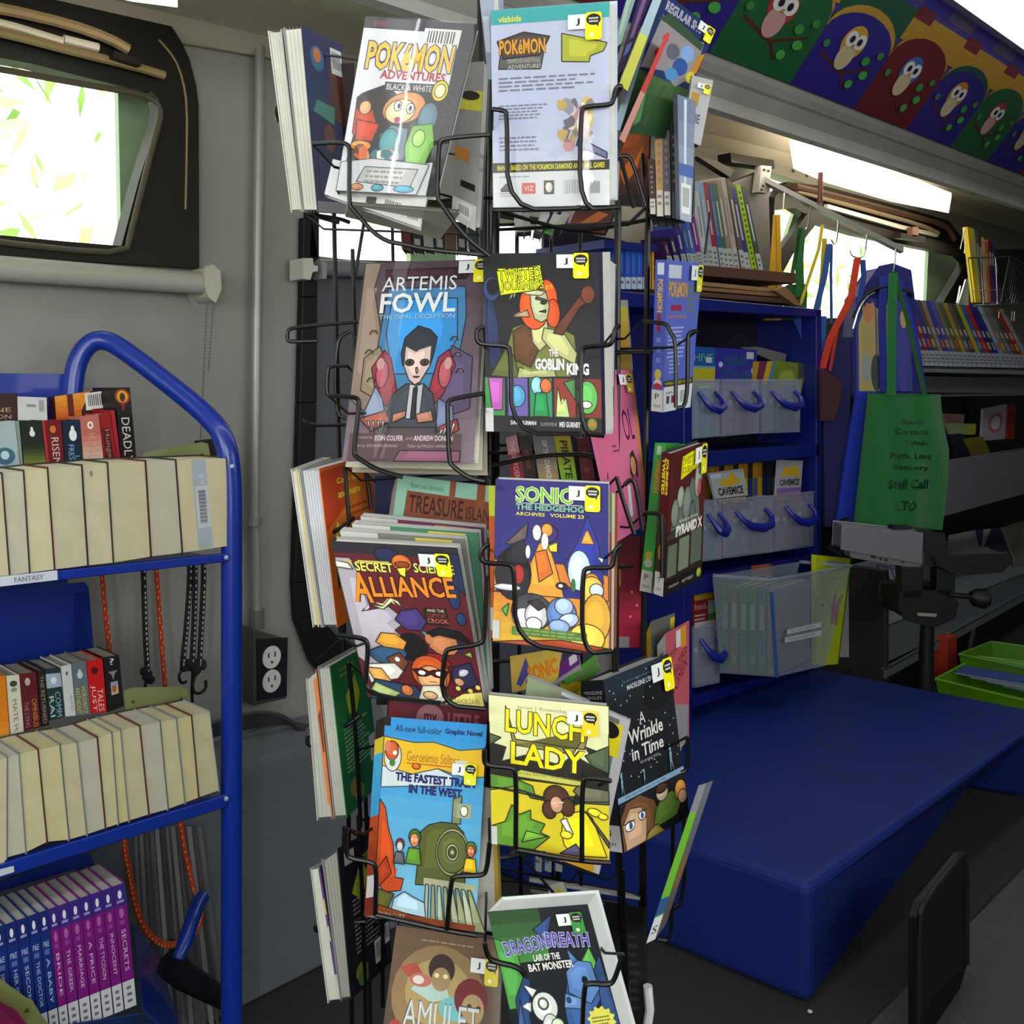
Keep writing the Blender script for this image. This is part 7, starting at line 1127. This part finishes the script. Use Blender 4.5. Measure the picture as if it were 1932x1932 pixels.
for tx, u, v, w_, h_ in (('South',.48,.235,.26,.045),('Central',.38,.32,.40,.05),('Toledo',.50,.42,.27,.042),('Parma Love',.34,.53,.46,.052),('Sensory',.38,.635,.40,.052),('Stell Call',.34,.745,.44,.05),('LTD',.46,.86,.22,.05)):
    m2 = MB(); tv, tf = text_polys(tx, .02); m2.mesh([GS(u+x*w_, v+h_-y*h_, .004) for x, y in tv], tf, '#07301a'); m2.build('lettering', 'printed', gb)
strap([(1686,515),(1683,600),(1682,745)], 17, 3.84, '#0e6c30', gb); strap([(1687,512),(1712,600),(1745,745)], 9, 3.86, '#0a4c20', gb)
# grey boxed device on a black pole mount
dv = thing('device_mount', 'grey boxed screen on a black adjustable pole mount behind the bench', 'device mount', PZ(1750, 1330, .05))
dd = 3.62
MB().prism([P(1590,990,dd), P(1745,1007,dd), P(1741,1062,dd), P(1588,1035,dd)], VIEW*.10, '#6c6a72').build('screen_back', 'plastic', dv, bevel=.004)
mb = MB().prism([P(1602,1036,dd+.01), P(1741,1060,dd+.01), P(1738,1074,dd+.01), P(1606,1052,dd+.01)], VIEW*.08, '#66666a'); mb.build('port_panel', 'plastic', dv)
for px, py, w_, h_ in ((1648,1050,9,5),(1662,1054,5,5),(1672,1056,5,5),(1667,1046,9,3),(1713,1053,9,3),(1703,1060,5,3)):
    MB().slab([P(px-w_/2,py-h_/2,dd+.008), P(px+w_/2,py-h_/2+1,dd+.008), P(px+w_/2,py+h_/2+1,dd+.008), P(px-w_/2,py+h_/2,dd+.008)], VIEW*.003, '#1a1a1e').build('port', 'plastic', dv)
MB().prism([P(1745,1006,dd), P(1780,1008,dd), P(1788,1052,dd), P(1776,1068,dd), P(1742,1064,dd)], VIEW*.12, '#14141c').build('side_cover', 'rubber', dv, bevel=.006)
MB().slab([P(1686,992,dd-.004), P(1723,994,dd-.004), P(1723,999,dd-.004), P(1684,1000,dd-.004)], VIEW*.05, '#15151c').build('clip', 'rubber', dv)
MB().slab([P(1588,985,dd+.1), P(1605,978,dd+.1), P(1590,1050,dd+.1), P(1570,1040,dd+.1)], VIEW*.05, '#0c0c14').build('back_cover', 'rubber', dv)
MB().prism([P(1765,1052,dd-.02), P(1840,1048,dd-.02), P(1905,1047,dd-.02), P(1909,1056,dd-.02), P(1890,1077,dd-.02), P(1830,1082,dd-.02), P(1795,1078,dd-.02), P(1770,1065,dd-.02)], VIEW*.16, '#14131a').build('keyboard_tray', 'rubber', dv, bevel=.006)
MB().slab([P(1700,1070,dd), P(1742,1070,dd), P(1742,1130,dd), P(1703,1130,dd)], VIEW*.06, '#121014').slab([P(1768,1072,dd), P(1803,1078,dd), P(1802,1130,dd), P(1766,1120,dd)], VIEW*.06, '#121014').build('arm', 'rubber', dv, bevel=.004)
MB().prism([P(1700,1118,dd), P(1790,1116,dd), P(1806,1140,dd), P(1800,1165,dd), P(1768,1180,dd), P(1735,1176,dd), P(1706,1166,dd), P(1697,1140,dd)], VIEW*.19, '#17130f').build('swivel_joint', 'rubber', dv, bevel=.006)
MB().slab([P(1731,1156,dd-.003), P(1768,1158,dd-.003), P(1766,1164,dd-.003), P(1732,1162,dd-.003)], VIEW*.004, '#9c9890').build('slot_plate', 'metal', dv)
MB().tube([P(1790,1122,dd), P(1835,1126,dd)], .010, '#121014', 10).build('knob_stem', 'rubber', dv)
MB().tube([P(1830,1122,dd), P(1840,1127,dd), P(1858,1130,dd), P(1864,1130,dd)], [.016,.034,.038,.028], '#121014', 14).build('knob', 'rubber', dv, smooth=True)
MB().tube([P(1750,1170,dd+.14), P(1748,1230,dd+.14), P(1747,1392,dd+.14)], [.026,.028,.036], '#111014', 14).build('pole', 'rubber', dv, smooth=True)
pb_ = P(1747,1392,dd+.14)
MB().tube([Vector((pb_.x,pb_.y,.06)), Vector((pb_.x,pb_.y,.012))], [.038,.052], '#111014', 16).build('base_plate', 'rubber', dv, smooth=True)
# ---- long grey metal shelving of the far end
YE = 1.75
def eq(pts, y=YE): return [PY(px, py, y) for px, py in pts]
far = thing('metal_shelving', 'long grey metal shelving along the window wall at the far end', 'shelving', PY(1680, 1270, YE))
MB().box((4.195,1.735,.13),(4.235,2.1,.63),'#45403c').build('end_panel', 'metal', far, bevel=.004)
def lip(l, r, th, y, col='#8f9398', dep=.30, dz=0, nm='shelf'):
    A, B = PY(*l, y), PY(*r, y); C, D = PY(r[0], r[1]+th[1], y), PY(l[0], l[1]+th[0], y)
    # extend the shelf to the far end
    f = 1.35; B = A+(B-A)*f; C = D+(C-D)*f
    mb = MB().slab([A,B,C,D], (0,.012,0), col).slab([A,B,B+Vector((0,dep,dz)),A+Vector((0,dep,dz))], (0,0,-.006), col); mb.build(nm, 'metal', far, bevel=.001)
lip((1735,693),(1932,697),(9,10), YE-.02)
lip((1670,706),(1932,712),(34,30), YE+.03, '#6c6c6c', .05)
lip((1780,745),(1932,742),(3,3), YE, '#a8acb0')
lip((1745,876),(1932,846),(108,86), YE-.05, '#84848e', .02)
lip((1672,1262),(1932,1120),(18,14), YE-.02, '#7c868c', .02)
lip((1672,1180),(1932,1082),(70,44), YE, '#7c868e', .35, .18)
mb = MB().box((PY(1700,700,YE).x, 2.12, .5), (8.2, 2.14, 1.7), '#15151a'); mb.build('back_panel', 'metal', far)
sp = thing('book_support', 'end plate', 'end plate', (0,0,0)) if False else None
bot = PZ(1690,1300,.0)
def farbook(qd, y, dep, c, its, lb, group, bkv=None, nm='picture_book'):
    q = [PY(*p, y) for p in qd]; return book(nm, lb, q, bkv or (0,dep,0), 'spine', 'L', (c,)*3, '#8a887c', its, group=group)
g = 'leaning book spines on the top shelf at the far end'
cols = ['#5c5850','#4c4440','#a01c24','#24409c','#5c4c44','#8c7c70','#3c3c8c','#504cb0','#6c6c4c','#4c5c44','#9c8420','#5c5450','#384848','#a8a424','#1c5c9c','#b81c20','#241c80','#24306c','#94a8b8','#7c7068','#6c6c64','#4c4840','#a0261c','#8c8c88']
o = ['first','second','third','fourth','fifth','sixth','seventh','eighth','ninth','tenth','eleventh','twelfth','thirteenth','fourteenth','fifteenth','sixteenth','seventeenth','eighteenth','nineteenth','twentieth','twenty-first','twenty-second','twenty-third','twenty-fourth']
for i in range(24):
    xb = 1736+i*9.0; sl = 40+i*.8; yt = 562+i*.9
    c = cols[i]; its = [('r',0,0,1,.24,'#a8acb4'),('n',.1,.04,.9,.2,3,'#3c3c4c'),('r',.25,.5,.75,.6,'#b0a890'),('r',.2,.3,.8,.42,['#c85c28','#c8a028','#7c94b8'][i % 3])]
    farbook([(xb-sl,yt),(xb-sl+7.6,yt),(xb+8.2,690+i*.2),(xb,690+i*.2)], YE+.02, .16, c, its, f'leaning picture book with white foot, top far shelf, {o[i]} from the green bag', g)
wb = thing('wire_basket', 'silver wire magazine basket hung above the leaning books at the far end', 'basket', PY(1870,575,YE), None)
for pts, r_ in (([(1826,487),(1905,484)],.004),([(1838,577),(1932,572)],.005),([(1826,487),(1838,577)],.003),([(1850,486),(1856,575)],.002),([(1878,485),(1882,574)],.0025),([(1905,484),(1888,570)],.003),([(1905,484),(1935,498)],.003),([(1820,430),(1812,470)],.003),([(1822,433),(1820,478)],.003),([(1834,549),(1890,546)],.002),([(1885,588),(1884,600)],.003),([(1910,588),(1908,606)],.003),([(1914,588),(1913,606)],.003),([(1822,528),(1808,575)],.005),([(1812,540),(1806,572)],.005)):
    MB().tube(eq(pts, YE-.03), r_, '#c4c4c8', 6).build('wire', 'chrome', wb)
mb = MB()
for i in range(14): mb.tube([PY(1908+i*4,490+i*2,YE-.03), PY(1890+i*4.5,572,YE-.03)], .0012, '#8c8c90', 4)
for i in range(12): mb.tube([PY(1907-i*1.4,494+i*7,YE-.03), PY(1970,505+i*6.5,YE-.03)], .0012, '#8c8c90', 4)
mb.build('wire_mesh', 'chrome', wb)
g = 'thin magazines standing in the wire basket'
for i, (x, yt, c, lb) in enumerate([(1825,428,'#d8b820','yellow magazine, leftmost in the wire basket'),(1830,430,'#e0c440','second yellow magazine in the wire basket'),(1838,432,'#4c6464','grey-green magazine in the wire basket'),(1846,440,'#5c3c30','brown magazine in the wire basket'),(1852,448,'#d8b898','cream-topped magazine in the wire basket'),(1858,456,'#b8783c','orange-brown magazine in the wire basket'),(1864,452,'#7c1c30','dark red magazine in the wire basket'),(1869,456,'#2c2c84','dark blue magazine in the wire basket'),(1876,478,'#3c1c24','maroon magazine in the wire basket')]):
    sl = 16 if i < 3 else 6
    farbook([(x,yt),(x+5,yt),(x+5+sl,570),(x+sl,570)], YE+.02, .025, c, [('r',.2,.6,.8,.8,'#c8c0a8')], lb, g, nm='magazine')
mb = MB().slab(eq([(1875,470),(1960,470),(1960,572),(1890,572)], YE+.06), (0,.1,0), '#221a1e')
T(mb, 'document_box', 'matte', 'dark box behind the wire basket at the far end', 'box')
# open bin shelf below
g = 'picture books in the open shelf bins at the far end'
for lb, qd, y, c, its in [('white book with a red swirl standing in the open shelf bin', [(1855,772),(1900,762),(1896,828),(1852,832)], YE+.1, '#9c98a4', [('e',.55,.5,.3,.3,'#a85c70'),('e',.55,.5,.2,.2,'#b8b4bc')]),
    ('red book beside the white swirl book', [(1903,764),(1916,764),(1914,828),(1900,828)], YE+.12, '#8c2420', []),
    ('pale pink book lying at the back of the shelf bin', [(1780,780),(1820,782),(1818,800),(1784,800)], YE+.12, '#9c7c7c', [('n',.1,.2,.8,.8,2,'#b85c5c')]),
    ('pale yellow-green book in the shelf bin', [(1782,797),(1842,800),(1840,820),(1792,820)], YE+.09, '#8c9c6c', [('r',.7,0,1,1,'#a4a030')]),
    ('olive yellow book lying tilted in the shelf bin', [(1818,828),(1855,824),(1872,862),(1836,862)], YE+.04, '#6c6c1c', [('n',.2,.3,.8,.7,2,'#8c4c24')]),
    ('dark navy book lying in the shelf bin beside the green bag', [(1792,820),(1816,818),(1840,862),(1804,862)], YE+.05, '#1c1c30', [])]:
    pb(lb, qd, y, c, its, g, None, .012)
MB().slab(eq([(1815,755),(1826,755),(1836,840),(1828,845)], YE+.2), (0,.01,0), '#0c0c12').build('divider', 'metal', far)
# slanted display of discs on the lower shelf
g = 'disc cases on the sloping lower shelf at the far end'
def disc(lb, qd, c, its): 
    q = [PY(qd[0][0],qd[0][1],YE+.28), PY(qd[1][0],qd[1][1],YE+.28), PY(qd[2][0],qd[2][1],YE+.05), PY(qd[3][0],qd[3][1],YE+.05)]
    return book('disc_case', lb, q, (0,.006,-.012), 'cover', 'L', (c,)*3, '#99a', its, m='gloss', group=g, cat='disc case')
disc('white disc case with a small brown picture behind the keyboard tray', [(1790,1010),(1840,1000),(1850,1042),(1788,1052)], '#98969c', [('e',.3,.3,.14,.2,'#8c5c44'),('r',.1,.6,.4,.8,'#5c5450')])
disc('purple and white striped disc case leaning on the lower shelf', [(1842,1000),(1886,996),(1902,1040),(1850,1044)], '#302c50', [('p',[(.0,0),(.3,0),(.6,1),(.3,1)],'#9c98a8'),('r',.7,.1,.75,.9,'#8c88a0')])
disc('grey disc case at the right end of the lower shelf', [(1888,996),(1925,993),(1945,1060),(1912,1066)], '#6c6a5c', [('r',.1,.1,.15,.9,'#a8a494')])
disc('white case with an orange and yellow stripe on the lower shelf', [(1830,1080),(1932,1062),(1932,1092),(1850,1110)], '#a4a8b0', [('p',[(.0,.6),(.1,.8),(.26,.0),(.16,.0)],'#c8841c'),('p',[(.12,.2),(.2,.2),(.26,0),(.16,0)],'#c8b41c')])
disc('blue-white disc case behind the pole mount', [(1738,1075),(1768,1078),(1768,1112),(1744,1112)], '#8c90b0', [('p',[(.3,0),(.6,0),(.9,1),(.6,1)],'#3c7cb4')])
for i in range(4):
    disc(f'pale blue disc case left of the pole mount, {o[i]} from the left', [(1655+i*12,1064+i*3),(1666+i*12,1066+i*3),(1696+i*9,1130-i*3),(1686+i*9,1130-i*3)], '#4c5478', [('r',.1,.55,.9,.9,'#a8b0d0'),('r',.1,.1,.9,.4,'#6c7498')])  # two paler blocks on a darker blue case
# green bins on the floor below
def floorbin(lb, pts, h, col, seed):
    r = thing('floor_bin', lb, 'bin', PZ(*pts[0], 0), 'lime green bins under the far shelving')
    q = [PZ(px, py, h) for px, py in pts]; mb = MB(); dn = Vector((0,0,-h+.004)); ins = .9
    c0_ = sum(q, Vector())/4
    for i in range(4):
        a_, b2 = q[i], q[(i+1) % 4]; a2, b3 = c0_.lerp(a_, ins)+dn, c0_.lerp(b2, ins)+dn
        nrm = ((c0_-(a_+b2)/2)*Vector((1,1,0)) if False else Vector(((c0_-(a_+b2)/2).x, (c0_-(a_+b2)/2).y, 0))).normalized()*.006
        mb.slab([a_, b2, b3, a2], nrm, col)
    mb.slab([c0_.lerp(p, ins)+dn for p in q], (0,0,.004), col); mb.build('bin_body', 'plastic', r)
    MB().tube(q+[q[0]], .008, col, 6).build('rim', 'plastic', r)
    return r, q
r, q = floorbin('lime green bin nearest the bench with blue books inside', [(1765,1282),(2010,1340),(2040,1262),(1845,1240)], .16, '#5f9c14', 1)
for i in range(4):
    f = i*.02; bq = [PZ(1800+i*30,1268+i*8,.165-.01*i), PZ(1990,1300+i*5,.165-.01*i), PZ(2000,1284+i*4,.165-.01*i), PZ(1820+i*30,1256+i*6,.165-.01*i)]
    book('picture_book', f'flat blue-edged book lying in the nearest lime bin, {o[i]} from the top', [bq[3],bq[2],bq[1],bq[0]], (0,0,-.008), 'cover', 'L', (['#3c4c94','#8c98b8','#24387c','#5c7ca8'][i],)*3, '#a8acb4', [], group='flat books in the nearest lime bin')
r, q = floorbin('lime green bin farther back under the shelving with a red box', [(1810,1235),(1990,1272),(2010,1232),(1870,1212)], .20, '#4f8418', 2)
T(MB().box(Vector(PZ(1776,1282,.02))-Vector((.0,.03,0)), Vector(PZ(1776,1282,.02))+Vector((.12,.05,.20)), '#a82c0c'), 'carton', 'card', 'orange-red carton standing left of the lime green bins', 'box')
T(MB().tube([PY(1840,1170,1.8), PY(1815,1290,1.8)], .012, '#5c5c58', 8), 'bin_support', 'metal', 'slanted grey metal leg behind the lime bins', 'leg')
T(MB().slab([PY(1850,1200,1.9), PY(1884,1192,1.9), PY(1884,1250,1.9), PY(1850,1250,1.9)], (0,.15,0), '#4c3c2c'), 'wooden_block', 'card', 'brown wooden block behind the lime bins', 'block')
T(MB().slab([PY(1890,1222,1.8), PY(1950,1225,1.8), PY(1950,1245,1.8), PY(1890,1240,1.8)], (0,.1,0), '#8c2410'), 'carton', 'card', 'flat red carton lying in the farther lime bin', 'box')
# black rubber flap standing on the floor at the lower right
fb, fb2 = PZ(1824,1850,.006), PZ(1733,1985,.006)
fl_ = thing('floor_panel', 'black upright rubber-edged panel standing on the floor at the lower right', 'panel', (fb+fb2)/2)
dirv = (fb2-fb); h1 = .305
tops_ = [fb+V(0,0,h1), fb+dirv*.12+V(0,0,h1+.008), fb+dirv*.9+V(0,0,h1+.0), fb2+V(0,0,h1-.02)]
side = Vector((dirv.y,-dirv.x,0)).normalized()*.02
MB().prism([fb+dirv*.2+V(0,0,0), fb+V(0,0,.04)]+tops_+[fb2, fb2-dirv*.1], side, '#0c0b0c').build('panel_body', 'rubber', fl_, bevel=.004)
MB().tube([fb+V(0,0,.04)]+tops_+[fb2], .006, '#19171a', 8, 1).build('rubber_edge', 'rubber', fl_, smooth=True)
T(MB().ball(PZ(1528,1908,.006), (.006,.006,.003), '#c8c8c4', 5), 'paper_scrap', 'paper', 'tiny white scrap on the floor at the bench corner', 'scrap')
